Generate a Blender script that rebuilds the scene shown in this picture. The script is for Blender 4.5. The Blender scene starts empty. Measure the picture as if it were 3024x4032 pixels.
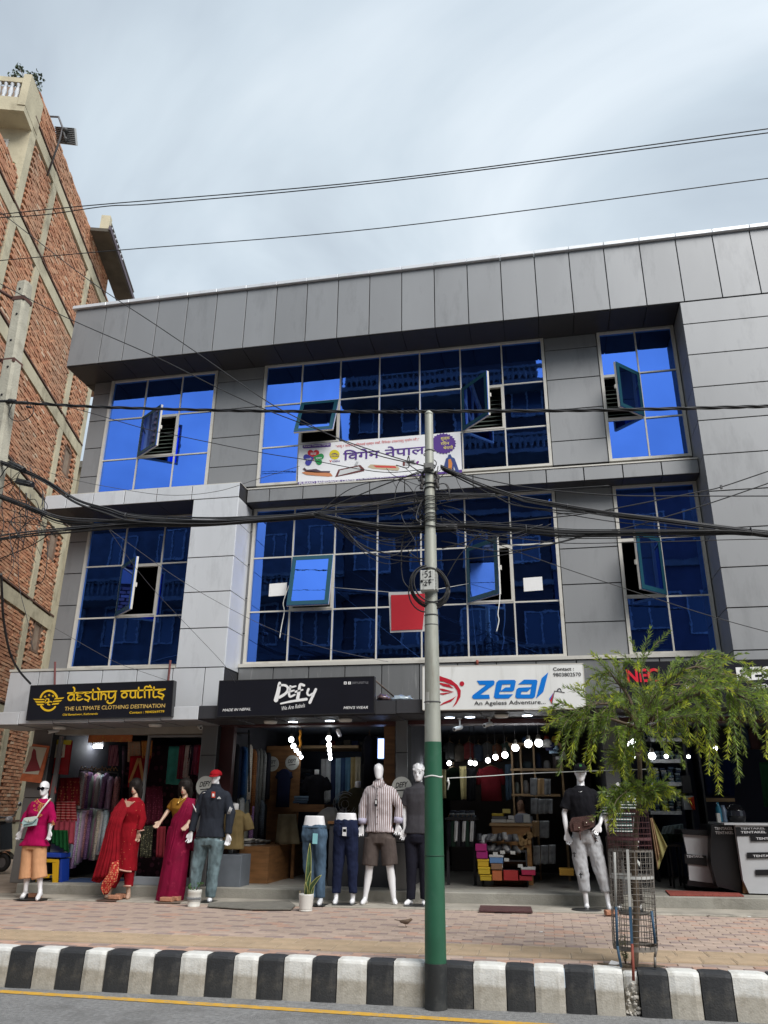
import bpy, bmesh, math, random
from mathutils import Vector, Matrix, noise as mnoise
SC = bpy.context.scene
COL = SC.collection
random.seed(7)
R = math.radians
# ------------------------------------------------------------------ camera
CAMZ, FPX = 1.58, 3028.0
def cam_axes(yaw=-11.37, pitch=21.03, roll=0.61):
    y, p, o = R(yaw), R(pitch), R(roll)
    f = Vector((math.sin(y)*math.cos(p), math.cos(y)*math.cos(p), math.sin(p)))
    r = Vector((math.cos(y), -math.sin(y), 0)); u = r.cross(f)
    return math.cos(o)*r + math.sin(o)*u, -math.sin(o)*r + math.cos(o)*u, f
CR, CU, CF = cam_axes()
cd = bpy.data.cameras.new('camera'); cam = bpy.data.objects.new('camera', cd); COL.objects.link(cam)
cd.sensor_fit = 'VERTICAL'; cd.sensor_height = 36.0; cd.lens = FPX/4032*36; cd.clip_end = 2000; cd.clip_start = 0.05
cam.matrix_world = Matrix(((CR.x, CU.x, -CF.x, 0), (CR.y, CU.y, -CF.y, 0), (CR.z, CU.z, -CF.z, CAMZ), (0, 0, 0, 1)))
SC.camera = cam
# ------------------------------------------------------------------ sky, sun, exposure
SUN_EL, SUN_AZ = 46.0, 136.0          # azimuth clockwise from +Y (north): behind the camera, to the right
w = bpy.data.worlds.new('World'); SC.world = w; w.use_nodes = True
def world_nodes():
    nt = w.node_tree; n = nt.nodes; l = nt.links; n.clear()
    out = n.new('ShaderNodeOutputWorld'); bg = n.new('ShaderNodeBackground'); bg.inputs[1].default_value = 0.1
    sky = n.new('ShaderNodeTexSky'); sky.sky_type = 'NISHITA'; sky.sun_disc = False
    sky.sun_elevation = R(SUN_EL); sky.sun_rotation = R(SUN_AZ)
    tc = n.new('ShaderNodeTexCoord'); sp = n.new('ShaderNodeSeparateXYZ'); l.new(tc.outputs['Generated'], sp.inputs[0])
    den = n.new('ShaderNodeMath'); den.operation = 'ADD'; den.inputs[1].default_value = 0.28
    mx = n.new('ShaderNodeMath'); mx.operation = 'MAXIMUM'; mx.inputs[1].default_value = 0.0
    l.new(sp.outputs[2], mx.inputs[0]); l.new(mx.outputs[0], den.inputs[0])
    dx = n.new('ShaderNodeMath'); dx.operation = 'DIVIDE'; l.new(sp.outputs[0], dx.inputs[0]); l.new(den.outputs[0], dx.inputs[1])
    dy = n.new('ShaderNodeMath'); dy.operation = 'DIVIDE'; l.new(sp.outputs[1], dy.inputs[0]); l.new(den.outputs[0], dy.inputs[1])
    cb = n.new('ShaderNodeCombineXYZ'); l.new(dx.outputs[0], cb.inputs[0]); l.new(dy.outputs[0], cb.inputs[1])
    def nz(scale, det, rough, off):
        mp = n.new('ShaderNodeMapping'); mp.inputs['Location'].default_value = off; l.new(cb.outputs[0], mp.inputs[0])
        t = n.new('ShaderNodeTexNoise'); t.inputs['Scale'].default_value = scale; t.inputs['Detail'].default_value = det
        t.inputs['Roughness'].default_value = rough; t.inputs['Distortion'].default_value = 0.8; l.new(mp.outputs[0], t.inputs['Vector']); return t
    a = nz(1.55, 6, 0.5, (1.3, 0.4, 0)); b = nz(0.8, 4, 0.5, (5.1, 3.7, 2))
    rp = n.new('ShaderNodeValToRGB'); l.new(a.outputs[0], rp.inputs[0])
    e = rp.color_ramp.elements; e[0].position = 0.30; e[1].position = 0.72
    e[0].color = (2.75, 3.2, 3.7, 1); e[1].color = (5.7, 6.2, 6.6, 1)
    m = e.new(0.5); m.color = (4.0, 4.6, 5.1, 1)
    rb = n.new('ShaderNodeValToRGB'); l.new(b.outputs[0], rb.inputs[0]); e = rb.color_ramp.elements
    e[0].position = 0.32; e[1].position = 0.68; e[0].color = (0.80, 0.83, 0.87, 1); e[1].color = (1.06, 1.05, 1.04, 1)
    mu = n.new('ShaderNodeMix'); mu.data_type = 'RGBA'; mu.blend_type = 'MULTIPLY'; mu.inputs[0].default_value = 1.0
    l.new(rp.outputs[0], mu.inputs[6]); l.new(rb.outputs[0], mu.inputs[7])
    mi = n.new('ShaderNodeMix'); mi.data_type = 'RGBA'; mi.inputs[0].default_value = 0.93
    l.new(sky.outputs[0], mi.inputs[6]); l.new(mu.outputs[2], mi.inputs[7])
    l.new(mi.outputs[2], bg.inputs[0]); l.new(bg.outputs[0], out.inputs[0])
world_nodes()
sd = bpy.data.lights.new('sun', 'SUN'); sd.energy = 2.4; sd.angle = R(36); sd.color = (1.0, 0.965, 0.92)
sun = bpy.data.objects.new('sun', sd); COL.objects.link(sun)
sdir = Vector((math.sin(R(SUN_AZ))*math.cos(R(SUN_EL)), math.cos(R(SUN_AZ))*math.cos(R(SUN_EL)), math.sin(R(SUN_EL))))
sun.rotation_euler = sdir.to_track_quat('Z', 'Y').to_euler(); sun.location = sdir*60
SC.view_settings.view_transform = 'Standard'; SC.view_settings.look = 'None'
SC.view_settings.exposure = 0.75; SC.view_settings.gamma = 1.0
SC.cycles.use_denoising = True
try: SC.cycles.denoiser = 'OPENIMAGEDENOISE'
except Exception: pass
SC.cycles.max_bounces = 8; SC.cycles.caustics_reflective = False; SC.cycles.caustics_refractive = False
SC.cycles.sample_clamp_indirect = 6.0
# ------------------------------------------------------------------ photo pixel -> place
def UT(x, y):
    d = CF*FPX + CR*(x-1512) - CU*(y-2016)
    return d.x/d.y, d.z/d.y
def PY(x, y, Y):                     # on the vertical plane at distance Y
    u, t = UT(x, y); return Vector((u*Y, Y, CAMZ + t*Y))
SLOPE = 0.0098
def zroad(X): return SLOPE*X
def zfoot(X, Y): return 0.33 + SLOPE*X + (Y-7.6)*0.0096
def zshop(X): return 0.515 + SLOPE*X
def PG(x, y, zf=zfoot):              # on the ground sheet zf
    Y = 9.0
    for _ in range(30):
        p = PY(x, y, Y); zz = zf(p.x, Y) if zf is zfoot else zf(p.x)
        t = UT(x, y)[1]; Y = 0.5*Y + 0.5*(zz-CAMZ)/t
    return PY(x, y, Y)
# ------------------------------------------------------------------ materials
MATS = {}
def mat(name, col, rough=0.6, metal=0.0, var=0.0, scale=6.0, bump=0.0, bscale=None, objvar=0.0, spec=0.5, stretch=(1, 1, 1), emis=None, alpha=None, trans=0.0, coat=0.0, sheen=0.0, dirt=None, dscale=2.0, dlo=0.5, dhi=0.7):
    if name in MATS: return MATS[name]
    m = bpy.data.materials.new(name); m.use_nodes = True; nt = m.node_tree; n = nt.nodes; l = nt.links
    b = n['Principled BSDF']; c = (*col, 1) if len(col) == 3 else col
    b.inputs['Base Color'].default_value = c; b.inputs['Roughness'].default_value = rough; b.inputs['Metallic'].default_value = metal
    b.inputs['Specular IOR Level'].default_value = spec
    if trans: b.inputs['Transmission Weight'].default_value = trans
    if coat: b.inputs['Coat Weight'].default_value = coat; b.inputs['Coat Roughness'].default_value = 0.08
    if sheen: b.inputs['Sheen Weight'].default_value = sheen; b.inputs['Sheen Roughness'].default_value = 0.5
    if alpha is not None: b.inputs['Alpha'].default_value = alpha
    if emis: b.inputs['Emission Color'].default_value = (*emis[:3], 1); b.inputs['Emission Strength'].default_value = emis[3]
    cur = None
    if var or bump or dirt:
        tc = n.new('ShaderNodeTexCoord'); mp = n.new('ShaderNodeMapping'); mp.inputs['Scale'].default_value = stretch; l.new(tc.outputs['Object'], mp.inputs[0])
    if var:
        t = n.new('ShaderNodeTexNoise'); t.inputs['Scale'].default_value = scale; t.inputs['Detail'].default_value = 6; l.new(mp.outputs[0], t.inputs['Vector'])
        r = n.new('ShaderNodeValToRGB'); l.new(t.outputs[0], r.inputs[0]); e = r.color_ramp.elements
        e[0].position = 0.3; e[1].position = 0.7
        e[0].color = (*[max(0, x*(1-var)) for x in c[:3]], 1); e[1].color = (*[min(1, x*(1+var)) for x in c[:3]], 1); cur = r.outputs[0]
    if dirt:
        t = n.new('ShaderNodeTexNoise'); t.inputs['Scale'].default_value = dscale; t.inputs['Detail'].default_value = 8; t.inputs['Roughness'].default_value = 0.65; l.new(mp.outputs[0], t.inputs['Vector'])
        r = n.new('ShaderNodeMapRange'); r.inputs[1].default_value = dlo; r.inputs[2].default_value = dhi; l.new(t.outputs[0], r.inputs[0])
        mx = n.new('ShaderNodeMix'); mx.data_type = 'RGBA'; l.new(r.outputs[0], mx.inputs[0]); mx.inputs[7].default_value = (*dirt, 1)
        if cur: l.new(cur, mx.inputs[6])
        else: mx.inputs[6].default_value = c
        cur = mx.outputs[2]
    if objvar:
        oi = n.new('ShaderNodeObjectInfo'); mr = n.new('ShaderNodeMapRange'); mr.inputs[3].default_value = 1-objvar; mr.inputs[4].default_value = 1+objvar
        l.new(oi.outputs['Random'], mr.inputs[0]); mx = n.new('ShaderNodeMix'); mx.data_type = 'RGBA'; mx.blend_type = 'MULTIPLY'; mx.inputs[0].default_value = 1
        if cur: l.new(cur, mx.inputs[6])
        else: mx.inputs[6].default_value = c
        cc = n.new('ShaderNodeCombineColor'); [l.new(mr.outputs[0], cc.inputs[i]) for i in range(3)]; l.new(cc.outputs[0], mx.inputs[7]); cur = mx.outputs[2]
    if cur: l.new(cur, b.inputs['Base Color'])
    if bump:
        t = n.new('ShaderNodeTexNoise'); t.inputs['Scale'].default_value = bscale or scale*4; t.inputs['Detail'].default_value = 5; l.new(mp.outputs[0], t.inputs['Vector'])
        bp = n.new('ShaderNodeBump'); bp.inputs['Strength'].default_value = bump; bp.inputs['Distance'].default_value = 0.02; l.new(t.outputs[0], bp.inputs['Height']); l.new(bp.outputs[0], b.inputs['Normal'])
    MATS[name] = m; return m
def cloth(name, col, var=0.16, rough=0.9, bump=0.15, **k): return mat(name, col, rough, var=var, scale=9, bump=bump, bscale=140, spec=0.15, **k)
def leaf_mat(name, col, trl=0.45):
    m = mat(name, col, 0.45, var=0.35, scale=4); n = m.node_tree.nodes; l = m.node_tree.links; b = n['Principled BSDF']; out = n['Material Output']
    t = n.new('ShaderNodeBsdfTranslucent'); t.inputs[0].default_value = (min(1,col[0]*1.5),min(1,col[1]*1.5),col[2]*0.9,1); mx = n.new('ShaderNodeMixShader'); mx.inputs[0].default_value = trl
    l.new(b.outputs[0], mx.inputs[1]); l.new(t.outputs[0], mx.inputs[2]); l.new(mx.outputs[0], out.inputs[0]); return m
def plain(col, rough=0.6, **k):
    return mat('paint_%02x%02x%02x_%d' % (*[int(min(1, c)*255) for c in col], int(rough*100)), col, rough, **k)
# ------------------------------------------------------------------ mesh builder
class MB:
    def __init__(s): s.v = []; s.f = []; s.m = []; s.mi = 0; s.smooth = []
    def add(s, vs, fs, sm=False):
        o = len(s.v); s.v += [Vector(v) for v in vs]
        for f in fs: s.f.append([i+o for i in f]); s.m.append(s.mi); s.smooth.append(sm)
        return s
    def box(s, x0, x1, y0, y1, z0, z1):
        return s.add([(x0,y0,z0),(x1,y0,z0),(x1,y1,z0),(x0,y1,z0),(x0,y0,z1),(x1,y0,z1),(x1,y1,z1),(x0,y1,z1)],
                     [(0,3,2,1),(4,5,6,7),(0,1,5,4),(1,2,6,5),(2,3,7,6),(3,0,4,7)])
    def bbox(s, x0, x1, y0, y1, z0, z1, b=0.008):      # box with chamfered front (-Y) edges
        v = [(x0,y0+b,z0),(x1,y0+b,z0),(x1,y0+b,z1),(x0,y0+b,z1),(x0+b,y0,z0+b),(x1-b,y0,z0+b),(x1-b,y0,z1-b),(x0+b,y0,z1-b),(x0,y1,z0),(x1,y1,z0),(x1,y1,z1),(x0,y1,z1)]
        return s.add(v, [(4,5,6,7),(0,1,5,4),(1,2,6,5),(2,3,7,6),(3,0,4,7),(0,8,9,1),(1,9,10,2),(2,10,11,3),(3,11,8,0),(8,11,10,9)])
    def slab(s, pts, z0, z1):                          # polygon in XY extruded in Z
        k = len(pts); A = sum(pts[i][0]*pts[(i+1)%k][1]-pts[(i+1)%k][0]*pts[i][1] for i in range(k))
        if A < 0: pts = pts[::-1]
        vs = [(p[0],p[1],z0) for p in pts]+[(p[0],p[1],z1) for p in pts]
        return s.add(vs, [list(range(k))[::-1], list(range(k,2*k))]+[(i,(i+1)%k,(i+1)%k+k,i+k) for i in range(k)])
    def plate(s, pts, y0, y1):                         # polygon in XZ extruded along Y (y0 front)
        k = len(pts); A = sum(pts[i][0]*pts[(i+1)%k][1]-pts[(i+1)%k][0]*pts[i][1] for i in range(k))
        if A < 0: pts = pts[::-1]
        vs = [(p[0],y0,p[1]) for p in pts]+[(p[0],y1,p[1]) for p in pts]
        return s.add(vs, [list(range(k)), list(range(k,2*k))[::-1]]+[((i+1)%k,i,i+k,(i+1)%k+k) for i in range(k)])
    def tube(s, pts, r, n=6, cap=True, sm=True):
        pts = [Vector(p) for p in pts]; k = len(pts)
        if not isinstance(r, (list, tuple)): r = [r]*k
        vs = []; up = None
        for i in range(k):
            t = (pts[min(i+1,k-1)]-pts[max(i-1,0)])
            t = t.normalized() if t.length > 1e-9 else Vector((0,0,1))
            if up is None:
                up = Vector((0,0,1)) if abs(t.z) < 0.9 else Vector((0,1,0))
            a = t.cross(up)
            if a.length < 1e-5: a = t.cross(Vector((1,0,0)))
            a.normalize(); b = a.cross(t).normalized(); up = b
            for j in range(n):
                q = 2*math.pi*j/n; vs.append(pts[i]+(a*math.cos(q)+b*math.sin(q))*r[i])
        fs = [(i*n+j, i*n+(j+1)%n, (i+1)*n+(j+1)%n, (i+1)*n+j) for i in range(k-1) for j in range(n)]
        s.add(vs, fs, sm)
        if cap:
            o = len(s.v)-len(vs); s.add([], [])
            s.f += [[o+j for j in range(n)][::-1], [o+(k-1)*n+j for j in range(n)]]; s.m += [s.mi]*2; s.smooth += [False]*2
        return s
    def loft(s, rings, cap=True, sm=True):
        n = len(rings[0]); k = len(rings); o = len(s.v)
        s.add([v for r in rings for v in r], [(i*n+j, i*n+(j+1)%n, (i+1)*n+(j+1)%n, (i+1)*n+j) for i in range(k-1) for j in range(n)], sm)
        if cap:
            s.f += [[o+j for j in range(n)][::-1], [o+(k-1)*n+j for j in range(n)]]; s.m += [s.mi]*2; s.smooth += [False]*2
        return s
    def lathe(s, prof, c=(0,0,0), n=20, sm=True):
        return s.loft([[(c[0]+r*math.cos(2*math.pi*j/n), c[1]+r*math.sin(2*math.pi*j/n), c[2]+z) for j in range(n)] for r, z in prof], True, sm)
    def ball(s, c, r, n=10, k=6, sm=True):
        if not isinstance(r, (tuple, list)): r = (r, r, r)
        rings = []
        for i in range(k+1):
            a = -math.pi/2+math.pi*i/k; ca = max(math.cos(a), 0.02)
            rings.append([(c[0]+r[0]*ca*math.cos(2*math.pi*j/n), c[1]+r[1]*ca*math.sin(2*math.pi*j/n), c[2]+r[2]*math.sin(a)) for j in range(n)])
        return s.loft(rings, True, sm)
    def ribbon(s, pts, wd, y0, th=0.006):              # flat brush stroke in XZ plane at depth y0 (front)
        k = len(pts)
        if not isinstance(wd, (list, tuple)): wd = [wd]*k
        L = []; Rr = []
        for i in range(k):
            a = Vector(pts[max(i-1,0)]); b = Vector(pts[min(i+1,k-1)]); t = (b-a)
            t = t.normalized() if t.length > 1e-9 else Vector((1,0)); nn = Vector((-t.y, t.x)); p = Vector(pts[i])
            L.append(p+nn*wd[i]/2); Rr.append(p-nn*wd[i]/2)
        for i in range(k-1):
            q = [L[i], Rr[i], Rr[i+1], L[i+1]]
            o = len(s.v); s.v += [Vector((p.x, y0, p.y)) for p in q]+[Vector((p.x, y0+th, p.y)) for p in q]
            for f in ((0,1,2,3),(4,7,6,5),(0,4,5,1),(2,6,7,3),(1,5,6,2),(3,7,4,0)): s.f.append([o+j for j in f]); s.m.append(s.mi); s.smooth.append(False)
        return s
    def mesh(s, name, org=None):
        me = bpy.data.meshes.new(name)
        vs = [tuple(v-org) for v in s.v] if org is not None else [tuple(v) for v in s.v]
        me.from_pydata(vs, [], s.f); me.polygons.foreach_set('use_smooth', s.smooth); me.polygons.foreach_set('material_index', s.m); me.update(); return me
WORG = {}
def thing(name, label, cat, loc=(0,0,0), group=None):
    o = bpy.data.objects.new(name, None); COL.objects.link(o); o.location = loc; o.empty_display_size = 0.1
    o['label'] = label; o['category'] = cat
    if group: o['group'] = group
    WORG[o.name] = Vector(loc); return o
def obj(name, mb, mats, parent=None, label=None, cat=None, group=None, kind=None, org=None):
    """one mesh object; vertices are given in world metres"""
    if not isinstance(mats, (list, tuple)): mats = [mats]
    if parent is not None: o0 = WORG[parent.name]
    else:
        o0 = Vector(org) if org is not None else None
        if o0 is None and isinstance(mb, MB) and mb.v and kind != 'structure':
            xs = [v.x for v in mb.v]; ys = [v.y for v in mb.v]; zs = [v.z for v in mb.v]
            o0 = Vector(((min(xs)+max(xs))/2, (min(ys)+max(ys))/2, min(zs)))
        if o0 is None: o0 = Vector((0,0,0))
    if isinstance(mb, MB): me = mb.mesh(name, o0)
    else: me = mb
    for m in mats:
        if len(me.materials) < len(mats): me.materials.append(m)
    o = bpy.data.objects.new(name, me); COL.objects.link(o)
    if parent is not None: o.parent = parent; WORG[o.name] = o0
    else: o.location = o0; WORG[o.name] = o0.copy()
    if label: o['label'] = label
    if cat: o['category'] = cat
    if group: o['group'] = group
    if kind: o['kind'] = kind
    return o
def inst(name, me, loc, parent=None, rot=(0,0,0), scale=(1,1,1), m=None, label=None, cat=None, group=None):
    o = bpy.data.objects.new(name, me); COL.objects.link(o)
    if parent is not None: o.parent = parent; o.location = Vector(loc)-WORG[parent.name]
    else: o.location = loc
    WORG[o.name] = Vector(loc); o.rotation_euler = rot; o.scale = scale
    if m is not None: o.material_slots[0].link = 'OBJECT'; o.material_slots[0].material = m
    if label: o['label'] = label
    if cat: o['category'] = cat
    if group: o['group'] = group
    return o
def copy_tree(o, loc, label=None, parent=None, rotz=None):
    c = o.copy(); COL.objects.link(c); c.parent = parent
    if parent is None:
        c.location = loc; WORG[c.name] = Vector(loc)
        if rotz is not None: c.rotation_euler.z = rotz
        if label: c['label'] = label
    for ch in o.children: copy_tree(ch, None, None, c)
    return c
# ------------------------------------------------------------------ writing
TMP = bpy.data.scenes.new('scratch')
def evaluated(t):
    """mesh of a throw-away object, evaluated in an empty scratch scene"""
    TMP.collection.objects.link(t); vl = TMP.view_layers[0]; vl.update(); dg = vl.depsgraph; dg.update()
    me = bpy.data.meshes.new_from_object(t.evaluated_get(dg)); d = t.data; bpy.data.objects.remove(t)
    (bpy.data.curves if isinstance(d, bpy.types.Curve) else bpy.data.meshes).remove(d); return me
def font_mesh(s, shear=0.0, bold=0.0):
    cu = bpy.data.curves.new('text', 'FONT'); cu.body = s; cu.size = 1.0; cu.shear = shear; cu.fill_mode = 'BOTH'; cu.offset = bold; cu.resolution_u = 3
    me = evaluated(bpy.data.objects.new('text', cu))
    return [v.co.copy() for v in me.vertices], [list(p.vertices) for p in me.polygons]
def lettering(parent, s, a, b, h, m, Y, shear=0.0, bold=0.0, name='lettering'):
    """text whose bottom left is at a=(X,Z), bottom right at b, height h metres, standing on the plane Y facing -Y"""
    vs, fs = font_mesh(s, shear, bold)
    if not vs: return None
    x0 = min(v.x for v in vs); x1 = max(v.x for v in vs); y0 = min(v.y for v in vs); y1 = max(v.y for v in vs)
    mb = MB(); sx = 1/(x1-x0); sy = h/(y1-y0)
    P = [(a[0]+(b[0]-a[0])*(v.x-x0)*sx, Y, a[1]+(b[1]-a[1])*(v.x-x0)*sx+(v.y-y0)*sy) for v in vs]
    mb.add(P, fs); return obj(name, mb, m, parent)
def poly_mesh(polys, Y):
    """filled flat outline with holes (even-odd) in the XZ plane at Y"""
    cu = bpy.data.curves.new('outline', 'CURVE'); cu.dimensions = '2D'; cu.fill_mode = 'BOTH'
    for p in polys:
        sp = cu.splines.new('POLY'); sp.points.add(len(p)-1); sp.use_cyclic_u = True
        for i, q in enumerate(p): sp.points[i].co = (q[0], q[1], 0, 1)
    me = evaluated(bpy.data.objects.new('outline', cu))
    mb = MB(); mb.add([(v.co.x, Y, v.co.y) for v in me.vertices], [list(p.vertices) for p in me.polygons])
    return mb
def crop(x0, y0, sc): return lambda x, y: (x0+x/sc, y0+y/sc)
def onplane(c, Y):
    def f(x, y):
        p = PY(*c(x, y), Y); return (p.x, p.z)
    return f
# ================================================================== materials used widely
def band_mat(name, top, low, zb, soft=0.015, rough=0.7, dirt=(0.2,0.18,0.15), dlo=0.55, dhi=0.8):
    m = mat(name, top, rough, var=0.06, scale=7, bump=0.25, bscale=60, dirt=dirt, dscale=5, dlo=dlo, dhi=dhi)
    nt = m.node_tree; n = nt.nodes; l = nt.links; b = n['Principled BSDF']
    src = b.inputs['Base Color'].links[0].from_socket
    tc = n.new('ShaderNodeTexCoord'); sp = n.new('ShaderNodeSeparateXYZ'); l.new(tc.outputs['Object'], sp.inputs[0])
    ns = n.new('ShaderNodeTexNoise'); ns.inputs['Scale'].default_value = 6; l.new(tc.outputs['Object'], ns.inputs['Vector'])
    ad = n.new('ShaderNodeMath'); ad.operation = 'MULTIPLY_ADD'; ad.inputs[1].default_value = 0.05; l.new(ns.outputs[0], ad.inputs[0]); l.new(sp.outputs[2], ad.inputs[2])
    mr = n.new('ShaderNodeMapRange'); mr.inputs[1].default_value = zb+0.025-soft; mr.inputs[2].default_value = zb+0.025+soft; mr.inputs[3].default_value = 1; mr.inputs[4].default_value = 0
    l.new(ad.outputs[0], mr.inputs[0]); mx = n.new('ShaderNodeMix'); mx.data_type = 'RGBA'; mx.blend_type = 'MULTIPLY'; l.new(mr.outputs[0], mx.inputs[0])
    l.new(src, mx.inputs[6]); mx.inputs[7].default_value = (*low, 1); l.new(mx.outputs[2], b.inputs['Base Color']); return m
M_ASPH = mat('asphalt', (0.29,0.29,0.29), 0.9, var=0.22, scale=26, bump=0.9, bscale=95, dirt=(0.17,0.17,0.165), dscale=1.6, dlo=0.5, dhi=0.72)
M_YEL = mat('road_paint_yellow', (0.70,0.40,0.05), 0.75, var=0.1, scale=12, bump=0.3, bscale=120, dirt=(0.34,0.31,0.26), dscale=14, dlo=0.5, dhi=0.68)
M_KW = band_mat('kerb_white', (0.78,0.78,0.75), (0.62,0.58,0.52), 0.19, dirt=(0.42,0.39,0.33), dlo=0.46, dhi=0.74)
M_KB = band_mat('kerb_black', (0.030,0.032,0.036), (1.25,1.2,1.1), 0.19, dirt=(0.13,0.125,0.115), dlo=0.5, dhi=0.78)
M_CONC = mat('concrete', (0.30,0.29,0.255), 0.9, var=0.16, scale=2.2, bump=0.35, bscale=45, dirt=(0.16,0.15,0.125), dscale=2.4, dlo=0.52, dhi=0.78)
M_CONCL = mat('pale_concrete', (0.46,0.44,0.36), 0.9, var=0.18, scale=2.0, bump=0.35, bscale=40, dirt=(0.2,0.18,0.14), dscale=1.8, dlo=0.5, dhi=0.72)
M_PAVE = mat('paver_tan', (0.475,0.365,0.30), 0.85, var=0.1, scale=9, bump=0.2, bscale=90, objvar=0.12)
M_PAVER = mat('paver_red', (0.50,0.325,0.25), 0.85, var=0.1, scale=9, bump=0.2, bscale=90, objvar=0.12)
M_PAVED = mat('paver_dark', (0.325,0.25,0.225), 0.85, var=0.12, scale=9, bump=0.2, bscale=90, objvar=0.12)
M_TACT = mat('tactile_yellow', (0.52,0.405,0.285), 0.85, var=0.12, scale=5, bump=0.2, bscale=80, objvar=0.07)
M_JOINT = mat('paver_joint', (0.37,0.30,0.24), 0.95, var=0.15, scale=5)
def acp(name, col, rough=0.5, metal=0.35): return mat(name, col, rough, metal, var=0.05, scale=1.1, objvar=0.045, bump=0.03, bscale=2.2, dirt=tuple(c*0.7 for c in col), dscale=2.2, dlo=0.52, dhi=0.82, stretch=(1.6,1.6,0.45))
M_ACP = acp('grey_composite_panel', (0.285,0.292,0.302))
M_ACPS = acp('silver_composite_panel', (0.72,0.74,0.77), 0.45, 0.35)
M_ACPD = acp('dark_panel_and_soffit_shade', (0.035,0.035,0.04), 0.55, 0.1)  # soffit shade is put into this colour; sign band and flank share it
M_SEAM = plain((0.02,0.02,0.022), 0.8)
M_ALU = mat('white_aluminium', (0.62,0.60,0.55), 0.4, 0.15, var=0.05, scale=3, dirt=(0.4,0.37,0.32), dscale=4, dlo=0.55, dhi=0.8)
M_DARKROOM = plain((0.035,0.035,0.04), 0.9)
def glass_mat(name, col, rough=0.015, wav=0.065):
    m = mat(name, col, rough, 1.0, bump=wav, bscale=1.1, objvar=0.13, var=0.10, scale=0.8); return m
M_GLASS = glass_mat('blue_mirror_glass', (0.10,0.26,0.92))
M_TEAL = glass_mat('teal_sash_glass', (0.04,0.11,0.20), 0.03, 0.03)
M_TEALF = mat('teal_sash_film', (0.015,0.075,0.11), 0.25, 0.2)
# ================================================================== ground
def road():
    mb = MB(); xs = [-400,-60,-20,-10,-5,0,5,10,20,60,400]
    V = [(x, y, zroad(max(-40,min(40,x)))) for y in (-300,-40,-6,0,4,7.70) for x in xs]; n = len(xs)
    mb.add(V, [(j*n+i, j*n+i+1, (j+1)*n+i+1, (j+1)*n+i) for j in range(5) for i in range(n-1)])
    obj('road', mb, M_ASPH, kind='structure')
    mb = MB(); L0 = PG(0, 3905, zroad); L1 = PG(1512, 3999, zroad)
    k = (L1.y-L0.y)/(L1.x-L0.x); c = L0.y-k*L0.x
    pts = [(-9+i*0.5) for i in range(33)]
    vs = []
    for x in pts: vs += [(x, c+k*x-0.055, zroad(x)+0.004), (x, c+k*x+0.055, zroad(x)+0.004)]
    mb.add(vs, [(2*i, 2*i+2, 2*i+3, 2*i+1) for i in range(len(pts)-1)])
    o = obj('lane_line', mb, M_YEL, kind='structure')
road()
def terrain():
    mb = MB(); mb.add([(-400,11.0,-0.05),(400,11.0,-0.05),(400,400,-0.05),(-400,400,-0.05)], [(0,1,2,3)])
    obj('ground', mb, mat('dusty_ground', (0.27,0.245,0.21), 0.95, var=0.15, scale=0.8, bump=0.4, bscale=20), kind='structure')
    mb = MB(); xs = [-60,-20,-10,-5,0,5,10,20,60]
    mb.add([(x,y,zfoot(max(-40,min(40,x)),min(y,12))-0.012) for y in (7.70,9,11.9,20) for x in xs], [(j*9+i,j*9+i+1,(j+1)*9+i+1,(j+1)*9+i) for j in range(3) for i in range(8)])
    return obj('footpath', mb, M_JOINT, kind='structure')
FOOT = terrain()
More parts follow.
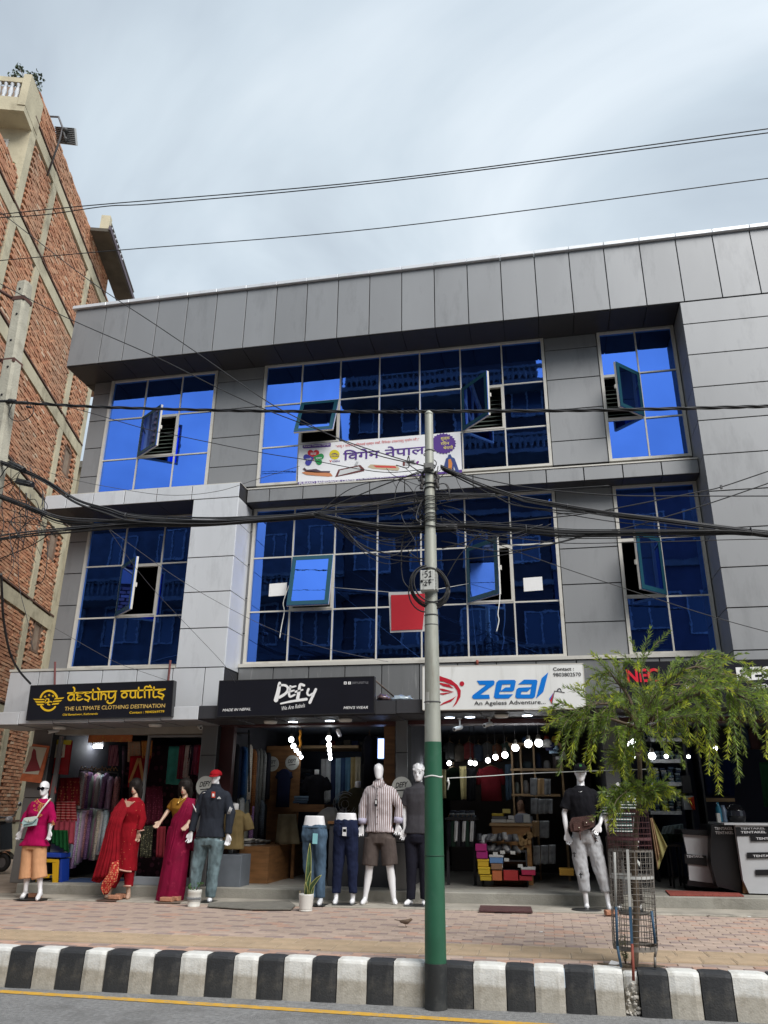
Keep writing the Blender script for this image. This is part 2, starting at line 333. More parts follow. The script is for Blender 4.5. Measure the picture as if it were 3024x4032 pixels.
def pavers():
    tilt = (math.atan(0.0096), -math.atan(SLOPE), 0)
    def brick_mesh(w, d, h, nm, m, b=0.004):
        v = [(-w/2,-d/2,-h),(w/2,-d/2,-h),(w/2,d/2,-h),(-w/2,d/2,-h),(-w/2,-d/2,-b),(w/2,-d/2,-b),(w/2,d/2,-b),(-w/2,d/2,-b),(-w/2+b,-d/2+b,0),(w/2-b,-d/2+b,0),(w/2-b,d/2-b,0),(-w/2+b,d/2-b,0)]
        f = [(8,9,10,11),(4,5,9,8),(5,6,10,9),(6,7,11,10),(7,4,8,11),(0,1,5,4),(1,2,6,5),(2,3,7,6),(3,0,4,7)]
        mb = MB(); mb.add(v, f); me = mb.mesh(nm); me.materials.append(m); return me, v, f
    W, D = 0.205, 0.102
    base = {k: brick_mesh(W-0.005, D-0.005, 0.03, 'paver', m) for k, m in (('t',M_PAVE),('r',M_PAVER),('d',M_PAVED))}
    cells = []
    y = 7.765; row = 0; rows = []
    while y+D < 8.07: rows.append((y, row)); y += D; row += 1
    y = 8.64
    while y+D < 11.12: rows.append((y, row)); y += D; row += 1
    for (y0, r) in rows:
        off = (r % 2)*W*0.5
        for i in range(-44, 27):
            x = i*W+off; yc = y0+D/2
            if x < -0.80*yc or x > 0.31*yc+0.4: continue
            dark = (r % 2 == 0 and (i + (r//2)*2) % 3 == 0) if y0 > 8.3 else ((i+r*2) % 4 == 0 or (i+r*2) % 4 == 1 and r == 0)
            kind = 'd' if dark else ('r' if y0 < 8.3 and random.random() < 0.75 else ('r' if random.random() < 0.10 else 't'))
            cells.append((yc*0+((x*x*0.2)+(yc*yc)), x, yc, kind))
    inview = [c for c in cells if -0.74*c[2] < c[1] < 0.24*c[2]]
    inview.sort(); near = set(id(c) for c in inview[:300])
    big = MB()
    mats = {'t':0,'r':1,'d':2}
    for c in cells:
        _, x, yc, kind = c; dz = random.uniform(-0.002,0.0015); z = zfoot(x, yc)+dz
        me, v, f = base[kind]
        if id(c) in near: inst('paver', me, (x,yc,z), FOOT, tilt)
        else:
            big.mi = mats[kind]; big.add([(p[0]+x,p[1]+yc,p[2]+z+p[0]*SLOPE+p[1]*0.0096) for p in v], f)
    obj('paver_field', big, [M_PAVE,M_PAVER,M_PAVED], FOOT, kind='stuff')
    # tactile strip: ribbed yellow tiles
    S = 0.28; mb = MB(); h = S/2-0.003
    mb.box(-h,h,-h,h,-0.03,-0.004)
    for k in range(5):
        yy = -h+0.03+k*(2*h-0.06)/4; mb.box(-h+0.012,h-0.012,yy-0.014,yy+0.014,-0.004,0.001)
    me = mb.mesh('tactile_tile'); me.materials.append(M_TACT)
    for j in range(2):
        yc = 8.215+j*S
        for i in range(-25, 12):
            x = i*S+0.1*j
            if -0.80*yc < x < 0.34*yc: inst('tactile_tile', me, (x,yc,zfoot(x,yc)+random.uniform(-0.001,0.002)), FOOT, tilt)
pavers()
# ================================================================== kerb stones
KY = 7.60
def kerb():
    K = obj('kerb', MB().box(-60,60,7.67,7.74,-0.2,0.0).box(-9,6,7.68,7.74,0.0,0.16), M_CONC, kind='structure')
    def X4(x): return PY(x/1.0972, 3810+0.04*x/1.0972, KY).x
    def X5(x): return PY(1512+x/1.0972, 3810+0.04*(1512+x/1.0972), KY).x
    B = [(X4(a),X4(b)) for a,b in ((35,145),(245,355),(450,560),(660,775),(888,1005),(1112,1222),(1345,1455))]+[(X4(1585),X5(40))]+[(X5(a),X5(b)) for a,b in ((185,386),(529,651),(784,913),(1105,1235),(1375,1513))]
    stones = [('b',a,b) for a,b in B]+[('w',B[i][1],B[i+1][0]) for i in range(len(B)-1)]
    stones = [s for s in stones if not (s[0]=='w' and abs(s[2]-X5(1105)) < 1e-6)]
    stones.append(('w', X5(913), X5(1040))); stones.append(('broken', X5(1040), X5(1105)))
    x = B[0][0]; c = 'w'
    while x > -8.5: stones.append((c, x-0.275, x)); x -= 0.275; c = 'b' if c=='w' else 'w'
    x = B[-1][1]; c = 'w'
    while x < 4.8: stones.append((c, x, x+0.29)); x += 0.29; c = 'b' if c=='w' else 'w'
    for c, a, b in stones:
        z0 = zroad((a+b)/2)-0.01; zt = zfoot((a+b)/2, KY)+0.004; H = zt-z0; j = random.uniform(-0.008,0.008); rd = 0.03; yb = KY+0.16
        prof = [(KY-0.012+j,0),(KY-0.006+j,H*0.4),(KY+j,H-rd),(KY+0.009+j,H-rd*0.35),(KY+rd+j,H),(yb,H+0.002),(yb,0)]
        g = 0.004; nseg = 5; rings = []
        for i in range(nseg+1):
            xx = a+g+(b-a-2*g)*i/nseg; e = random.uniform(0.004,0.014) if i in (0,nseg) else 0
            rings.append([(xx+random.uniform(-1,1)*0.0015, p[0]+(e if q < 4 else 0)+random.uniform(-0.0015,0.0015), z0+p[1]-(e*0.6 if 2<=q<=5 else 0)) for q, p in enumerate(prof)])
        if c == 'broken':
            rings = [[(v[0],v[1]+(0.045 if v[2]-z0 < H*0.72 else 0.01),v[2]-(0.0 if v[2]-z0<H*0.72 else 0.02)) for v in r] for r in rings]
        mb = MB().loft(rings, True, False)
        o = obj('kerb_stone', mb, M_KB if c=='b' else M_KW, None, org=((a+b)/2,KY,z0))
        o.parent = K; o.location = Vector(((a+b)/2,KY,z0))-WORG[K.name]
        if c == 'broken':
            o['label'] = 'broken white kerb stone with loose rubble showing'
            for k in range(46):
                rx = random.uniform(a+0.012,b-0.012); rz = z0+random.uniform(0.01,H*0.7); s = random.uniform(0.008,0.02)
                inst('rubble', RUB, (rx, KY+0.03+random.uniform(-0.012,0.01), rz), o, (random.random()*6,random.random()*6,0), (s,s*0.8,s*0.7))
_m = MB().ball((0,0,0),1,7,4,False)
_m.v = [v*(1+random.uniform(-0.25,0.2)) for v in _m.v]
RUB = _m.mesh('rubble'); RUB.materials.append(mat('rubble_stone',(0.55,0.52,0.47),0.9,var=0.2,objvar=0.3))
kerb()
# shop step with thin ledge at its foot
def step():
    def sl(mb, x0, x1, y0, y1, zt, zb, n=12, cham=0.012):
        rings = []
        for i in range(n+1):
            x = x0+(x1-x0)*i/n; a = zb(x); b = zt(x); j = random.uniform(-0.006,0.006)
            rings.append([(x,y0+j,a),(x,y0+j,b-cham),(x,y0+j+cham,b),(x,y1,b),(x,y1,a)])
        return mb.loft(rings, True, False)
    mb = sl(MB(), -8.05, 6, 11.75, 12.3, zshop, lambda x: zfoot(x,11.75)-0.1, 26)
    mb2 = sl(MB(), -8.3, 6, 11.12, 11.76, lambda x: zfoot(x,11.4)+0.012, lambda x: zfoot(x,11.4)-0.1, 40)
    s = obj('shop_step', mb, M_CONC, kind='structure'); obj('ledge', mb2, mat('worn_cement',(0.37,0.34,0.29),0.92,var=0.2,scale=2.5,bump=0.4,bscale=40,dirt=(0.2,0.19,0.16),dscale=3,dlo=0.5,dhi=0.72), s)
    mb = MB()
    for k in range(8):
        mb.box(-8.05,6,12.29+0.0,12.30,0,0.01)
        break
    xs = [-8.05+i*(14.05/20) for i in range(21)]
    mb = MB(); mb.add([(x,y,zshop(x)-0.004) for y in (12.28,17.5) for x in xs], [(i,i+1,21+i+1,21+i) for i in range(20)])
    obj('shop_floor', mb, mat('shop_floor_tile',(0.33,0.32,0.29),0.35,var=0.1,scale=3,dirt=(0.2,0.19,0.17),dscale=2,dlo=0.5,dhi=0.8), kind='structure')
step()
# ================================================================== the commercial building
YF, YW, YB = 11.32, 12.0, 11.66
BLD = thing('commercial_building', 'three storey grey panelled shop building with blue mirror windows', 'building', (-3, 12, 0.4))
def panels(name, rects, Y, m, par=None, b=0.002, gap=0.008, th=0.02):
    for (x0,x1,z0,z1) in rects:
        o = obj(name, MB().bbox(x0+gap,x1-gap,Y,Y+th,z0+gap,z1-gap,b), m, par or BLD)
def spans(js): return list(zip(js[:-1], js[1:]))
fj = [-8.52,-7.86,-7.368,-6.75,-6.145,-5.552,-4.957,-4.362,-3.77]; x = -3.77
while x < 5.9: x += 0.5915; fj.append(x)
def fascia():
    core = obj('roof_band', MB().box(-8.505,6.2,YF+0.021,YF+1.2,9.425,10.68), M_SEAM, BLD)
    panels('fascia_panel', [(a,b,9.41,10.69) for a,b in spans(fj)], YF, M_ACP)
    for a,b in spans(fj):
        obj('coping', MB().bbox(a+0.003-(0.06 if a<-8.5 else 0),b-0.003,YF-0.055,YF+0.5,10.692,10.765,0.006), M_ACPS, BLD)
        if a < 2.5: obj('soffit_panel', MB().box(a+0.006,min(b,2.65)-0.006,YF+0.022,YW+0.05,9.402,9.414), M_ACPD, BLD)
    # left end of the roof band and its deep soffit return
    for k in range(6):
        y0 = YF+0.02+k*0.6
        obj('fascia_panel', MB().box(-8.53,-8.51,y0+0.008,y0+0.592,9.41,10.69), M_ACP, BLD)
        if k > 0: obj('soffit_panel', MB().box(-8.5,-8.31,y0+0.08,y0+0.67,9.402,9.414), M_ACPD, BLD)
    obj('roof_slab', MB().box(-8.5,6.2,YF+1.2,20,9.45,9.75), M_CONC, BLD)
fascia()
ZL2 = [9.405,8.545,7.68,6.92]; ZL1 = [6.475,5.57,4.625,3.74]
XM = [-4.74+0.74*i for i in range(8)]; XLf = [-7.92,-7.165,-6.42,-5.70]; XR = [1.363,2.0,2.64]
def solve_angle(fn, target):
    best = min((abs(fn(R(a*0.5))-target), a*0.5) for a in range(2, 176)); return R(best[1])
def window(xs, zs, openings, label):
    f = MB(); fr = 0.045
    W = thing('window_wall', label, 'window', (xs[0], YW, zs[-1])); del W['category']; W.parent = BLD; W.location = Vector((xs[0],YW,zs[-1]))-WORG[BLD.name]
    y0, y1 = YW-0.035, YW+0.05
    f.box(xs[0]-0.005,xs[0]+fr,y0,y1,zs[-1],zs[0]); f.box(xs[-1]-fr,xs[-1]+0.005,y0,y1,zs[-1],zs[0])
    f.box(xs[0]+fr,xs[-1]-fr,y0+0.002,y1,zs[0]-fr*0.8,zs[0]); f.box(xs[0]+fr,xs[-1]-fr,y0+0.002,y1,zs[-1],zs[-1]+fr)
    for z in zs[1:-1]: f.box(xs[0]+fr,xs[-1]-fr,YW-0.006,YW+0.04,z-0.012,z+0.012)
    for x in xs[1:-1]: f.box(x-0.012,x+0.012,YW-0.009,YW+0.038,zs[-1]+fr,zs[0]-fr*0.8)
    obj('frame', f, M_ALU, W)
    for i,(a,b) in enumerate(spans(xs)):
        for j in range(3):
            zt, zb = zs[j], zs[j+1]
            if (i,j) in openings: sash(W, a+0.012, b-0.012, zt-0.012, zb+0.012, *openings[(i,j)]); continue
            t = random.uniform(-0.0035,0.0035); q = random.uniform(-0.003,0.003)      # every pane sits a hair out of plane
            g = MB(); ya = YW+0.012
            g.add([(a,ya-t-q,zb),(b,ya+t-q,zb),(b,ya+t+q,zt),(a,ya-t+q,zt),(a,ya+0.012,zb),(b,ya+0.012,zb),(b,ya+0.012,zt),(a,ya+0.012,zt)],[(0,1,2,3),(7,6,5,4)])
            obj('pane', g, M_GLASS, W)
    return W
def sash(W, x0, x1, zt, zb, hinge, px):
    wd, ht = x1-x0, zt-zb; u, t = UT(*px)
    if hinge == 'L': a = solve_angle(lambda q: (x0+wd*math.cos(q))/(YW-wd*math.sin(q)), u)
    elif hinge == 'R': a = solve_angle(lambda q: (x1-wd*math.cos(q))/(YW-wd*math.sin(q)), u)
    else: a = R(24) if zb > 7 else R(12)
    def T(p):                                       # p: (along, out, up) local; out<0 is towards the street
        s, o, h = p
        if hinge == 'L': return (x0+s*math.cos(a)+o*math.sin(a), YW-0.02-s*math.sin(a)+o*math.cos(a), zb+h)
        if hinge == 'R': return (x1-s*math.cos(a)-o*math.sin(a), YW-0.02-s*math.sin(a)+o*math.cos(a), zb+h)
        return (x0+s, YW-0.02-(ht-h)*math.sin(a)+o*math.cos(a), zt-(ht-h)*math.cos(a)-o*math.sin(a))
    def bar(mb, s0,s1,o0,o1,h0,h1):
        mm = MB().box(s0,s1,o0,o1,h0,h1); vs = [T(v) for v in mm.v]; fs = [f[::-1] for f in mm.f] if hinge=='R' else mm.f; mb.add(vs, fs)
    e = 0.03; fm = MB()
    bar(fm,0,wd,0,0.035,0,e); bar(fm,0,wd,0,0.035,ht-e,ht); bar(fm,0,e,0,0.035,e,ht-e); bar(fm,wd-e,wd,0,0.035,e,ht-e)
    obj('open_sash', fm, M_ALU, W)
    g = MB(); bar(g,0.002,wd-0.002,-0.012,-0.002,0.002,ht-0.002)
    obj('sash_glass', g, M_GLASS, W)
    rim = MB(); k = 0.075
    for (s0,s1,h0,h1) in ((0.004,wd-0.004,0.004,k),(0.004,wd-0.004,ht-k,ht-0.004),(0.004,k,k,ht-k),(wd-k,wd-0.004,k,ht-k)): bar(rim,s0,s1,-0.0155,-0.0135,h0,h1)
    obj('sash_border', rim, M_TEALF, W)
    if hinge in 'LR':
        hd = MB(); bar(hd,wd-0.02,wd+0.012,0.03,0.06,ht*0.42,ht*0.5); obj('handle', hd, M_ALU, W)
    ws = MB()                                       # frame round the opening
    ws.box(x0,x0+0.03,YW-0.012,YW+0.05,zb+0.03,zt-0.03); ws.box(x1-0.03,x1,YW-0.012,YW+0.05,zb+0.03,zt-0.03); ws.box(x0,x1,YW-0.013,YW+0.05,zb,zb+0.03); ws.box(x0,x1,YW-0.013,YW+0.05,zt-0.03,zt)
    obj('opening_frame', ws, M_ALU, W)
    if hinge in 'LR':
        bl = MB()
        for k in range(9):
            z = zb+0.08+k*(ht-0.12)/9; bl.add([(x0+0.03,YW+0.16,z),(x1-0.03,YW+0.16,z),(x1-0.03,YW+0.21,z+0.045),(x0+0.03,YW+0.21,z+0.045)],[(0,1,2,3)])
        if zb > 7: obj('blind', bl, plain((0.10,0.13,0.11),0.7), W)
C1 = crop(250,1100,1.659); C2 = crop(1000,1200,1.3825); C3 = crop(2000,900,1.6201); C4 = crop(150,1900,1.659); C5 = crop(1000,1800,1.3825); C6 = crop(2100,1850,1.7955)
window(XLf, ZL2, {(1,1):('L',C1(622,990))}, 'top floor window wall of three columns beside the brick tower')
window(XM, ZL2, {(1,1):('T',C2(355,745)), (5,1):('L',C2(1274,480))}, 'top floor window wall of seven columns behind the therapy banner')
window(XR, ZL2, {(0,1):('R',C3(698,1000))}, 'top floor window wall of two columns reflecting only sky')
window(XLf, ZL1, {(1,1):('L',C4(622,690))}, 'middle floor window wall of three columns beside the silver column')
window(XM, ZL1, {(1,1):('T',C5(310,820)), (5,1):('L',C5(1330,600))}, 'middle floor window wall of seven columns with white paper notices')
window(XR, ZL1, {(0,1):('R',C6(740,650))}, 'middle floor window wall of two columns above the bottlebrush tree')
def cladding():
    zj2 = [6.92,7.36,7.955,8.545,9.14,9.405]; zj1 = [3.72,4.265,4.87,5.46,6.06,6.475]
    for zj in (zj2, zj1):
        for a,b in ((-8.30,-7.93),(-5.69,-4.75),(0.45,1.355)):
            panels('pier_panel', [(a,b,z0,z1) for z0,z1 in spans(zj)], YW-0.015, M_ACP)
            obj('pier_backing', MB().box(a,b,YW+0.0055,YW+0.3,zj[0],zj[-1]), M_SEAM, BLD)
    # building's left flank
    for k in range(9):
        for zj in (zj2, zj1):
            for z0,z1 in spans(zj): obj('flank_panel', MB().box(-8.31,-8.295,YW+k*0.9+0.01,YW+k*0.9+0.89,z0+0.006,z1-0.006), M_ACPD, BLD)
    obj('flank_wall', MB().box(-8.29,-8.1,YW+0.31,20,0.3,9.45), M_SEAM, BLD)
    # right block, flush with the roof band
    zr = [2.95,3.652,4.253,4.845,5.44,6.03,6.628,7.212,7.799,8.393,8.972,9.40]
    obj('block_core', MB().box(2.68,6.2,YF+0.021,YF+3,2.95,9.42), M_SEAM, BLD)
    panels('block_panel', [(2.655,6.1,a,b) for a,b in spans(zr)], YF, M_ACP)
    for a,b in spans(zr): obj('return_panel', MB().box(2.66,2.675,YF+0.021,YW+0.05,a+0.006,b-0.006), M_ACP, BLD)
    # silver column and its return, silver band of the middle floor
    zc = [3.60,4.226,4.822,5.416,6.02,6.46]
    panels('column_panel', [(-5.60,-4.78,a,b) for a,b in spans(zc)], YF, M_ACPS)
    obj('column_core', MB().box(-5.58,-4.80,YF+0.021,YW+0.02,3.5,6.47), M_SEAM, BLD)
    for a,b in spans(zc):
        obj('return_panel', MB().box(-4.797,-4.782,YF+0.021,YW-0.04,a+0.006,b-0.006), M_ACPS, BLD)
        obj('return_panel', MB().box(-5.602,-5.587,YF+0.021,YW-0.04,a+0.006,b-0.006), M_ACPS, BLD)
    bj = [-8.46,-8.024,-7.506,-6.902,-6.296,-5.643,-4.78]
    panels('band_panel', [(a,b,6.46,6.725) for a,b in spans(bj)], YF, M_ACPS)
    obj('band_core', MB().box(-8.45,-4.79,YF+0.021,YW-0.02,6.475,6.715), M_SEAM, BLD)
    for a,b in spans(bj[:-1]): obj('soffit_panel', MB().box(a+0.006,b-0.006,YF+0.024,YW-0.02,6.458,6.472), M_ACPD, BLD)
    obj('band_end', MB().box(-8.468,-8.452,YF+0.021,YW+1.5,6.46,6.725), M_ACPS, BLD)
    obj('soffit_panel', MB().box(-8.45,-8.31,YW,YW+1.5,6.458,6.472), M_ACPD, BLD)
    obj('ledge', MB().box(-8.46,-4.78,YF+0.03,YW-0.03,6.728,6.742), M_ALU, BLD)
    # dark band of the middle floor
    mj = [-4.775,-4.369,-3.767,-3.184,-2.598,-2.0,-1.43,-0.86,-0.267,0.32,0.91,1.51,2.1,2.655]
    panels('band_panel', [(a,b,6.48,6.72) for a,b in spans(mj)], YB, M_ACP)
    obj('band_core', MB().box(-4.77,2.65,YB+0.021,YW-0.01,6.49,6.71), M_SEAM, BLD)
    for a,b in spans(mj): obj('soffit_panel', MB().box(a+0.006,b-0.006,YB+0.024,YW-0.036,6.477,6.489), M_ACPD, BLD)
    obj('ledge', MB().box(-4.775,2.655,YB-0.01,YW-0.036,6.722,6.745), M_ALU, BLD)
    # bands above the shops
    obj('band_core', MB().box(-8.5,-4.79,YF+0.021,YW+0.3,2.9,3.59), M_SEAM, BLD)
    gj = [-8.52,-7.98,-7.45,-6.85,-6.25,-5.64,-5.10,-4.78]
    panels('band_panel', [(a,b,2.93,3.60) for a,b in spans(gj)], YF, M_ACPS)
    obj('ledge', MB().box(-8.53,-5.61,YF-0.01,YW-0.036,3.602,3.64), mat('old_cement',(0.5,0.48,0.43),0.9,var=0.2,scale=3,bump=0.3), BLD)
    dj = [-4.775+0.594*i for i in range(13)]+[2.655]
    streak = mat('streaked_panel',(0.235,0.24,0.245),0.4,0.4,var=0.05,scale=2,objvar=0.04,dirt=(0.55,0.55,0.54),dscale=5,dlo=0.60,dhi=0.82,stretch=(4.0,1,0.25))
    panels('band_panel', [(a,b,2.9,3.68) for a,b in spans(dj)], 11.88, streak)
    obj('band_core', MB().box(-4.77,2.65,11.901,YW+0.3,2.9,3.67), M_SEAM, BLD)
    obj('ledge', MB().box(-4.775,2.655,11.86,YW-0.036,3.682,3.735), M_ALU, BLD)
    def zb(x): return 2.86+0.015*x
    mb = MB(); lj = [-8.62+0.6*i for i in range(20)]
    for a,b in spans(lj):
        m = M_ACPS if b < -4.6 else M_ACPD
        z = zb((a+b)/2); obj('sign_band_panel', MB().bbox(a+0.005,b-0.005,11.05,11.07,z,z+0.19,0.004), m, BLD)
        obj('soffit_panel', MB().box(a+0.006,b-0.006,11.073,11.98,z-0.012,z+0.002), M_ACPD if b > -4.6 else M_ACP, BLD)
    rings = [[(x,11.071,zb(x)+0.004),(x,YF+0.3,zb(x)+0.004),(x,YF+0.3,zb(x)+0.187),(x,11.071,zb(x)+0.187)] for x in (-8.6,-4,0,3.3)]
    obj('sign_band_core', MB().loft(rings,True,False), M_ACPD, BLD)
    # floors, rooms, back
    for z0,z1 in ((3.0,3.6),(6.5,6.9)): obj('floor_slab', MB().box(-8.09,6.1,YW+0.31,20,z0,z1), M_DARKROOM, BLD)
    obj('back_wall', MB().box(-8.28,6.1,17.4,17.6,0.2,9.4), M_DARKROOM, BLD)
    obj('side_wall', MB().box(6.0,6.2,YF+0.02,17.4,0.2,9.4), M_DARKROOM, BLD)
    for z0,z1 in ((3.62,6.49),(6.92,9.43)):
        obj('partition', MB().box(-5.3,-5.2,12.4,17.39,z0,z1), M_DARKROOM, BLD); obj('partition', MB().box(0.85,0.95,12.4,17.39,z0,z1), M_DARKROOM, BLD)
cladding()
# ================================================================== brick tower beside the shop building
def brick_mat(name, per_object):
    m = bpy.data.materials.new(name); m.use_nodes = True; n = m.node_tree.nodes; l = m.node_tree.links; b = n['Principled BSDF']; b.inputs['Roughness'].default_value = 0.9
    if per_object: src = n.new('ShaderNodeObjectInfo').outputs['Random']
    else: src = n.new('ShaderNodeNewGeometry').outputs['Random Per Island']
    r = n.new('ShaderNodeValToRGB'); l.new(src, r.inputs[0]); e = r.color_ramp.elements
    e[0].position = 0; e[0].color = (0.36,0.155,0.085,1); e[1].position = 1; e[1].color = (0.66,0.50,0.36,1)
    for p, c in ((0.3,(0.47,0.215,0.12,1)),(0.65,(0.55,0.275,0.155,1)),(0.93,(0.58,0.33,0.20,1))): q = e.new(p); q.color = c
    tc = n.new('ShaderNodeTexCoord'); t = n.new('ShaderNodeTexNoise'); t.inputs['Scale'].default_value = 0.5; t.inputs['Detail'].default_value = 6; l.new(tc.outputs['Object'], t.inputs['Vector'])
    mr = n.new('ShaderNodeMapRange'); mr.inputs[1].default_value = 0.45; mr.inputs[2].default_value = 0.7; mr.inputs[4].default_value = 0.55; l.new(t.outputs[0], mr.inputs[0])
    mx = n.new('ShaderNodeMix'); mx.data_type = 'RGBA'; mx.inputs[7].default_value = (0.33,0.225,0.155,1); l.new(r.outputs[0], mx.inputs[6]); l.new(mr.outputs[0], mx.inputs[0])
    l.new(mx.outputs[2], b.inputs['Base Color']); return m
M_BRK = brick_mat('brick_field', False); M_BRK1 = brick_mat('brick_single', True)
M_MORT = mat('mortar', (0.27,0.20,0.15), 0.95, var=0.2, scale=4)
M_PLAST = mat('stained_plaster', (0.50,0.45,0.32), 0.9, var=0.15, scale=1.5, bump=0.3, bscale=20, dirt=(0.22,0.19,0.13), dscale=1.2, dlo=0.52, dhi=0.75)
AX, AY = -11.73, 12.64
TD = Vector((-0.290,0.957,0)); TN = Vector((0.957,0.290,0))
def BW(s, o, z): return Vector((AX,AY,0))+TD*s+TN*o+Vector((0,0,z))
def tbox(mb, s0,s1,o0,o1,z0,z1):
    return mb.add([BW(s0,o0,z0),BW(s1,o0,z0),BW(s1,o1,z0),BW(s0,o1,z0),BW(s0,o0,z1),BW(s1,o0,z1),BW(s1,o1,z1),BW(s0,o1,z1)],
                  [(0,1,2,3),(7,6,5,4),(4,5,1,0),(5,6,2,1),(6,7,3,2),(7,4,0,3)])
BEAMS = [0.9,3.7,6.5,9.3,12.1,14.9,17.7]; BT = 0.36; COLS = [(-0.02,0.30),(1.80,2.10),(5.5,5.82),(7.42,7.75)]
TWIN = [(6.35,6.95,5.5,6.35),(6.35,6.95,8.2,9.05),(6.35,6.95,10.85,11.75)]
ZTOP, ZWING = 18.9, 15.9
def tower():
    T = thing('brick_tower', 'tall exposed brick building with pale concrete beams left of the shops', 'building', (AX,AY,0))
    mb = MB(); tbox(mb,0.02,7.70,-8,-0.05,0.0,ZTOP-0.02); obj('wall', mb, M_MORT, T)
    mb = MB(); tbox(mb,-4.4,0.02,-8,-0.05,0.0,ZWING-0.02); obj('wing_wall', mb, M_MORT, T)
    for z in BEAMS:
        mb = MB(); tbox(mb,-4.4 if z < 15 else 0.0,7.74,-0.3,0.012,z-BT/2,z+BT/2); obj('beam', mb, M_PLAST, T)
        mb = MB(); tbox(mb,-4.4 if z < 15 else 0.0,7.70,-0.045,0.028,z+BT/2+0.055,z+BT/2+0.10); obj('overhang_shadow_strip', mb, plain((0.10,0.05,0.035),0.9), T)  # dark strip painted in for the shadow line of the overhanging bricks
    for a,b in COLS:
        zz = [0]+[v for z in BEAMS for v in (z-BT/2,z+BT/2)]+[ZTOP-0.9]
        for i in range(0,len(zz)-1,2):
            mb = MB(); tbox(mb,a,b,-0.28,0.008,zz[i],zz[i+1]); obj('column', mb, M_PLAST, T)
    for (a,b,z0,z1) in TWIN:
        mb = MB(); e = 0.07
        for q in ((a,b,z0,z0+e),(a,b,z1-e,z1),(a,a+e,z0+e,z1-e),(b-e,b,z0+e,z1-e)): tbox(mb,q[0],q[1],-0.2,-0.02,q[2],q[3])
        f = obj('window', mb, plain((0.16,0.10,0.07),0.7), T)
        mb = MB(); tbox(mb,a+e,b-e,-0.12,-0.10,z0+e,z1-e); obj('pane', mb, mat('frosted_pane',(0.48,0.56,0.60),0.25,spec=0.8), f)
    # bricks
    L, H, GL, GH = 0.232, 0.066, 0.014, 0.019
    cells = []; row = 0; z = 0.05
    while z+H < ZTOP:
        s = -4.4+(row % 2)*0.12
        while s < 7.4:
            zc, sc = z+H/2, s+L/2
            ok = (sc > 0.3 or zc < ZWING) and not any(abs(zc-bz) < BT/2+0.10 for bz in BEAMS if sc > 0 or bz < 15) and not any(a-0.11 < sc < b+0.11 for a,b in COLS) and not any(a-0.11 < sc < b+0.11 and z0-0.03 < zc < z1+0.03 for a,b,z0,z1 in TWIN)
            if zc > ZTOP-0.9 and sc > 0.1: ok = True
            if ok: cells.append((sc+random.uniform(-0.008,0.008), zc+random.uniform(-0.004,0.004)))
            s += L+GL
        z += H+GH; row += 1
    bl, bh = L/2, H/2
    bm = MB(); bm.add([(-bl,0,-bh),(bl,0,-bh),(bl,0,bh),(-bl,0,bh),(-bl,-0.06,-bh),(bl,-0.06,-bh),(bl,-0.06,bh),(-bl,-0.06,bh)],[(3,2,1,0),(4,5,1,0)[::-1],(5,6,2,1)[::-1],(6,7,3,2)[::-1],(7,4,0,3)[::-1],(4,5,6,7)])
    me = bm.mesh('brick'); me.materials.append(M_BRK1)
    camp = Vector((0,0,CAMZ)); vis = []
    for i,(s,zc) in enumerate(cells):
        p = BW(s,0,zc)-camp; d = p.dot(CF); x = FPX*p.dot(CR)/d; y = FPX*p.dot(CU)/d
        if abs(x) < 1505 and abs(y) < 2010 and not (zc < 3.3 and s > 6.9): vis.append((p.length, i))
    vis.sort(); single = set(i for _, i in vis[:300]); ang = math.atan2(TD.y,TD.x)
    big = MB()
    for i,(s,zc) in enumerate(cells):
        o = random.uniform(-0.012,0.014); tl = random.uniform(-0.02,0.02)
        if i in single: inst('brick', me, BW(s,o,zc), T, (random.uniform(-0.03,0.03), tl, ang), (1,-1,1))
        else:
            k = random.uniform(0.88,1.03); a,b = bl*k, bh*random.uniform(0.9,1.05); q = random.uniform(-0.007,0.007)
            big.add([BW(s-a,o-q,zc-b+tl*a),BW(s+a,o+q,zc-b-tl*a),BW(s+a,o+q,zc+b-tl*a),BW(s-a,o-q,zc+b+tl*a),BW(s-a,-0.06,zc-b),BW(s+a,-0.06,zc-b),BW(s+a,-0.06,zc+b),BW(s-a,-0.06,zc+b)],
                    [(0,1,2,3)[::-1],(4,5,1,0)[::-1],(5,6,2,1)[::-1],(6,7,3,2)[::-1],(7,4,0,3)[::-1]])
    obj('brickwork', big, M_BRK, T, kind='stuff')
    # street face of the set back top floor, its balcony and balustrade
    mb = MB(); tbox(mb,-0.03,0.03,-8,0.01,ZWING-0.3,17.5); obj('street_wall', mb, M_PLAST, T)
    mb = MB(); tbox(mb,-0.06,-0.03,-0.95,-0.45,16.25,17.05); f = obj('window', mb, M_ALU, T)
    mb = MB(); tbox(mb,-0.075,-0.06,-0.88,-0.52,16.32,16.98); obj('pane', mb, plain((0.05,0.06,0.08),0.1), f)
    mb = MB(); tbox(mb,-0.62,0.0,-8,0.02,17.42,17.62); obj('balcony_slab', mb, M_PLAST, T)
    mb = MB(); tbox(mb,-0.62,-0.5,-8,0.02,17.62,17.85); tbox(mb,-0.62,-0.5,-8,0.02,18.35,18.5); obj('balcony_rail', mb, M_PLAST, T)
    mb = MB(); tbox(mb,-0.64,0.28,-0.16,0.026,17.6,18.62); obj('corner_post', mb, M_PLAST, T)
    bal = MB().lathe([(0.05,0),(0.05,0.05),(0.03,0.09),(0.06,0.2),(0.045,0.3),(0.028,0.4),(0.05,0.46),(0.05,0.5)], n=8).mesh('baluster'); bal.materials.append(plain((0.55,0.58,0.62),0.7))
    for k in range(14): inst('baluster', bal, BW(-0.56,-0.27-k*0.15,17.85), T)
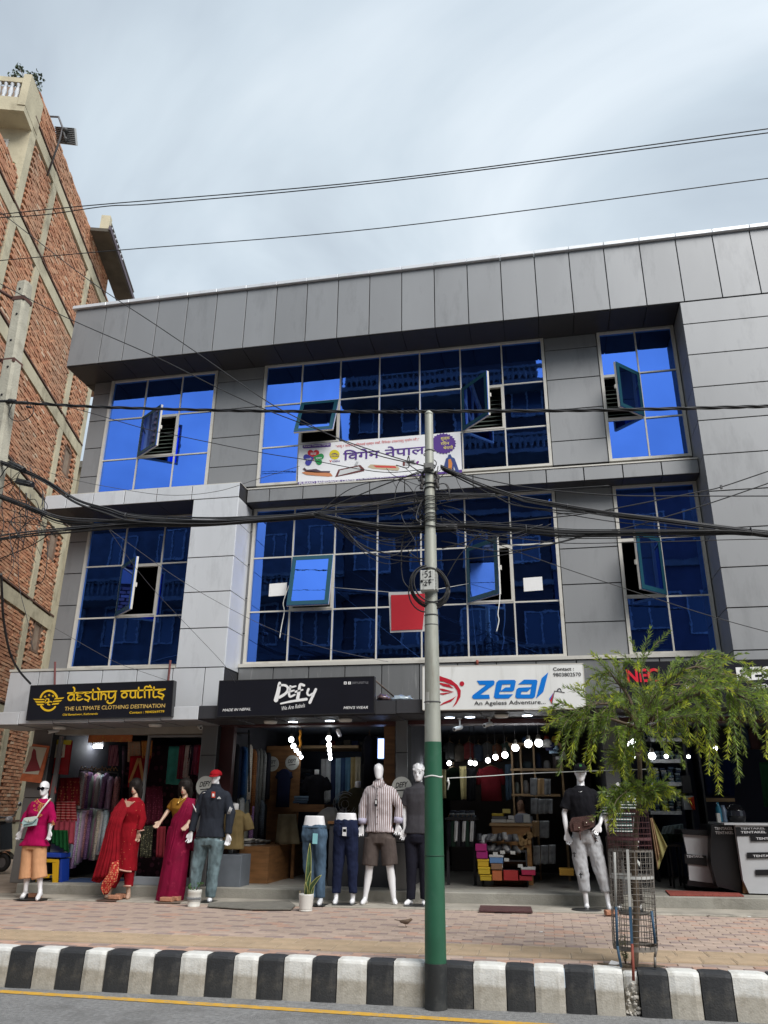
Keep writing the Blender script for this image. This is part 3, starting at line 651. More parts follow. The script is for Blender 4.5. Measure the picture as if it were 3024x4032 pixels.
    mb = MB(); tbox(mb,7.76,10.4,-8,-0.25,15.6,18.65); obj('rear_wing', mb, mat('rear_wing_brick',(0.36,0.20,0.13),0.9,var=0.3,scale=3), T)
    # small roof terrace jutting out at the far end of the flank
    mb = MB(); tbox(mb,5.0,8.9,0.03,0.62,18.66,18.78); obj('terrace_slab', mb, mat('dark_mottled_cement',(0.085,0.075,0.06),0.9,var=0.3,scale=2), T)  # the whole slab has one dark, mottled cement tone
    mb = MB(); tbox(mb,4.95,8.95,0.60,0.66,18.70,18.86); obj('terrace_edge', mb, plain((0.10,0.08,0.10),0.8), T)
    mb = MB(); tbox(mb,5.0,5.22,0.30,0.58,18.78,19.3); obj('terrace_post', mb, M_PLAST, T)
    for k in range(7): inst('baluster', bal, BW(5.4+k*0.25,0.55,18.78), T, scale=(0.8,0.8,0.75))
    mb = MB(); tbox(mb,5.22,8.8,0.52,0.58,19.15,19.2); obj('terrace_rail', mb, plain((0.12,0.11,0.1),0.8), T)
tower()
def far_house():
    H = thing('rear_house', 'plain cement house standing in the gap behind the brick tower', 'building', (-13,26,0))
    obj('wall', MB().box(-19,-9.0,24,31,0,13.5), M_PLAST, H)
    for z in (2,5,8,11):
        for x in (-15.5,-13.2,-11.0): 
            f = obj('window', MB().box(x,x+1.0,23.94,24.05,z,z+1.3), M_ALU, H); obj('pane', MB().box(x+0.08,x+0.92,23.92,23.95,z+0.08,z+1.22), plain((0.06,0.07,0.09),0.1), f)
    obj('roof', MB().box(-19.2,-8.8,23.8,31.2,13.5,13.75), M_CONC, H)
far_house()
# leaf card shared by the small plants: a folded pointed leaf
def leaf(mb, p, d, n, ln, wd):
    d = d.normalized(); s = d.cross(n)
    if s.length < 1e-4: s = d.cross(Vector((1,0,0)))
    s.normalize(); up = s.cross(d)
    a = p; b = p+d*ln*0.45+s*wd+up*wd*0.3; c = p+d*ln; e = p+d*ln*0.45-s*wd+up*wd*0.3; m = p+d*ln*0.45
    mb.add([a,b,m,c,e],[(0,1,2),(1,3,2),(0,2,4),(2,3,4)])
def rvec(): return Vector((random.gauss(0,1),random.gauss(0,1),random.gauss(0,1))).normalized()
M_LEAFD = mat('dark_leaf', (0.045,0.075,0.03), 0.55, var=0.3, scale=3)
M_BARK = mat('bark', (0.13,0.095,0.065), 0.9, var=0.25, scale=6, bump=0.6, bscale=30)
def roof_shrub():
    base = BW(0.1,-0.35,18.5); T = thing('roof_shrub', 'leggy leafy shrub growing on the corner of the brick tower roof', 'plant', base)
    mb = MB().lathe([(0.12,0),(0.17,0.28),(0.16,0.28),(0.02,0.25)], tuple(base), 12); obj('pot', mb, plain((0.3,0.16,0.1),0.8), T)
    st = MB(); lf = MB(); c6 = crop(0,200,1.843)
    for (x,y) in ((140,120),(100,180),(150,205),(230,185),(280,180),(270,240),(100,295),(180,235),(245,290),(120,225)):
        q = PY(*c6(x,y), base.y+random.uniform(-0.25,0.2)); m = base+Vector((0,0,0.3)); mid = m.lerp(q,0.5)+Vector((random.uniform(-.08,.08),0,0.05))
        st.tube([m,mid,q],[0.012,0.009,0.005],4)
        for k in range(34):
            p = q+rvec()*random.uniform(0.02,0.16); leaf(lf,p,rvec()+Vector((0,0,-0.4)),rvec(),random.uniform(0.07,0.12),0.03)
    obj('stem', st, M_BARK, T); obj('foliage', lf, M_LEAFD, T)
    base = BW(-0.1,-0.5,15.95); T = thing('ledge_plant', 'small green plant hanging on the tower ledge under the cream window', 'plant', base); lf = MB(); st = MB()
    for k in range(9):
        q = base+Vector((random.uniform(-.3,.35),random.uniform(-.3,.1),random.uniform(-.15,.35))); st.tube([base,base.lerp(q,0.5)+Vector((0,0,.1)),q],0.008,4)
        for j in range(12): leaf(lf,q+rvec()*random.uniform(0,0.12),rvec(),rvec(),0.11,0.035)
    obj('stem', st, M_BARK, T); obj('foliage', lf, mat('fresh_leaf',(0.10,0.17,0.05),0.5,var=0.2), T)
roof_shrub()
def solar():
    c6 = crop(0,200,1.843); Y = 13.6
    T = thing('solar_panel', 'small corrugated panel on a bent pole at the tower wall', 'panel', BW(1.2,0.1,17.6))
    a,b,c,d = [PY(*c6(*p),Y) for p in ((402,548),(540,560),(552,684),(415,668))]
    mb = MB(); th = Vector((0.02,0.05,0.02))
    mb.add([a,b,c,d,a+th,b+th,c+th,d+th],[(0,1,2,3)[::-1],(4,5,6,7),(0,1,5,4),(1,2,6,5),(2,3,7,6),(3,0,4,7)]); obj('sheet', mb, plain((0.24,0.25,0.25),0.5), T)
    mb = MB()
    for k in range(9):
        t = (k+0.5)/9; p = a.lerp(d,t); q = b.lerp(c,t); mb.tube([p-th*0.3,q-th*0.3],0.018,5)
    obj('rib', mb, plain((0.10,0.10,0.10),0.5), T)
    P = [PY(*c6(*p),Y-0.1) for p in ((415,770),(432,650),(455,560),(425,480),(342,476))]; P[0] = BW(1.25,0.05,17.2)
    obj('pole', MB().tube(P,0.028,7), plain((0.12,0.12,0.13),0.6), T)
    obj('clamp', MB().ball(PY(*c6(475,575),Y-0.1),0.07,8,5).ball(PY(*c6(475,640),Y-0.1),0.06,8,5).tube([PY(*c6(455,560),Y-0.1),PY(*c6(478,660),Y-0.1)],0.03,6), plain((0.05,0.05,0.05),0.6), T)
solar()
# ================================================================== houses across the road: they are what the mirror glass shows
M_OPT = mat('dark_trim',(0.12,0.115,0.105),0.9,var=0.3,scale=1.5)  # dark mottled tone for parapets, string courses and balconies
def opposite(name, label, x0, x1, H, wallm, winw, floors, balc=()):
    Y = -7.0; T = thing(name, label, 'building', ((x0+x1)/2, Y, 0)); zf = H/floors
    obj('wall', MB().box(x0,x1,Y-8,Y,0,H), wallm, T); obj('parapet', MB().box(x0-0.1,x1+0.1,Y-0.3,Y+0.12,H,H+0.5), M_OPT, T)
    n = max(2, int((x1-x0)/2.2)); pit = (x1-x0)/n
    for f in range(1, floors):
        z = f*zf+0.9; obj('string_course', MB().box(x0-0.05,x1+0.05,Y,Y+0.14,f*zf-0.12,f*zf+0.1), M_OPT, T)
        for i in range(n):
            x = x0+pit*(i+0.5); ww = winw*pit; o = MB(); e = 0.07
            o.box(x-ww/2,x+ww/2,Y,Y+0.07,z,z+e).box(x-ww/2,x+ww/2,Y,Y+0.07,z+1.5-e,z+1.5).box(x-ww/2,x-ww/2+e,Y,Y+0.07,z+e,z+1.5-e).box(x+ww/2-e,x+ww/2,Y,Y+0.07,z+e,z+1.5-e).box(x-e/2,x+e/2,Y,Y+0.06,z+e,z+1.5-e)
            fr = obj('window', o, plain((0.22,0.22,0.21),0.6), T); obj('pane', MB().box(x-ww/2+e,x+ww/2-e,Y+0.005,Y+0.02,z+e,z+1.5-e), plain((0.04,0.05,0.06),0.15), fr)
    bal = MB().lathe([(0.07,0),(0.04,0.1),(0.08,0.25),(0.035,0.5),(0.07,0.6)], n=8).mesh('baluster'); bal.materials.append(M_OPT)
    for z in balc:
        obj('balcony', MB().box(x0-0.3,x1+0.3,Y,Y+1.3,z,z+0.2), M_OPT, T); obj('balcony_rail', MB().box(x0-0.3,x1+0.3,Y+1.15,Y+1.32,z+0.8,z+0.92), M_OPT, T)
        for k in range(int((x1-x0+0.4)/0.24)): inst('baluster', bal, (x0-0.2+k*0.24,Y+1.23,z+0.2), T)
M_OPB = mat('dark_brick_wall',(0.035,0.024,0.022),0.9,var=0.3,scale=1.2)
M_OPG = mat('grey_tiled_wall',(0.06,0.06,0.065),0.8,var=0.3,scale=2)
opposite('corner_house', 'tall dark brick house across the road with balustraded balconies', -7.9, 1.1, 23.5, M_OPB, 0.62, 7, (6.6,15.6,18.9))
opposite('grey_house', 'lower grey tiled house across the road', -24, -7.95, 14.5, M_OPG, 0.55, 4, (9.7,))
opposite('violet_house', 'low violet grey house across the road with wide windows', 1.15, 15, 14.3, mat('violet_wall',(0.05,0.045,0.065),0.85,var=0.2,scale=1.5), 0.7, 4)
# ================================================================== poles
M_GALV = mat('weathered_steel', (0.40,0.41,0.36), 0.55, 0.25, var=0.12, scale=2.5, dirt=(0.26,0.245,0.2), dscale=3, dlo=0.5, dhi=0.75, stretch=(3,3,0.6))
M_PGRN = mat('pole_green', (0.022,0.115,0.062), 0.5, var=0.12, scale=3, dirt=(0.045,0.13,0.085), dscale=6, dlo=0.55, dhi=0.8)
M_PBLK = mat('pole_black', (0.025,0.028,0.03), 0.6, var=0.2, scale=5, dirt=(0.08,0.08,0.075), dscale=8, dlo=0.5, dhi=0.75)
M_WIRE = mat('cable_black', (0.018,0.018,0.020), 0.5, var=0.2, scale=3)
M_WIREG = mat('cable_grey', (0.075,0.075,0.08), 0.5)
PX0, PY0 = -1.022, 7.56
def zpx(y, x=1715, Y=PY0): return PY(x, y, Y).z
def steel_pole():
    T = thing('utility_pole', 'steel utility pole with green base rising from the kerb', 'pole', (PX0,PY0,zroad(PX0)))
    zb = zroad(PX0)-0.02; zk = zpx(3790); zg = zpx(2922); zt = zpx(1632,1720); z1 = zpx(2106); z2 = zpx(1830)
    def rad(y, w, x=1715): # photo width of the tube in pixels at height y
        p = PY(x,y,PY0)-Vector((0,0,CAMZ)); return w*p.dot(CF)/FPX/2
    def sec(nm, za, zb_, r0, r1, m):
        return obj(nm, MB().lathe([(r0,za),(r0,za+0.002),(r1,zb_-0.002),(r1,zb_)], (PX0,PY0,0), 24), m, T)
    sec('painted_foot', zb, zk, rad(3900,90), rad(3790,88), M_PBLK); sec('green_section', zk, zg, rad(3790,86), rad(2922,66.5), M_PGRN)
    zs = zpx(3368); obj('seam', MB().lathe([(rad(3368,79),zs-0.004),(rad(3368,80.5),zs),(rad(3368,79),zs+0.004)],(PX0,PY0,0),24), plain((0.012,0.06,0.035),0.6), T)
    sec('lower_shaft', zg, zpx(2430), rad(2922,65), rad(2430,53), M_GALV); sec('middle_shaft', zpx(2430), z1, rad(2430,51), rad(2106,47), M_GALV)
    sec('upper_shaft', z1, z2, rad(2106,43), rad(1830,37), M_GALV); sec('top_shaft', z2, zt, rad(1830,35), rad(1632,32), M_GALV)
    obj('pole_cap', MB().lathe([(rad(1632,33),zt),(rad(1632,33),zt+0.02),(0.02,zt+0.05)],(PX0,PY0,0),16), M_GALV, T)
    for y,wd in ((2423,54),(2462,53),(1775,36),(2765,64)): 
        z = zpx(y); obj('band', MB().lathe([(rad(y,wd+1),z-0.006),(rad(y,wd+3),z),(rad(y,wd+1),z+0.006)],(PX0,PY0,0),20), plain((0.10,0.10,0.10),0.5,metal=0.5), T)
    for y in (1838,1862,1905,1925,1960,1975,1998,2010,2032,2048,2058,2070):      # turns of wire wound round the shaft
        z = zpx(y); r = rad(y,46 if y > 1950 else 40)+0.006; tl = random.uniform(-0.03,0.03)
        obj('wound_wire', MB().tube([(PX0+r*math.cos(a),PY0+r*math.sin(a),z+tl*math.cos(a+1)) for a in [k*math.pi/8 for k in range(17)]],0.006,5), M_WIRE, T)
    obj('bracket', MB().box(PX0-0.05,PX0+0.05,PY0-0.10,PY0-0.04,zpx(1860),zpx(1835)).box(PX0-0.03,PX0+0.03,PY0-0.12,PY0-0.1,zpx(1856),zpx(1840)), plain((0.25,0.25,0.24),0.5,metal=0.6), T)
    for s in (-1,1):
        for k in range(4):
            z = zpx(1868+k*16); obj('insulator', MB().lathe([(0.012,-0.03),(0.026,-0.015),(0.012,0),(0.026,0.015),(0.012,0.03)],(PX0+s*(0.075+0.012*(k%2)),PY0-0.02,z),8), plain((0.05,0.045,0.045),0.35), T)
    st = MB(); z0 = zpx(2775,1690); obj('sticker', MB().add([(PX0-rad(2740,62)*1.003*math.sin(a),PY0-rad(2740,62)*1.012*math.cos(a),z) for z in (zpx(2775),zpx(2728)) for a in (0.25,0.45,0.65,0.85)],[(0,4,5,1),(1,5,6,2),(2,6,7,3)]), plain((0.5,0.49,0.45),0.8), T)
steel_pole()
def concrete_pole():
    Y = 7.75; c6 = crop(0,200,1.843)
    A = PY(*c6(182,1690),Y); W = 0.31*(PY(*c6(243,1715),Y)-PY(*c6(128,1690),Y)).x
    Bp = PY(-13,1806,Y); d = (A-Bp)/(A.z-Bp.z); base = A-d*(A.z-0.2)
    T = thing('concrete_pole', 'leaning square concrete pole in front of the brick tower', 'pole', base)
    def ring(z, w, c=0.03):
        p = base+d*(z-base.z); return [(p.x+x,p.y+y,z) for x,y in ((-w+c,-w),(w-c,-w),(w,-w+c),(w,w-c),(w-c,w),(-w+c,w),(-w,w-c),(-w,-w+c))]
    obj('shaft', MB().loft([ring(0.2,W*1.75),ring(A.z*0.5,W*1.35),ring(A.z-0.04,W*1.02),ring(A.z,W*0.9)],True,False), M_CONCL, T)
    for z in (A.z-0.30,A.z-1.30):
        p = base+d*(z-base.z); w = W*1.12
        obj('strap', MB().box(p.x-w,p.x+w,p.y-w,p.y+w,z-0.03,z+0.03).tube([(p.x-w,p.y-w,z),(p.x-w-0.5,p.y-w,z+0.35)],0.025,6), mat('rusty_iron',(0.10,0.045,0.035),0.8,var=0.25,scale=8), T)
    for k in range(9):
        z = A.z-0.15-k*0.42; p = base+d*(z-base.z); ww = W*(1.02+0.5*(A.z-z)/A.z)
        obj('bolt_hole', MB().ball((p.x+0.02*(k%2),p.y-ww*1.0,z),0.018,8,4), M_SEAM, T)
concrete_pole()
# ================================================================== cables
def spline(P, n=8):
    P = [Vector(p) for p in P]; out = []
    if len(P) == 2: return [P[0].lerp(P[1],i/n) for i in range(n+1)]
    Q = [P[0]*2-P[1]]+P+[P[-1]*2-P[-2]]
    for i in range(1,len(Q)-2):
        a,b,c,d = Q[i-1:i+3]
        for k in range(n):
            t = k/n; out.append(0.5*((2*b)+(c-a)*t+(2*a-5*b+4*c-d)*t*t+(3*b-a-3*c+d)*t**3))
    out.append(P[-1]); return out
def path(px, Y, Y2=None):
    k = len(px)
    return spline([PY(x,y,Y+((Y2-Y)*i/(k-1) if Y2 else 0)) for i,(x,y) in enumerate(px)])
def cable(px, Y, label, r=0.006, m=None, Y2=None, group='overhead cables', name='overhead_cable', cat='cable'):
    obj(name, MB().tube(path(px,Y,Y2), r, 6), m or M_WIRE, label=label, cat=cat, group=group)
cable([(-200,862),(0,844),(364,808),(1513,707),(3024,507),(3200,484)],7.4,'upper of two close wires crossing the sky above the roof',0.007)
cable([(-200,872),(0,857),(180,845),(420,812),(640,799),(1513,716),(3024,523),(3200,500)],7.42,'lower of two close wires crossing the sky above the roof',0.007)
cable([(-200,1044),(0,1026),(456,986),(1511,897),(3024,702),(3200,680)],7.5,'single wire crossing the sky just above the roof edge',0.006)
cable([(-100,775),(0,835),(346,1100),(612,1278),(774,1388),(1040,1573),(1177,1649),(1311,1718),(1477,1790),(1690,1838)],7.5,'steep wire from the sky corner down to the steel pole',0.006,Y2=7.66)
cable([(-100,1068),(0,1117),(250,1245),(600,1399),(847,1522),(1022,1603),(1224,1681),(1405,1753),(1690,1842)],7.55,'second steep wire slanting past the grey fascia to the steel pole',0.006,Y2=7.66)
cable([(150,1578),(300,1610),(570,1688),(696,1715),(1021,1781),(1250,1817),(1420,1848),(1542,1860),(1690,1845)],7.6,'thin wire drooping from the twisted cable to the steel pole',0.0045)
cable([(0,1790),(250,1878),(479,1926),(672,1950),(853,1935),(1003,1890),(1180,1835)],7.9,'thin grey wire sagging along the silver balcony band',0.003,M_WIREG)
cable([(427,2083),(536,2238),(632,2352),(753,2479),(882,2617),(928,2690)],8.0,'thin wire dropping across the silver column',0.003,M_WIREG,Y2=11)
cable([(427,2081),(714,2286),(970,2430),(1150,2509),(1311,2560),(1528,2606)],8.0,'thin wire slanting down across the middle windows',0.003,M_WIREG,Y2=11)
cable([(216,2473),(439,2599),(548,2641),(662,2680)],9,'thin drop wire ending at the outfitter sign',0.003,M_WIREG,Y2=11)
cable([(1738,1845),(1900,1885),(2100,1922),(2417,1950),(2763,1953),(3024,1953),(3200,1952)],7.66,'wire running level to the right block',0.006)
cable([(1738,2075),(1900,2068),(2100,2045),(2339,2017),(2740,1939),(2841,1917),(3024,1856),(3200,1800)],7.66,'wire climbing to the right past a clip',0.006)
cable([(1738,2130),(1960,2170),(2140,2150),(2330,2105),(2490,2073),(2662,2023),(2824,1972),(3024,1903),(3200,1840)],7.66,'wire climbing steeply out of the right bundle',0.006)
cable([(1760,2060),(1900,2120),(2100,2195),(2378,2290),(2640,2376),(2830,2435),(3024,2488),(3200,2530)],7.7,'thin wire falling to the right across the grey pier',0.004)
for k,(px,lb) in enumerate(((((1318,2060),(1405,2132),(1506,2176),(1694,2205)),'loose wire sagging into the steel pole'),(((1310,2066),(1434,2168),(1579,2208),(1750,2206),(1960,2188),(2140,2150),(2330,2100)),'long loose wire sagging behind the steel pole'),
    (((1300,2056),(1400,2110),(1540,2148),(1690,2150)),'short loose wire bowed under the bundle'),(((1253,2015),(1400,1955),(1540,1898),(1690,1850)),'wire rising from the bundle to the bracket'),
    (((1253,2018),(1380,1925),(1520,1890),(1600,1905),(1650,1985),(1660,2040)),'looping wire arched over beside the steel pole'),(((1550,1990),(1570,1900),(1640,1860),(1690,1850)),'short wire hooked up to the bracket'),
    (((1740,1850),(1850,1905),(1960,1960),(2034,1990),(2200,2010),(2400,2020)),'wire falling right from the bracket'),(((1690,2240),(1650,2215),(1640,2100),(1652,2030),(1625,1985),(1560,1995)),'dark wire dropping to the coil'),
    (((1740,1990),(1800,2005),(1860,2040),(1900,2075)),'short wire falling into the right bundle'),(((1740,2160),(1850,2130),(1930,2090),(2000,2075)),'wire rising into the right bundle'),
    (((1760,2270),(1800,2200),(1850,2140),(1905,2080)),'wire climbing from the coil into the bundle'),(((1740,1945),(1900,1950),(2034,1935),(2200,1925),(2400,1912)),'wire passing level over the window frame'),
    (((1580,2235),(1585,2130),(1620,2060),(1690,2030)),'wire hanging in a long loop left of the coil'),(((1580,2235),(1590,2290),(1625,2330)),'end of the long loop running into the coil'))):
    cable(px,7.66+0.01*(k%5),lb,0.005 if k%3 else 0.007)
def bundle(px, Y, n, spread, label, r=0.006, seed=1, ties=()):
    random.seed(seed); base = path(px,Y); C = base[len(base)//2]
    T = thing('cable_bundle', label, 'cable bundle', C, 'tied cable bundles'); k = len(base)
    for i in range(n):
        a = random.uniform(0,6.28); rr = spread*math.sqrt(random.random()); ph = random.uniform(0,6.28); am = random.uniform(0.3,1.0)*spread; fr = random.uniform(0.6,1.6); sag = abs(random.gauss(0,1))*spread*1.2
        pts = []
        for j,p in enumerate(base):
            t = j/(k-1); q = 0.75+0.5*math.sin(t*6.28*fr+ph)
            pts.append(p+Vector((0, rr*math.cos(a)+am*0.4*math.cos(t*5*fr+ph), rr*math.sin(a)*q+am*0.5*math.sin(t*6.28*fr+ph)-sag*math.sin(t*math.pi))))
        obj('strand', MB().tube(pts,r*random.uniform(0.75,1.15),5), M_WIRE if random.random() < 0.8 else M_WIREG, T)
    for t in ties:
        j = int(t*(k-1)); p = base[j]; obj('tie', MB().tube([p+Vector((0,0.0+spread*1.1*math.cos(q),spread*1.3*math.sin(q))) for q in [x*0.785 for x in range(9)]],0.005,4), M_WIREG, T)
    random.seed(seed+50)
bundle([(-150,1770),(60,1838),(180,1888),(300,1964),(420,2005),(536,2037),(813,2050),(1000,2042),(1253,2025)],7.72,15,0.026,'bundle descending from the splices and joining the main run',seed=3,ties=(0.35,0.6))
bundle([(-150,1905),(0,1952),(127,1994),(244,2035),(411,2043),(600,2050),(813,2052),(1100,2036),(1253,2027)],7.74,13,0.028,'bundle curving in from the tower wall to the main run',seed=4,ties=(0.3,))
bundle([(-150,2150),(0,2115),(111,2098),(215,2086),(411,2066),(600,2052),(813,2050),(1100,2040),(1253,2030)],7.76,15,0.034,'low bundle rising from the alley to the main run',seed=5,ties=(0.32,0.7))
bundle([(1240,2030),(1400,2052),(1560,2068),(1690,2072),(1800,2078)],7.6,18,0.030,'thick dark bundle reaching the steel pole from the left',seed=6)
bundle([(1240,2018),(1400,2000),(1560,1975),(1690,1955),(1800,1945),(1950,1950)],7.6,10,0.05,'spread bundle crossing the steel pole above the main run',r=0.005,seed=7)
bundle([(1700,2072),(1850,2070),(2000,2078),(2100,2084),(2261,2094),(2595,2090),(2902,2089),(3024,2103),(3250,2125)],7.66,16,0.032,'level bundle leaving the steel pole to the right',seed=8,ties=(0.35,0.8))
bundle([(1735,1842),(1880,1905),(2034,1957),(2100,1970),(2387,2017),(2590,2042),(2902,2083),(3024,2097),(3250,2120)],7.66,11,0.022,'sloping bundle falling right from the pole bracket',seed=9,ties=(0.45,0.8))
def twisted():
    base = path([(-150,1576),(0,1582),(437,1604),(1000,1618),(1511,1621),(1725,1620),(2370,1615),(3024,1600),(3250,1592)],7.68)
    fine = []
    for i in range(len(base)-1):
        for k in range(8): fine.append(base[i].lerp(base[i+1],k/8))
    T = thing('twisted_cable', 'thick twisted power cable passing level over the pole top', 'cable', fine[len(fine)//2])
    for s in range(3):
        obj('strand', MB().tube([p+Vector((0,0.011*math.cos(i*0.22+s*2.09),0.011*math.sin(i*0.22+s*2.09))) for i,p in enumerate(fine)],0.010,5), M_WIRE, T)
    c5 = crop(0,1500,3.16)
    for a,b,r in (((0,255),(130,250),0.02),((110,245),(190,255),0.028),((190,270),(340,270),0.02),((330,320),(385,330),0.016)):
        obj('clamp', MB().tube([PY(*c5(*a),7.66),PY(*c5(*b),7.66)],r,6), M_WIRE, T)
twisted()
def splices():
    c5 = crop(0,1500,3.16)
    for (a,b,lb) in (((125,1025),(300,1110),'black ribbed cable splice nearer the pole shaft'),((215,1250),(410,1290),'black ribbed cable splice lying lower on the bundle')):
        p,q = PY(*c5(*a),7.66),PY(*c5(*b),7.66); T = thing('cable_splice', lb, 'splice', p)
        obj('housing', MB().tube([p,q],0.035,8), M_WIRE, T); d = (q-p).normalized()
        for k in range(7):
            o = Vector((0,0.035*math.cos(k*0.9),0.035*math.sin(k*0.9))); obj('rib', MB().tube([p+o+d*0.02,q+o-d*0.02],0.007,4), plain((0.03,0.03,0.032),0.4), T)
    # drooping loops and the tangle by the tower
    for i,(px,lb,r) in enumerate(((((55,1575),(35,1630),(55,1655),(95,1655),(128,1630),(130,1590)),'cable loop hanging from the twisted cable clamp',0.006),(((0,1880),(30,1840),(70,1835),(95,1850)),'short loop over the upper splice',0.007),
        (((0,1840),(40,1815),(60,1840)),'small arch of wire by the concrete pole',0.005),(((0,1925),(60,1895),(110,1898)),'wire arch feeding the lower splice',0.006),(((45,1800),(45,1900),(75,1980),(78,2100),(60,2200)),'thin wire hanging down the tower wall',0.004),
        (((55,1960),(58,2060),(70,2120),(75,2300),(110,2450),(130,2560)),'long thin wire dangling past the tower windows',0.004),(((10,1930),(8,2010),(15,2060),(5,2110)),'short dangling wire at the frame of the tower',0.005),
        (((75,2090),(40,2180),(0,2210)),'grey wire curving down into the alley',0.004),(((215,2090),(120,2150),(0,2200)),'wire stretching from the tie down to the alley',0.006),(((0,1995),(100,2030),(215,2075)),'slack wire under the curving bundle',0.005),(((0,2050),(110,2062),(215,2080)),'slack wire above the low bundle',0.005),
        (((80,1890),(78,1950),(100,1990),(180,2030)),'slack wire dropped from the lower splice',0.005))):
        cable(px,7.7+0.02*i,lb,r,group='loose wires by the tower')
    cable([(4,2260),(8,2340),(14,2440),(38,2566),(75,2640),(120,2692)],9,'thick dark cable dropping to the silver sign band',0.018,Y2=11.2,group='loose wires by the tower')
    obj('cable_clip', MB().box(-0.01,0.01,-0.01,0.01,-0.02,0.02), M_WIREG, label='small metal clip on the climbing wire', cat='clip').location = PY(2841,1925,7.66)
splices()
def tangle():
    random.seed(77); words = ['curled','kinked','slack','bent','doubled','drooping','crossed','looped']
    T = thing('wire_tangle','tangle of spare drop wires knotted at the pole bracket','wires',PY(1690,1900,7.6))
    for k in range(26):
        x,y = 1690+random.gauss(0,34),1900+random.uniform(-50,150); P = [(x,y)]
        for i in range(4): x += random.gauss(0,45); y += random.gauss(6,34); P.append((x,y))
        obj('wire', MB().tube(path(P,7.58+random.uniform(-.04,.14)),random.choice((0.0035,0.0045,0.006)),5), M_WIRE if k%3 else M_WIREG, T)
    T = thing('wire_tangle','tangle of drop wires hanging beside the brick tower','wires',PY(60,2000,7.8))
    for k in range(18):
        x,y = random.uniform(-40,160),random.uniform(1830,2060); P = [(x,y)]
        for i in range(4): x += random.gauss(5,35); y += random.gauss(40,45); P.append((x,y))
        obj('wire', MB().tube(path(P,7.7+random.uniform(0,.3)),random.choice((0.0035,0.005,0.006)),5), M_WIRE if k%3 else M_WIREG, T)
    T = thing('wire_loops','open loops of thin wire sagging under the main run','wires',PY(1450,2120,7.7))
    for k in range(9):
        x0 = 1290+random.uniform(0,60); x1 = 1690-random.uniform(0,30); d = random.uniform(40,170); y0 = 2040+random.uniform(-10,30); y1 = random.uniform(2040,2160)
        obj('wire', MB().tube(path([(x0,y0),(x0*0.7+x1*0.3,y0*0.7+y1*0.3+d*0.7),(x0*0.35+x1*0.65,y0*0.35+y1*0.65+d*0.8),(x1,y1)],7.64+0.02*k),0.004,5), M_WIRE if k%3 else M_WIREG, T)
    for k in range(8):
        x0 = 1745; x1 = random.uniform(1950,2350); y0 = random.uniform(1940,2120); d = random.uniform(10,110); y1 = 2080+random.uniform(-20,20)
        obj('wire', MB().tube(path([(x0,y0),(x0*0.7+x1*0.3,y0*0.7+y1*0.3+d*0.7),(x0*0.35+x1*0.65,y0*0.35+y1*0.65+d*0.8),(x1,y1)],7.64+0.02*k),0.004,5), M_WIRE if k%3 else M_WIREG, T)
tangle()
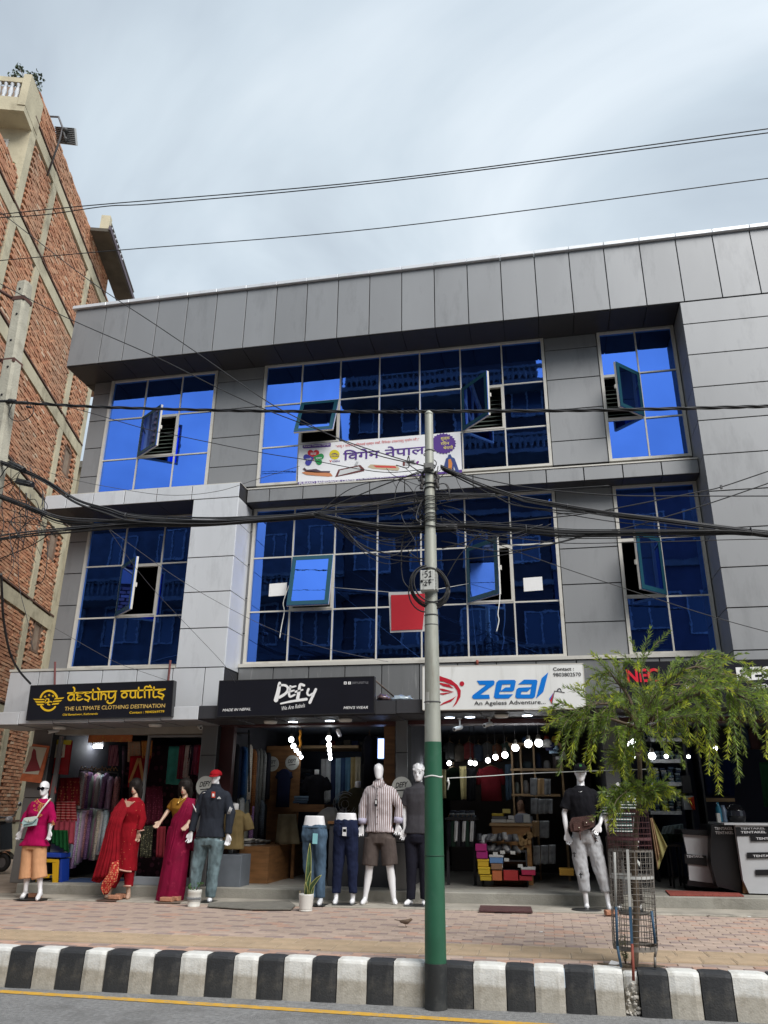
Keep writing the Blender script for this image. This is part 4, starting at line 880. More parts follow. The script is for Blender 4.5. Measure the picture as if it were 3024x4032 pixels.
def coil_and_box():
    c8 = crop(1500,1700,2.765); C = PY(*c8(540,1675),7.52)
    T = thing('cable_coil', 'coil of spare black cable tied round the steel pole', 'cable coil', C, None)
    for k in range(8):
        r = 0.165+0.007*k+random.uniform(-0.006,0.006); ox,oz = random.uniform(-.015,.015),random.uniform(-.02,.012)
        obj('turn', MB().tube([C+Vector((ox+r*math.cos(a)*0.95,-0.03+0.008*k+0.05*math.cos(a),oz+r*math.sin(a)*1.05-0.1*0.2*math.cos(a))) for a in [q*math.pi/16 for q in range(33)]],0.0065,5), M_WIRE, T)
    r = 0.2; obj('turn', MB().tube([C+Vector((-0.04+0.19*math.cos(a),0.02,-0.05+0.22*math.sin(a))) for a in [math.pi*0.9+q*math.pi/14 for q in range(16)]],0.007,5), M_WIRE, T)
    a = PY(*c8(425,1505),7.42); b = PY(*c8(580,1490),7.42); c = PY(*c8(430,1725),7.42)
    J = thing('junction_box', 'pale grey junction box hand numbered on the steel pole', 'junction box', c)
    x0,x1,z0,z1 = a.x,b.x,c.z,a.z-0.005; mg = mat('box_grey',(0.55,0.56,0.53),0.5,var=0.06,scale=8)
    obj('body', MB().bbox(x0,x1,7.42,7.56,z0,z1,0.006), mg, J)
    for k in range(12):
        z = z0+0.012+k*(z1-z0-0.02)/12; obj('fin', MB().box(x1+0.001,x1+0.022,7.44,7.55,z,z+0.008), mg, J)
    obj('lid_line', MB().box(x0+0.03,x0+0.033,7.417,7.4195,z0+0.005,z1-0.005).box(x0+0.033,x1-0.004,7.417,7.4195,(z0+z1)/2,(z0+z1)/2+0.003), plain((0.2,0.2,0.2)), J)
    obj('knob', MB().ball((x0+0.018,7.415,(z0+z1)/2-0.01),0.013,8,5), M_SEAM, J)
    S = onplane(c8,7.415); n = MB()
    for st in (((508,1512),(482,1520),(480,1545),(500,1543),(508,1560),(495,1580),(475,1582)),((522,1530),(538,1512),(538,1575)),((520,1578),(548,1574)),((472,1640),(490,1628),(500,1640),(478,1668),(472,1672),(502,1668)),((530,1605),(510,1640),(550,1635)),((536,1600),(528,1665)),((455,1545),(460,1555)),((460,1655),(463,1668))):
        n.ribbon([S(*p) for p in st],0.0085,7.415,0.002)
    obj('hand_lettering', n, plain((0.015,0.015,0.018),0.7), J)
    Y = 8.35; P = [PY(*c8(*q),Y) for q in ((82,1745),(498,1735),(482,2172),(100,2188))]; R_ = [PY(*c8(*q),Y-0.008) for q in ((108,1778),(492,1762),(450,2150),(112,2165))]
    F = thing('red_placard', 'square red placard with a white border strung beside the pole', 'placard', P[3])
    def sheet(Q, th, nx=8, nz=8, amp=0.006):
        mb = MB(); vs = []
        for s in (0,1):
            for j in range(nz+1):
                for i in range(nx+1):
                    t,v = i/nx,j/nz; p = (Q[0].lerp(Q[1],t)).lerp(Q[3].lerp(Q[2],t),v); vs.append(p+Vector((0,amp*math.sin(t*5+v*3)+s*th,0)))
        m = (nx+1)*(nz+1); fs = []
        for j in range(nz):
            for i in range(nx): q = j*(nx+1)+i; fs += [(q,q+nx+1,q+nx+2,q+1),(m+q,m+q+1,m+q+nx+2,m+q+nx+1)]
        mb.add(vs,fs,True); return mb
    obj('sheet', sheet(P,0.004), plain((0.75,0.74,0.74),0.6), F); obj('red_field', sheet(R_,0.003), plain((0.72,0.03,0.05),0.6), F)
    obj('string', MB().tube([PY(1311,2313,11.9),P[0]],0.004,4).tube([P[1],PY(1845,2298,11.9)],0.004,4), plain((0.5,0.5,0.48),0.8), F)
coil_and_box()
def notices():
    for px,lb in (((1061,2299,1127,2346),'white paper notice taped near the tilted sash'),((2060,2276,2138,2326),'white paper notice taped near the grey pier')):
        a,b = PY(px[0],px[1],11.985),PY(px[2],px[3],11.985); mb = MB(); nx = 8
        vs = []
        for j in range(6):
            for i in range(nx+1): vs.append((a.x+(b.x-a.x)*i/nx,11.985+0.0015*math.sin(i*1.3+j*0.8),a.z+(b.z-a.z)*j/5+0.01*i/nx))
        mb.add(vs,[(j*(nx+1)+i,(j+1)*(nx+1)+i,(j+1)*(nx+1)+i+1,j*(nx+1)+i+1) for j in range(5) for i in range(nx)])
        for s in (0,1): pass
        o = obj('paper_notice', mb, plain((0.8,0.8,0.8),0.7), label=lb, cat='notice'); md = o.modifiers.new('thick','SOLIDIFY'); md.thickness = 0.002
    wt = plain((0.7,0.7,0.68),0.8)
    cable([C5(190,700),C5(160,790),C5(165,840),C5(150,920),C5(140,985)],11.9,'white rope dangling from the tilted sash',0.008,wt,group='window ropes',name='rope',cat='rope')
    cable([C5(1333,600),C5(1338,760),C5(1328,850),C5(1333,890),C5(1320,950)],11.3,'white rope dangling from the open sash by the notice',0.008,wt,group='window ropes',name='rope',cat='rope')
    cable([(1765,3064),(1900,3057),(2064,3046),(2300,3037),(2544,3029)],7.62,'white cord stretched from the green pole to the tree',0.004,wt,Y2=7.85,group='window ropes',name='cord',cat='cord')
    z = zpx(3058); r = 0.083
    T = obj('cord_knot', MB().tube([(PX0+r*math.cos(a),PY0+r*math.sin(a),z+0.006*math.sin(3*a)) for a in [k*math.pi/10 for k in range(21)]],0.007,5).tube([PY(1763,3062,7.6),PY(1768,3085,7.6),PY(1762,3110,7.6)],0.007,5).ball(PY(1764,3075,7.6),0.014,7,4), wt, label='white cord knotted round the green pole', cat='cord')
notices()
# ================================================================== signboards
YS = 10.98
M_SBLK = mat('sign_black', (0.008,0.008,0.013), 0.35, var=0.1, scale=4)
M_GOLD = plain((0.75,0.47,0.02), 0.45); M_SWH = mat('sign_white', (0.72,0.73,0.72), 0.4, var=0.04, scale=2, dirt=(0.5,0.5,0.47), dscale=2.5, dlo=0.58, dhi=0.8, stretch=(3,1,0.4))
M_LW = plain((0.8,0.8,0.8),0.5); M_LB = plain((0.012,0.012,0.015),0.5); M_BLUE = plain((0.0,0.17,0.62),0.4); M_RED = plain((0.45,0.012,0.03),0.4)
def signboard(label, TL, TR, BR, BL, face, Y=YS, th=0.10):
    P = [PY(*p,Y) for p in (TL,TR,BR,BL)]; T = thing('signboard', label, 'sign', P[3])
    obj('panel', MB().plate([(p.x,p.z) for p in (P[3],P[2],P[1],P[0])],Y,Y+th-0.03), face, T); f = MB(); e = 0.012
    q = [(p.x,p.z) for p in P]
    for i in range(4):
        f.ribbon([q[i],q[(i+1)%4]],e,Y-0.003,th)
    obj('frame', f, plain((0.02,0.02,0.022),0.4) if face is M_SBLK else M_ALU, T); return T
def strokes(T, S, lst, wd, m, Y, name='lettering'):
    mb = MB()
    for st in lst:
        if isinstance(st[0][0], (int,float)): pts, w_ = st, wd
        else: pts, w_ = st
        v = [Vector((*S(*p),0)) for p in pts]; v = spline(v,5) if len(v) > 2 else v
        mb.ribbon([(q.x,q.y) for q in v], w_, Y, 0.004)
        for q in (v[0],v[-1]): mb.plate([(q.x+w_/2*math.cos(a),q.y+w_/2*math.sin(a)) for a in [k*math.pi/4 for k in range(8)]],Y-0.0005,Y+0.004)
    return obj(name, mb, m, T)
def word(T, S, s, a, b, h, m, Y, **k):       # a, b: photo positions of the bottom corners; h: letter height in photo rows
    A = S(*a); B = S(*b); return lettering(T, s, A, B, abs(S(a[0],a[1]-h)[1]-A[1]), m, Y, **k)
def signs():
    c = crop(80,2650,2.592); Y = YS-0.006; S = onplane(c,Y)
    T = signboard('black outfitter sign with gold winged emblem and gold lettering', c(108,130), c(1565,78), c(1540,442), c(60,482), M_SBLK)
    px = abs(S(100,300)[0]-S(101,300)[0])
    D = [((483,205),(980,186)),((541,146),(553,162),(548,215),(546,262),(552,276)),((545,222),(510,222),(488,248),(496,275),(524,275),(546,245)),((640,205),(596,208),(577,222),(592,236),(617,240),(586,248),(576,266),(596,279),(636,264)),
      ((706,200),(670,210),(662,226),(690,238),(706,252),(698,270),(676,276),(658,268)),((690,275),(692,290)),((742,168),(736,250),(750,270),(774,264)),((795,200),(796,272)),((790,154),(808,172)),((826,200),(823,270)),((824,232),(848,213),(870,226),(870,270)),
      ((905,196),(900,238),(918,256),(945,246),(962,215)),((970,186),(966,262),(948,296),(912,310),(886,296),(892,284)),((1028,186),(1478,166)),((1062,196),(1086,212),(1082,240),(1056,252),(1034,236),(1042,210),(1072,200)),((1128,184),(1122,232),(1142,252),(1168,240)),((1174,182),(1174,252)),
      ((1208,148),(1200,234),(1214,252),(1240,244)),((1270,250),(1268,160),(1284,138),(1312,142)),((1320,128),(1336,150)),((1316,176),(1316,250)),((1364,144),(1356,228),(1370,248),(1396,240)),((1464,172),(1418,184),(1410,204),(1442,214),(1462,228),(1452,246),(1428,250),(1410,240)),((1440,248),(1448,266))]
    strokes(T,S,D,13*px,M_GOLD,Y)
    ring = [(290+88*math.cos(R(a)),283-102*math.sin(R(a))) for a in range(20,161,10)]; strokes(T,S,[ring],18*px,M_GOLD,Y,'emblem')
    ring = [(285+88*math.cos(R(a)),285-98*math.sin(R(a))) for a in range(212,329,10)]; strokes(T,S,[ring],17*px,M_GOLD,Y,'emblem')
    for q in (((128,262),(240,264),(252,275),(150,278)),((148,288),(255,288),(266,301),(165,304)),((162,313),(232,314),(240,326),(180,330)),((355,256),(450,248),(432,263),(345,270)),((338,284),(427,276),(410,291),(328,298)),((330,311),(400,303),(385,319),(318,325))):
        obj('emblem', MB().plate([S(*p) for p in q],Y,Y+0.004), M_GOLD, T)
    for (x,y) in ((253,240),(293,226),(333,234)): obj('emblem', MB().plate([S(x+(15 if k%2==0 else 6)*math.sin(k*math.pi/5),y-(15 if k%2==0 else 6)*math.cos(k*math.pi/5)) for k in range(10)],Y,Y+0.004), M_GOLD, T)
    strokes(T,S,[((262,265),(285,265),(290,280),(275,300),(252,300),(262,268)),((318,295),(300,292),(285,305),(280,322),(300,325))],10*px,M_GOLD,Y,'emblem')
    word(T,S,'THE ULTIMATE CLOTHING DESTINATION',(450,385),(1475,352),40,plain((0.62,0.42,0.12),0.5),Y,bold=0.008)
    word(T,S,'Old Baneshwor, Kathmandu',(430,440),(788,428),25,M_GOLD,Y,bold=0.01); word(T,S,'Contact : 9840269779',(1112,416),(1468,404),24,M_GOLD,Y,bold=0.012)
    for x0,y0,x1,y1 in ((217,2606,215,2696),(671,2600,662,2680)):
        a = PY(x0,y0,YF-0.12); b = PY(x1,y1,YF-0.12); obj('sign_bracket', MB().tube([a,b],0.02,4,sm=False), mat('maroon_iron',(0.14,0.035,0.035),0.7,var=0.2), T)
    # ---- brush lettered menswear sign
    c = crop(850,2640,2.552); S = onplane(c,Y)
    T = signboard('black menswear sign with white brush lettering', c(38,105), c(1590,60), c(1590,428), c(8,465), M_SBLK)
    for pts,w0,w1 in ((((640,128),(628,200),(604,296)),30,44),(((628,150),(690,148),(722,172),(716,212),(680,246),(640,268)),20,28),(((748,160),(735,225),(746,262),(792,244)),24,18),(((740,172),(802,158)),20,14),(((736,214),(786,200)),20,14),(((886,150),(848,142),(836,200),(822,280)),22,32),(((800,214),(872,194)),20,14),(((930,188),(918,228),(938,250),(972,232)),22,18),(((1004,190),(976,250),(944,322)),24,28),(((652,333),(760,310),(910,288)),14,26)):
        v = spline([Vector((*S(*p),0)) for p in pts],8); k = len(v); px = abs(S(100,300)[0]-S(101,300)[0])
        ww = [(w0+(w1-w0)*i/(k-1)+random.uniform(-1.5,1.5))*px for i in range(k)]; mb = MB().ribbon([(q.x,q.y) for q in v],ww,Y,0.004)
        for q,w_ in ((v[0],ww[0]),(v[-1],ww[-1])): mb.plate([(q.x+w_*0.5*math.cos(a),q.y+w_*0.5*math.sin(a)) for a in [j*math.pi/4 for j in range(8)]],Y-0.0005,Y+0.004)
        obj('brush_lettering', mb, M_LW, T)
    word(T,S,'We Are Rebels',(660,402),(895,368),40,M_LW,Y,shear=0.2); word(T,S,'MADE IN NEPAL',(66,412),(348,400),26,M_LW,Y,shear=0.25,bold=0.006); word(T,S,"MEN'S WEAR",(1282,388),(1528,384),28,M_LW,Y,shear=0.25,bold=0.006)
    for x in (1300,1342):
        a,b = S(x-14,140),S(x+14,112); obj('social_mark', MB().plate([(a[0],a[1]),(b[0],a[1]),(b[0],b[1]),(a[0],b[1])],Y,Y+0.004), M_LW, T)
    obj('social_mark', MB().plate([(S(1300+7*math.cos(k),126+7*math.sin(k))) for k in range(6)],Y-0.002,Y), M_LB, T); word(T,S,'f',(1338,138),(1346,138),22,M_LB,Y-0.002,bold=0.02)
    word(T,S,'DEFYLIFESTYLE',(1370,136),(1532,132),22,plain((0.22,0.22,0.24),0.5),Y)
    # ---- white fashion sign
    c = crop(1650,2600,2.37); S = onplane(c,Y)
    T = signboard('white fashion sign with slanted blue lettering and red leaping figure', c(35,58), c(1530,30), c(1555,450), c(35,462), M_SWH)
    def fill(polys, m, nm): obj(nm, poly_mesh([[S(*p) for p in q] for q in polys],Y), m, T)
    fill([[(538,190),(695,187),(706,200),(702,226),(572,320),(655,320),(661,358),(510,361),(494,346),(500,326),(628,228),(566,228)]],M_BLUE,'lettering')
    fill([[(745,185),(890,182),(904,196),(888,278),(872,290),(752,292),(748,318),(878,316),(838,356),(714,357),(698,342),(722,206)],[(776,226),(856,222),(850,252),(806,252),(764,284)]],M_BLUE,'lettering')
    fill([[(980,180),(1095,181),(1106,195),(1082,340),(1062,355),(914,356),(898,340),(910,270),(930,255),(1046,250),(1053,222),(924,224)],[(956,292),(1010,292),(1046,260),(1036,318),(950,318)]],M_BLUE,'lettering')
    fill([[(1206,112),(1145,166),(1092,356),(1160,294)]],M_BLUE,'lettering')
    fill([[(150,130),(228,158),(300,182),(358,230),(390,282),(386,340),(352,402),(312,440),(346,380),(362,322),(355,282),(325,238),(228,198),(160,190)]],M_RED,'figure_mark')
    for q in ([(170,205),(225,213),(280,226),(325,262),(225,240)],[(170,260),(225,265),(327,294),(225,288)],[(170,310),(225,305),(327,294),(225,322)],[(180,430),(230,408),(300,384),(348,334),(305,360),(230,392)],[(72,75),(110,95),(100,125)]): fill([q],M_RED,'figure_mark')
    fill([[(400+22*math.cos(R(a)),218+23*math.sin(R(a))) for a in range(0,360,24)]],M_RED,'figure_mark')
    px = abs(S(100,300)[0]-S(101,300)[0])
    word(T,S,'An Ageless Adventure...',(515,432),(1182,418),50,M_LB,Y,bold=0.006); word(T,S,'Contact :',(1252,98),(1446,94),32,M_LB,Y,bold=0.015); word(T,S,'9803802570',(1254,152),(1512,148),35,M_LB,Y,bold=0.008)
    strokes(T,S,[((1265,285),(1240,405)),((1265,285),(1358,300)),((1240,405),(1310,412)),((1286,285),(1300,264),(1318,268),(1332,296)),((1294,285),(1310,262),(1324,272))],5*px,plain((0.05,0.05,0.06),0.5),Y,'bag_mark')
    fill([[(1256,300),(1214,360),(1222,372)]],M_BLUE,'bag_mark'); fill([[(1256,300),(1222,372),(1236,405)]],M_RED,'bag_mark')
    # ---- black sign behind the tree
    c = crop(2400,2550,2.6587); S = onplane(c,Y)
    T = signboard('black sign with red and white capitals partly behind the bottlebrush tree', c(150,155), c(1900,120), c(1900,640), c(150,592), M_SBLK)
    word(T,S,'NEC',(186,368),(520,356),142,plain((0.62,0.008,0.03),0.45),Y,bold=0.03); word(T,S,'RES',(1340,345),(1720,335),140,M_LW,Y,bold=0.03)
    word(T,S,'IG',(805,445),(880,443),50,M_LW,Y,bold=0.01); word(T,S,'N',(430,448),(470,447),42,M_LW,Y,bold=0.01); word(T,S,'AND',(1518,432),(1659,428),50,M_LW,Y,bold=0.01); word(T,S,'G',(1628,530),(1668,528),50,M_LW,Y,bold=0.01)
signs()
# ================================================================== therapy banner on the top floor glass
def banner():
    Y = YW-0.06; c = crop(1100,1680,2.07375); S = onplane(c,Y-0.004); T = None
    TL,TR,BR,BL = [PY(*c(*p),Y) for p in ((158,152),(1478,40),(1492,375),(150,470))]
    T = thing('therapy_banner', 'white printed therapy banner with violet lettering across the top windows', 'banner', BL)
    white = plain((0.78,0.79,0.82),0.55); vio = plain((0.085,0.03,0.24),0.5); red = plain((0.6,0.05,0.06),0.5)
    nx = 24; mb = MB(); vs = []
    for s in (0,1):
        for j in range(5):
            for i in range(nx+1):
                t = i/nx; p = TL.lerp(TR,t).lerp(BL.lerp(BR,t),j/4); vs.append(p+Vector((0,0.002*math.sin(t*23)+s*0.003,0)))
    m = 5*(nx+1); fs = []
    for j in range(4):
        for i in range(nx): q = j*(nx+1)+i; fs += [(q,q+nx+1,q+nx+2,q+1),(m+q,m+q+1,m+q+nx+2,m+q+nx+1)]
    obj('sheet', MB().add(vs,fs,True), white, T)
    def fill(polys, mm, nm='print', dy=0): obj(nm, poly_mesh([[S(*p) for p in q] for q in polys],Y-0.004-dy), mm, T)
    fill([[(152,452),(640,428),(1180,385),(1492,350),(1492,374),(150,470)]],vio)
    fill([[(190,153),(420,134),(418,163),(200,178),(190,172)]],vio); word(T,S,'Korean Thermal Therapy',(200,172),(412,154),17,white,Y-0.006,bold=0.01)
    word(T,S,'PURANO BANESHWOR CENTER',(160,474),(632,446),20,white,Y-0.006,bold=0.02); word(T,S,'| KMC-31, Puranobaneshwor, Bhimsengola, K',(642,440),(1205,392),24,white,Y-0.006,bold=0.015)
    word(T,S,'"\u0906\u092b\u0942 \u0930 \u0906\u092b\u0928\u093e \u092a\u0930\u093f\u0935\u093e\u0930\u0932\u093e\u0908 \u0938\u094d\u0935\u0938\u094d\u0925 \u0930\u093e\u0916\u094c\u0902, \u093f\u0935\u0917\u0947\u0928\u0915\u093e \u0909\u092a\u0915\u0930\u0923\u0939\u0930\u0941 \u092a\u094d\u0930\u092f\u094b\u0917 \u0917\u0930\u094c\u0902 |"',(460,178),(1142,118),30,red,Y-0.006)
    word(T,S,'\u093f\u0935\u0917\u0947\u0928',(520,276),(818,254),84,vio,Y-0.006,bold=0.012); word(T,S,'\u0928\u0947\u092a\u093e\u0932',(862,248),(1190,222),84,vio,Y-0.006,bold=0.012)
    def heart(cx,cy,r,rot):
        o = []
        for k in range(24):
            a = 2*math.pi*k/24; x = 16*math.sin(a)**3/16; y = (13*math.cos(a)-5*math.cos(2*a)-2*math.cos(3*a)-math.cos(4*a))/16
            o.append((cx+r*(x*math.cos(rot)-y*math.sin(rot)),cy-r*(x*math.sin(rot)+y*math.cos(rot))))
        return o
    for i,(cx,cy,rot,col,s) in enumerate(((278,225,0,(0.55,0.02,0.03),'\u092e\u093e\u092f\u093e'),(238,268,1.9,(0.05,0.05,0.35),'\u0916\u0941\u0938\u0940'),(322,262,-1.9,(0.02,0.28,0.08),'\u0938\u094d\u0935\u0938\u094d\u0925'))):
        fill([heart(cx,cy,48,rot)],plain(col,0.5),dy=0.001*i); word(T,S,s,(cx-24,cy+10),(cx+24,cy+7),20,white,Y-0.0085,bold=0.01)
    fill([[(450+42*math.cos(R(a)),228+40*math.sin(R(a))) for a in range(0,360,18)]],plain((0.65,0.55,0.02),0.5)); strokes(T,S,[[(450+w_*math.cos(R(a)),245-h_*math.sin(R(a))) for a in range(0,181,20)] for w_,h_ in ((34,28),(20,28),(6,28))]+[((415,247),(485,243))],0.006,vio,Y-0.006,'print')
    word(T,S,'V',(408,292),(430,291),20,red,Y-0.006,bold=0.02); word(T,S,'IGEN',(433,290),(492,288),15,vio,Y-0.006,bold=0.01)
    for q,col in (([(182,375),(230,362),(420,380),(436,404),(400,408),(220,392)],(0.55,0.22,0.10)),([(190,345),(205,335),(225,352),(300,345),(340,362),(415,362),(412,376),(300,376),(215,368)],(0.08,0.05,0.07)),([(455,412),(482,350),(660,312),(695,345),(692,362)],(0.12,0.03,0.03)),([(478,400),(495,357),(650,325),(668,352)],(0.55,0.57,0.58)),([(612,312),(630,282),(648,288),(634,316)],(0.45,0.46,0.48)),([(720,330),(745,308),(960,318),(982,340),(970,358),(760,344)],(0.5,0.42,0.28)),([(765,316),(945,322),(958,338),(790,333)],(0.6,0.06,0.05)),
        ([(1030,275),(1110,268),(1112,310),(1032,318)],(0.5,0.5,0.52)),([(1042,281),(1100,275),(1101,292),(1043,298)],(0.05,0.05,0.06)),([(1008,285),(1026,283),(1026,318),(1008,320)],(0.15,0.04,0.04)),([(1115,290),(1132,278),(1142,286),(1128,312)],(0.2,0.03,0.25))): fill([q],plain(col,0.5),dy=0.001 if col[0] in (0.08,0.55,0.6,0.05) else 0)
    fill([[(1340+(105 if k%2==0 else 94)*math.cos(k*math.pi/24),138+(86 if k%2==0 else 77)*math.sin(k*math.pi/24)) for k in range(48)]],vio,dy=0.002)
    yl = plain((0.75,0.65,0.2),0.5)
    for s,a,b in (('\u0936\u0941\u0932\u094d\u0915',(1318,118),(1392,112)),('\u0930\u093f\u092f\u0928',(1318,152),(1388,147)),('\u0925\u0947\u0930\u093e\u092a\u0940',(1340,187),(1420,181))): word(T,S,s,a,b,30,yl,Y-0.009,bold=0.012)
    fill([[(1350,365),(1345,320),(1360,262),(1378,248),(1380,228),(1398,226),(1408,248),(1430,258),(1450,310),(1470,372),(1445,376),(1425,320),(1420,378),(1372,380),(1366,330)]],plain((0.03,0.06,0.22),0.5),dy=0.002); fill([[(1380,268),(1400,262),(1412,300),(1405,378),(1380,380)]],plain((0.6,0.22,0.04),0.5),dy=0.003)
banner()
# ================================================================== lamps and cameras under the sign band
def zb_(x): return 2.86+0.015*x-0.013
def under_band():
    for (x,y,lb) in ((235,2858,'round white soffit lamp near the tower end of the outfitter sign'),(612,2848,'round white soffit lamp by the security camera'),(1066,2829,'round white soffit lamp under the brush lettered sign'),(1360,2825,'round white soffit lamp near the end of the brush lettered sign'),(1975,2815,'round white soffit lamp under the white fashion sign')):
        p = PY(x,y,11.35); z = zb_(p.x); T = thing('soffit_lamp', lb, 'lamp', (p.x,11.35,z-0.05), 'soffit lamps')
        obj('body', MB().lathe([(0.06,0),(0.098,-0.008),(0.10,-0.03),(0.09,-0.048),(0.01,-0.05)][::-1],(p.x,11.35,z),20), mat('lamp_plastic',(0.62,0.62,0.58),0.5), T)
        obj('rim', MB().lathe([(0.101,-0.02),(0.104,-0.014),(0.101,-0.008)],(p.x,11.35,z),20), plain((0.4,0.4,0.38),0.5), T)
    E_ = mat('cool_led', (0.9,0.95,1), 0.4, emis=(0.75,0.86,1.0,9))
    for (x,y,lb) in ((1155,2816,'lit cool white spot lamp beside the round lamp of the menswear shop'),(1300,2813,'lit cool white spot lamp in the middle of the menswear soffit'),(1850,2806,'lit spot lamp next to the steel pole under the white sign'),(2075,2803,'lit spot lamp at the far end of the white sign'),(1770,2806,'dim lit spot lamp by the shop pier')):
        p = PY(x,y,11.5); z = zb_(p.x); T = thing('spot_lamp', lb, 'lamp', (p.x,11.5,z-0.02), 'lit soffit spots')
        obj('ring', MB().lathe([(0.075,-0.014),(0.085,0.0)],(p.x,11.5,z),16), plain((0.3,0.3,0.3)), T); obj('lens', MB().lathe([(0.01,-0.018),(0.07,-0.017),(0.072,-0.005)],(p.x,11.5,z),16), E_, T)
    for (x,y,dx,lb) in ((790,2860,-1,'white bullet security camera by the grey pier of the outfitter'),(216,2876,1,'small white cube camera above the hanging saree packets'),(1922,2850,1,'white bullet security camera over the fashion shop entrance'),(1805,2864,1,'small white camera beside the pole in the fashion shop')):
        p = PY(x,y,11.7); zt = zb_(p.x); T = thing('security_camera', lb, 'camera', (p.x,11.7,p.z), 'security cameras'); w_ = mat('camera_white',(0.6,0.6,0.58),0.4)
        obj('stem', MB().tube([(p.x+0.02*dx,11.72,zt),(p.x+0.02*dx,11.72,p.z)],0.012,6).lathe([(0.035,0),(0.035,-0.012),(0.01,-0.014)][::-1],(p.x+0.02*dx,11.72,zt),10), w_, T)
        a = Vector((p.x+0.05*dx,11.74,p.z+0.01)); b = Vector((p.x-0.05*dx,11.60,p.z-0.035)); obj('barrel', MB().tube([a,a.lerp(b,0.1),b],[0.022,0.03,0.03],10), w_, T); obj('lens', MB().tube([b,b.lerp(a,-0.03)],0.02,8), M_LB, T)
under_band()
# ================================================================== display mannequins
def vox(mb, name, voxel=0.011, it=2, fac=0.6, wr=0.0, wscale=(16,16,5), seed=0.0):
    me = mb.mesh(name); t = bpy.data.objects.new(name, me)
    r = t.modifiers.new('r','REMESH'); r.mode = 'VOXEL'; r.voxel_size = voxel; r.use_smooth_shade = True
    s = t.modifiers.new('s','SMOOTH'); s.factor = fac; s.iterations = it
    out = evaluated(t)
    if wr:
        n = len(out.vertices); cs = [0.0]*(3*n); ns = [0.0]*(3*n); out.vertices.foreach_get('co', cs); out.vertices.foreach_get('normal', ns)
        for i in range(0, 3*n, 3):
            x,y,z = cs[i:i+3]; q = mnoise.noise((x*wscale[0]+seed,y*wscale[1],z*wscale[2]+0.32*x*wscale[0]))+0.5*mnoise.noise((x*wscale[0]*2.3,y*wscale[1]*2.3+seed,z*wscale[2]*3))
            for k in range(3): cs[i+k] += ns[i+k]*wr*q
        out.vertices.foreach_set('co', cs)
    out.name = name; out.update(); return out
def limb(mb, pts, rad, n=12, flat=1.0):
    pts = [Vector(p) for p in pts]; a = (pts[0]-pts[1]).normalized(); b = (pts[-1]-pts[-2]).normalized()
    P = [pts[0]+a*rad[0]*0.8,pts[0]+a*rad[0]*0.5]+pts+[pts[-1]+b*rad[-1]*0.5,pts[-1]+b*rad[-1]*0.8]; Rr = [rad[0]*0.35,rad[0]*0.8]+list(rad)+[rad[-1]*0.8,rad[-1]*0.35]
    mb.tube(P, Rr, n)
def ering(c, rx, ry, n=20, ax=None, sq=2.4):
    X = (ax or Vector((1,0,0))); Yv = Vector((0,0,1)).cross(X); o = []
    for k in range(n):
        a = 2*math.pi*k/n; ca, sa = math.cos(a), math.sin(a); o.append(Vector(c)+X*rx*math.copysign(abs(ca)**(2/sq),ca)+Yv*ry*math.copysign(abs(sa)**(2/sq),sa))
    return o
def hand(mb, w, d, side, s=1.0, pal=0.0):
    """palm and five curled fingers from wrist w along d; side +1/-1 says where the thumb leaves"""
    d = d.normalized(); f = Vector((0,-1,0)); sx = d.cross(f).normalized(); f = sx.cross(d).normalized()*1.0
    k = w+d*0.085*s
    mb.loft([ering_ax(w+d*t*s,sx,f,a*s,b*s) for t,a,b in ((-0.02,0.022,0.02),(0.02,0.028,0.018),(0.06,0.038,0.015),(0.09,0.038,0.013))])
    for i,(o,l) in enumerate(((-0.030,0.062),(-0.010,0.075),(0.010,0.080),(0.030,0.070))):
        o = o*side; p0 = k+sx*o*s-d*0.01*s; sp = sx*o*0.45*s
        p1 = p0+d*l*0.5*s+sp*0.5+f*0.004*s; p2 = p0+d*l*0.82*s+sp*0.8+f*0.018*s; p3 = p0+d*l*1.0*s+sp*0.9+f*0.034*s
        limb(mb,[p0,p1,p2,p3],[0.0095*s,0.009*s,0.008*s,0.007*s],8)
    t0 = w+d*0.03*s+sx*side*0.03*s; limb(mb,[t0,t0+d*0.03*s+sx*side*0.02*s+f*0.012*s,t0+d*0.062*s+sx*side*0.024*s+f*0.024*s],[0.013*s,0.011*s,0.008*s],8)
def ering_ax(c, X, Yv, rx, ry, n=14): return [Vector(c)+X*rx*math.cos(2*math.pi*k/n)+Yv*ry*math.sin(2*math.pi*k/n) for k in range(n)]
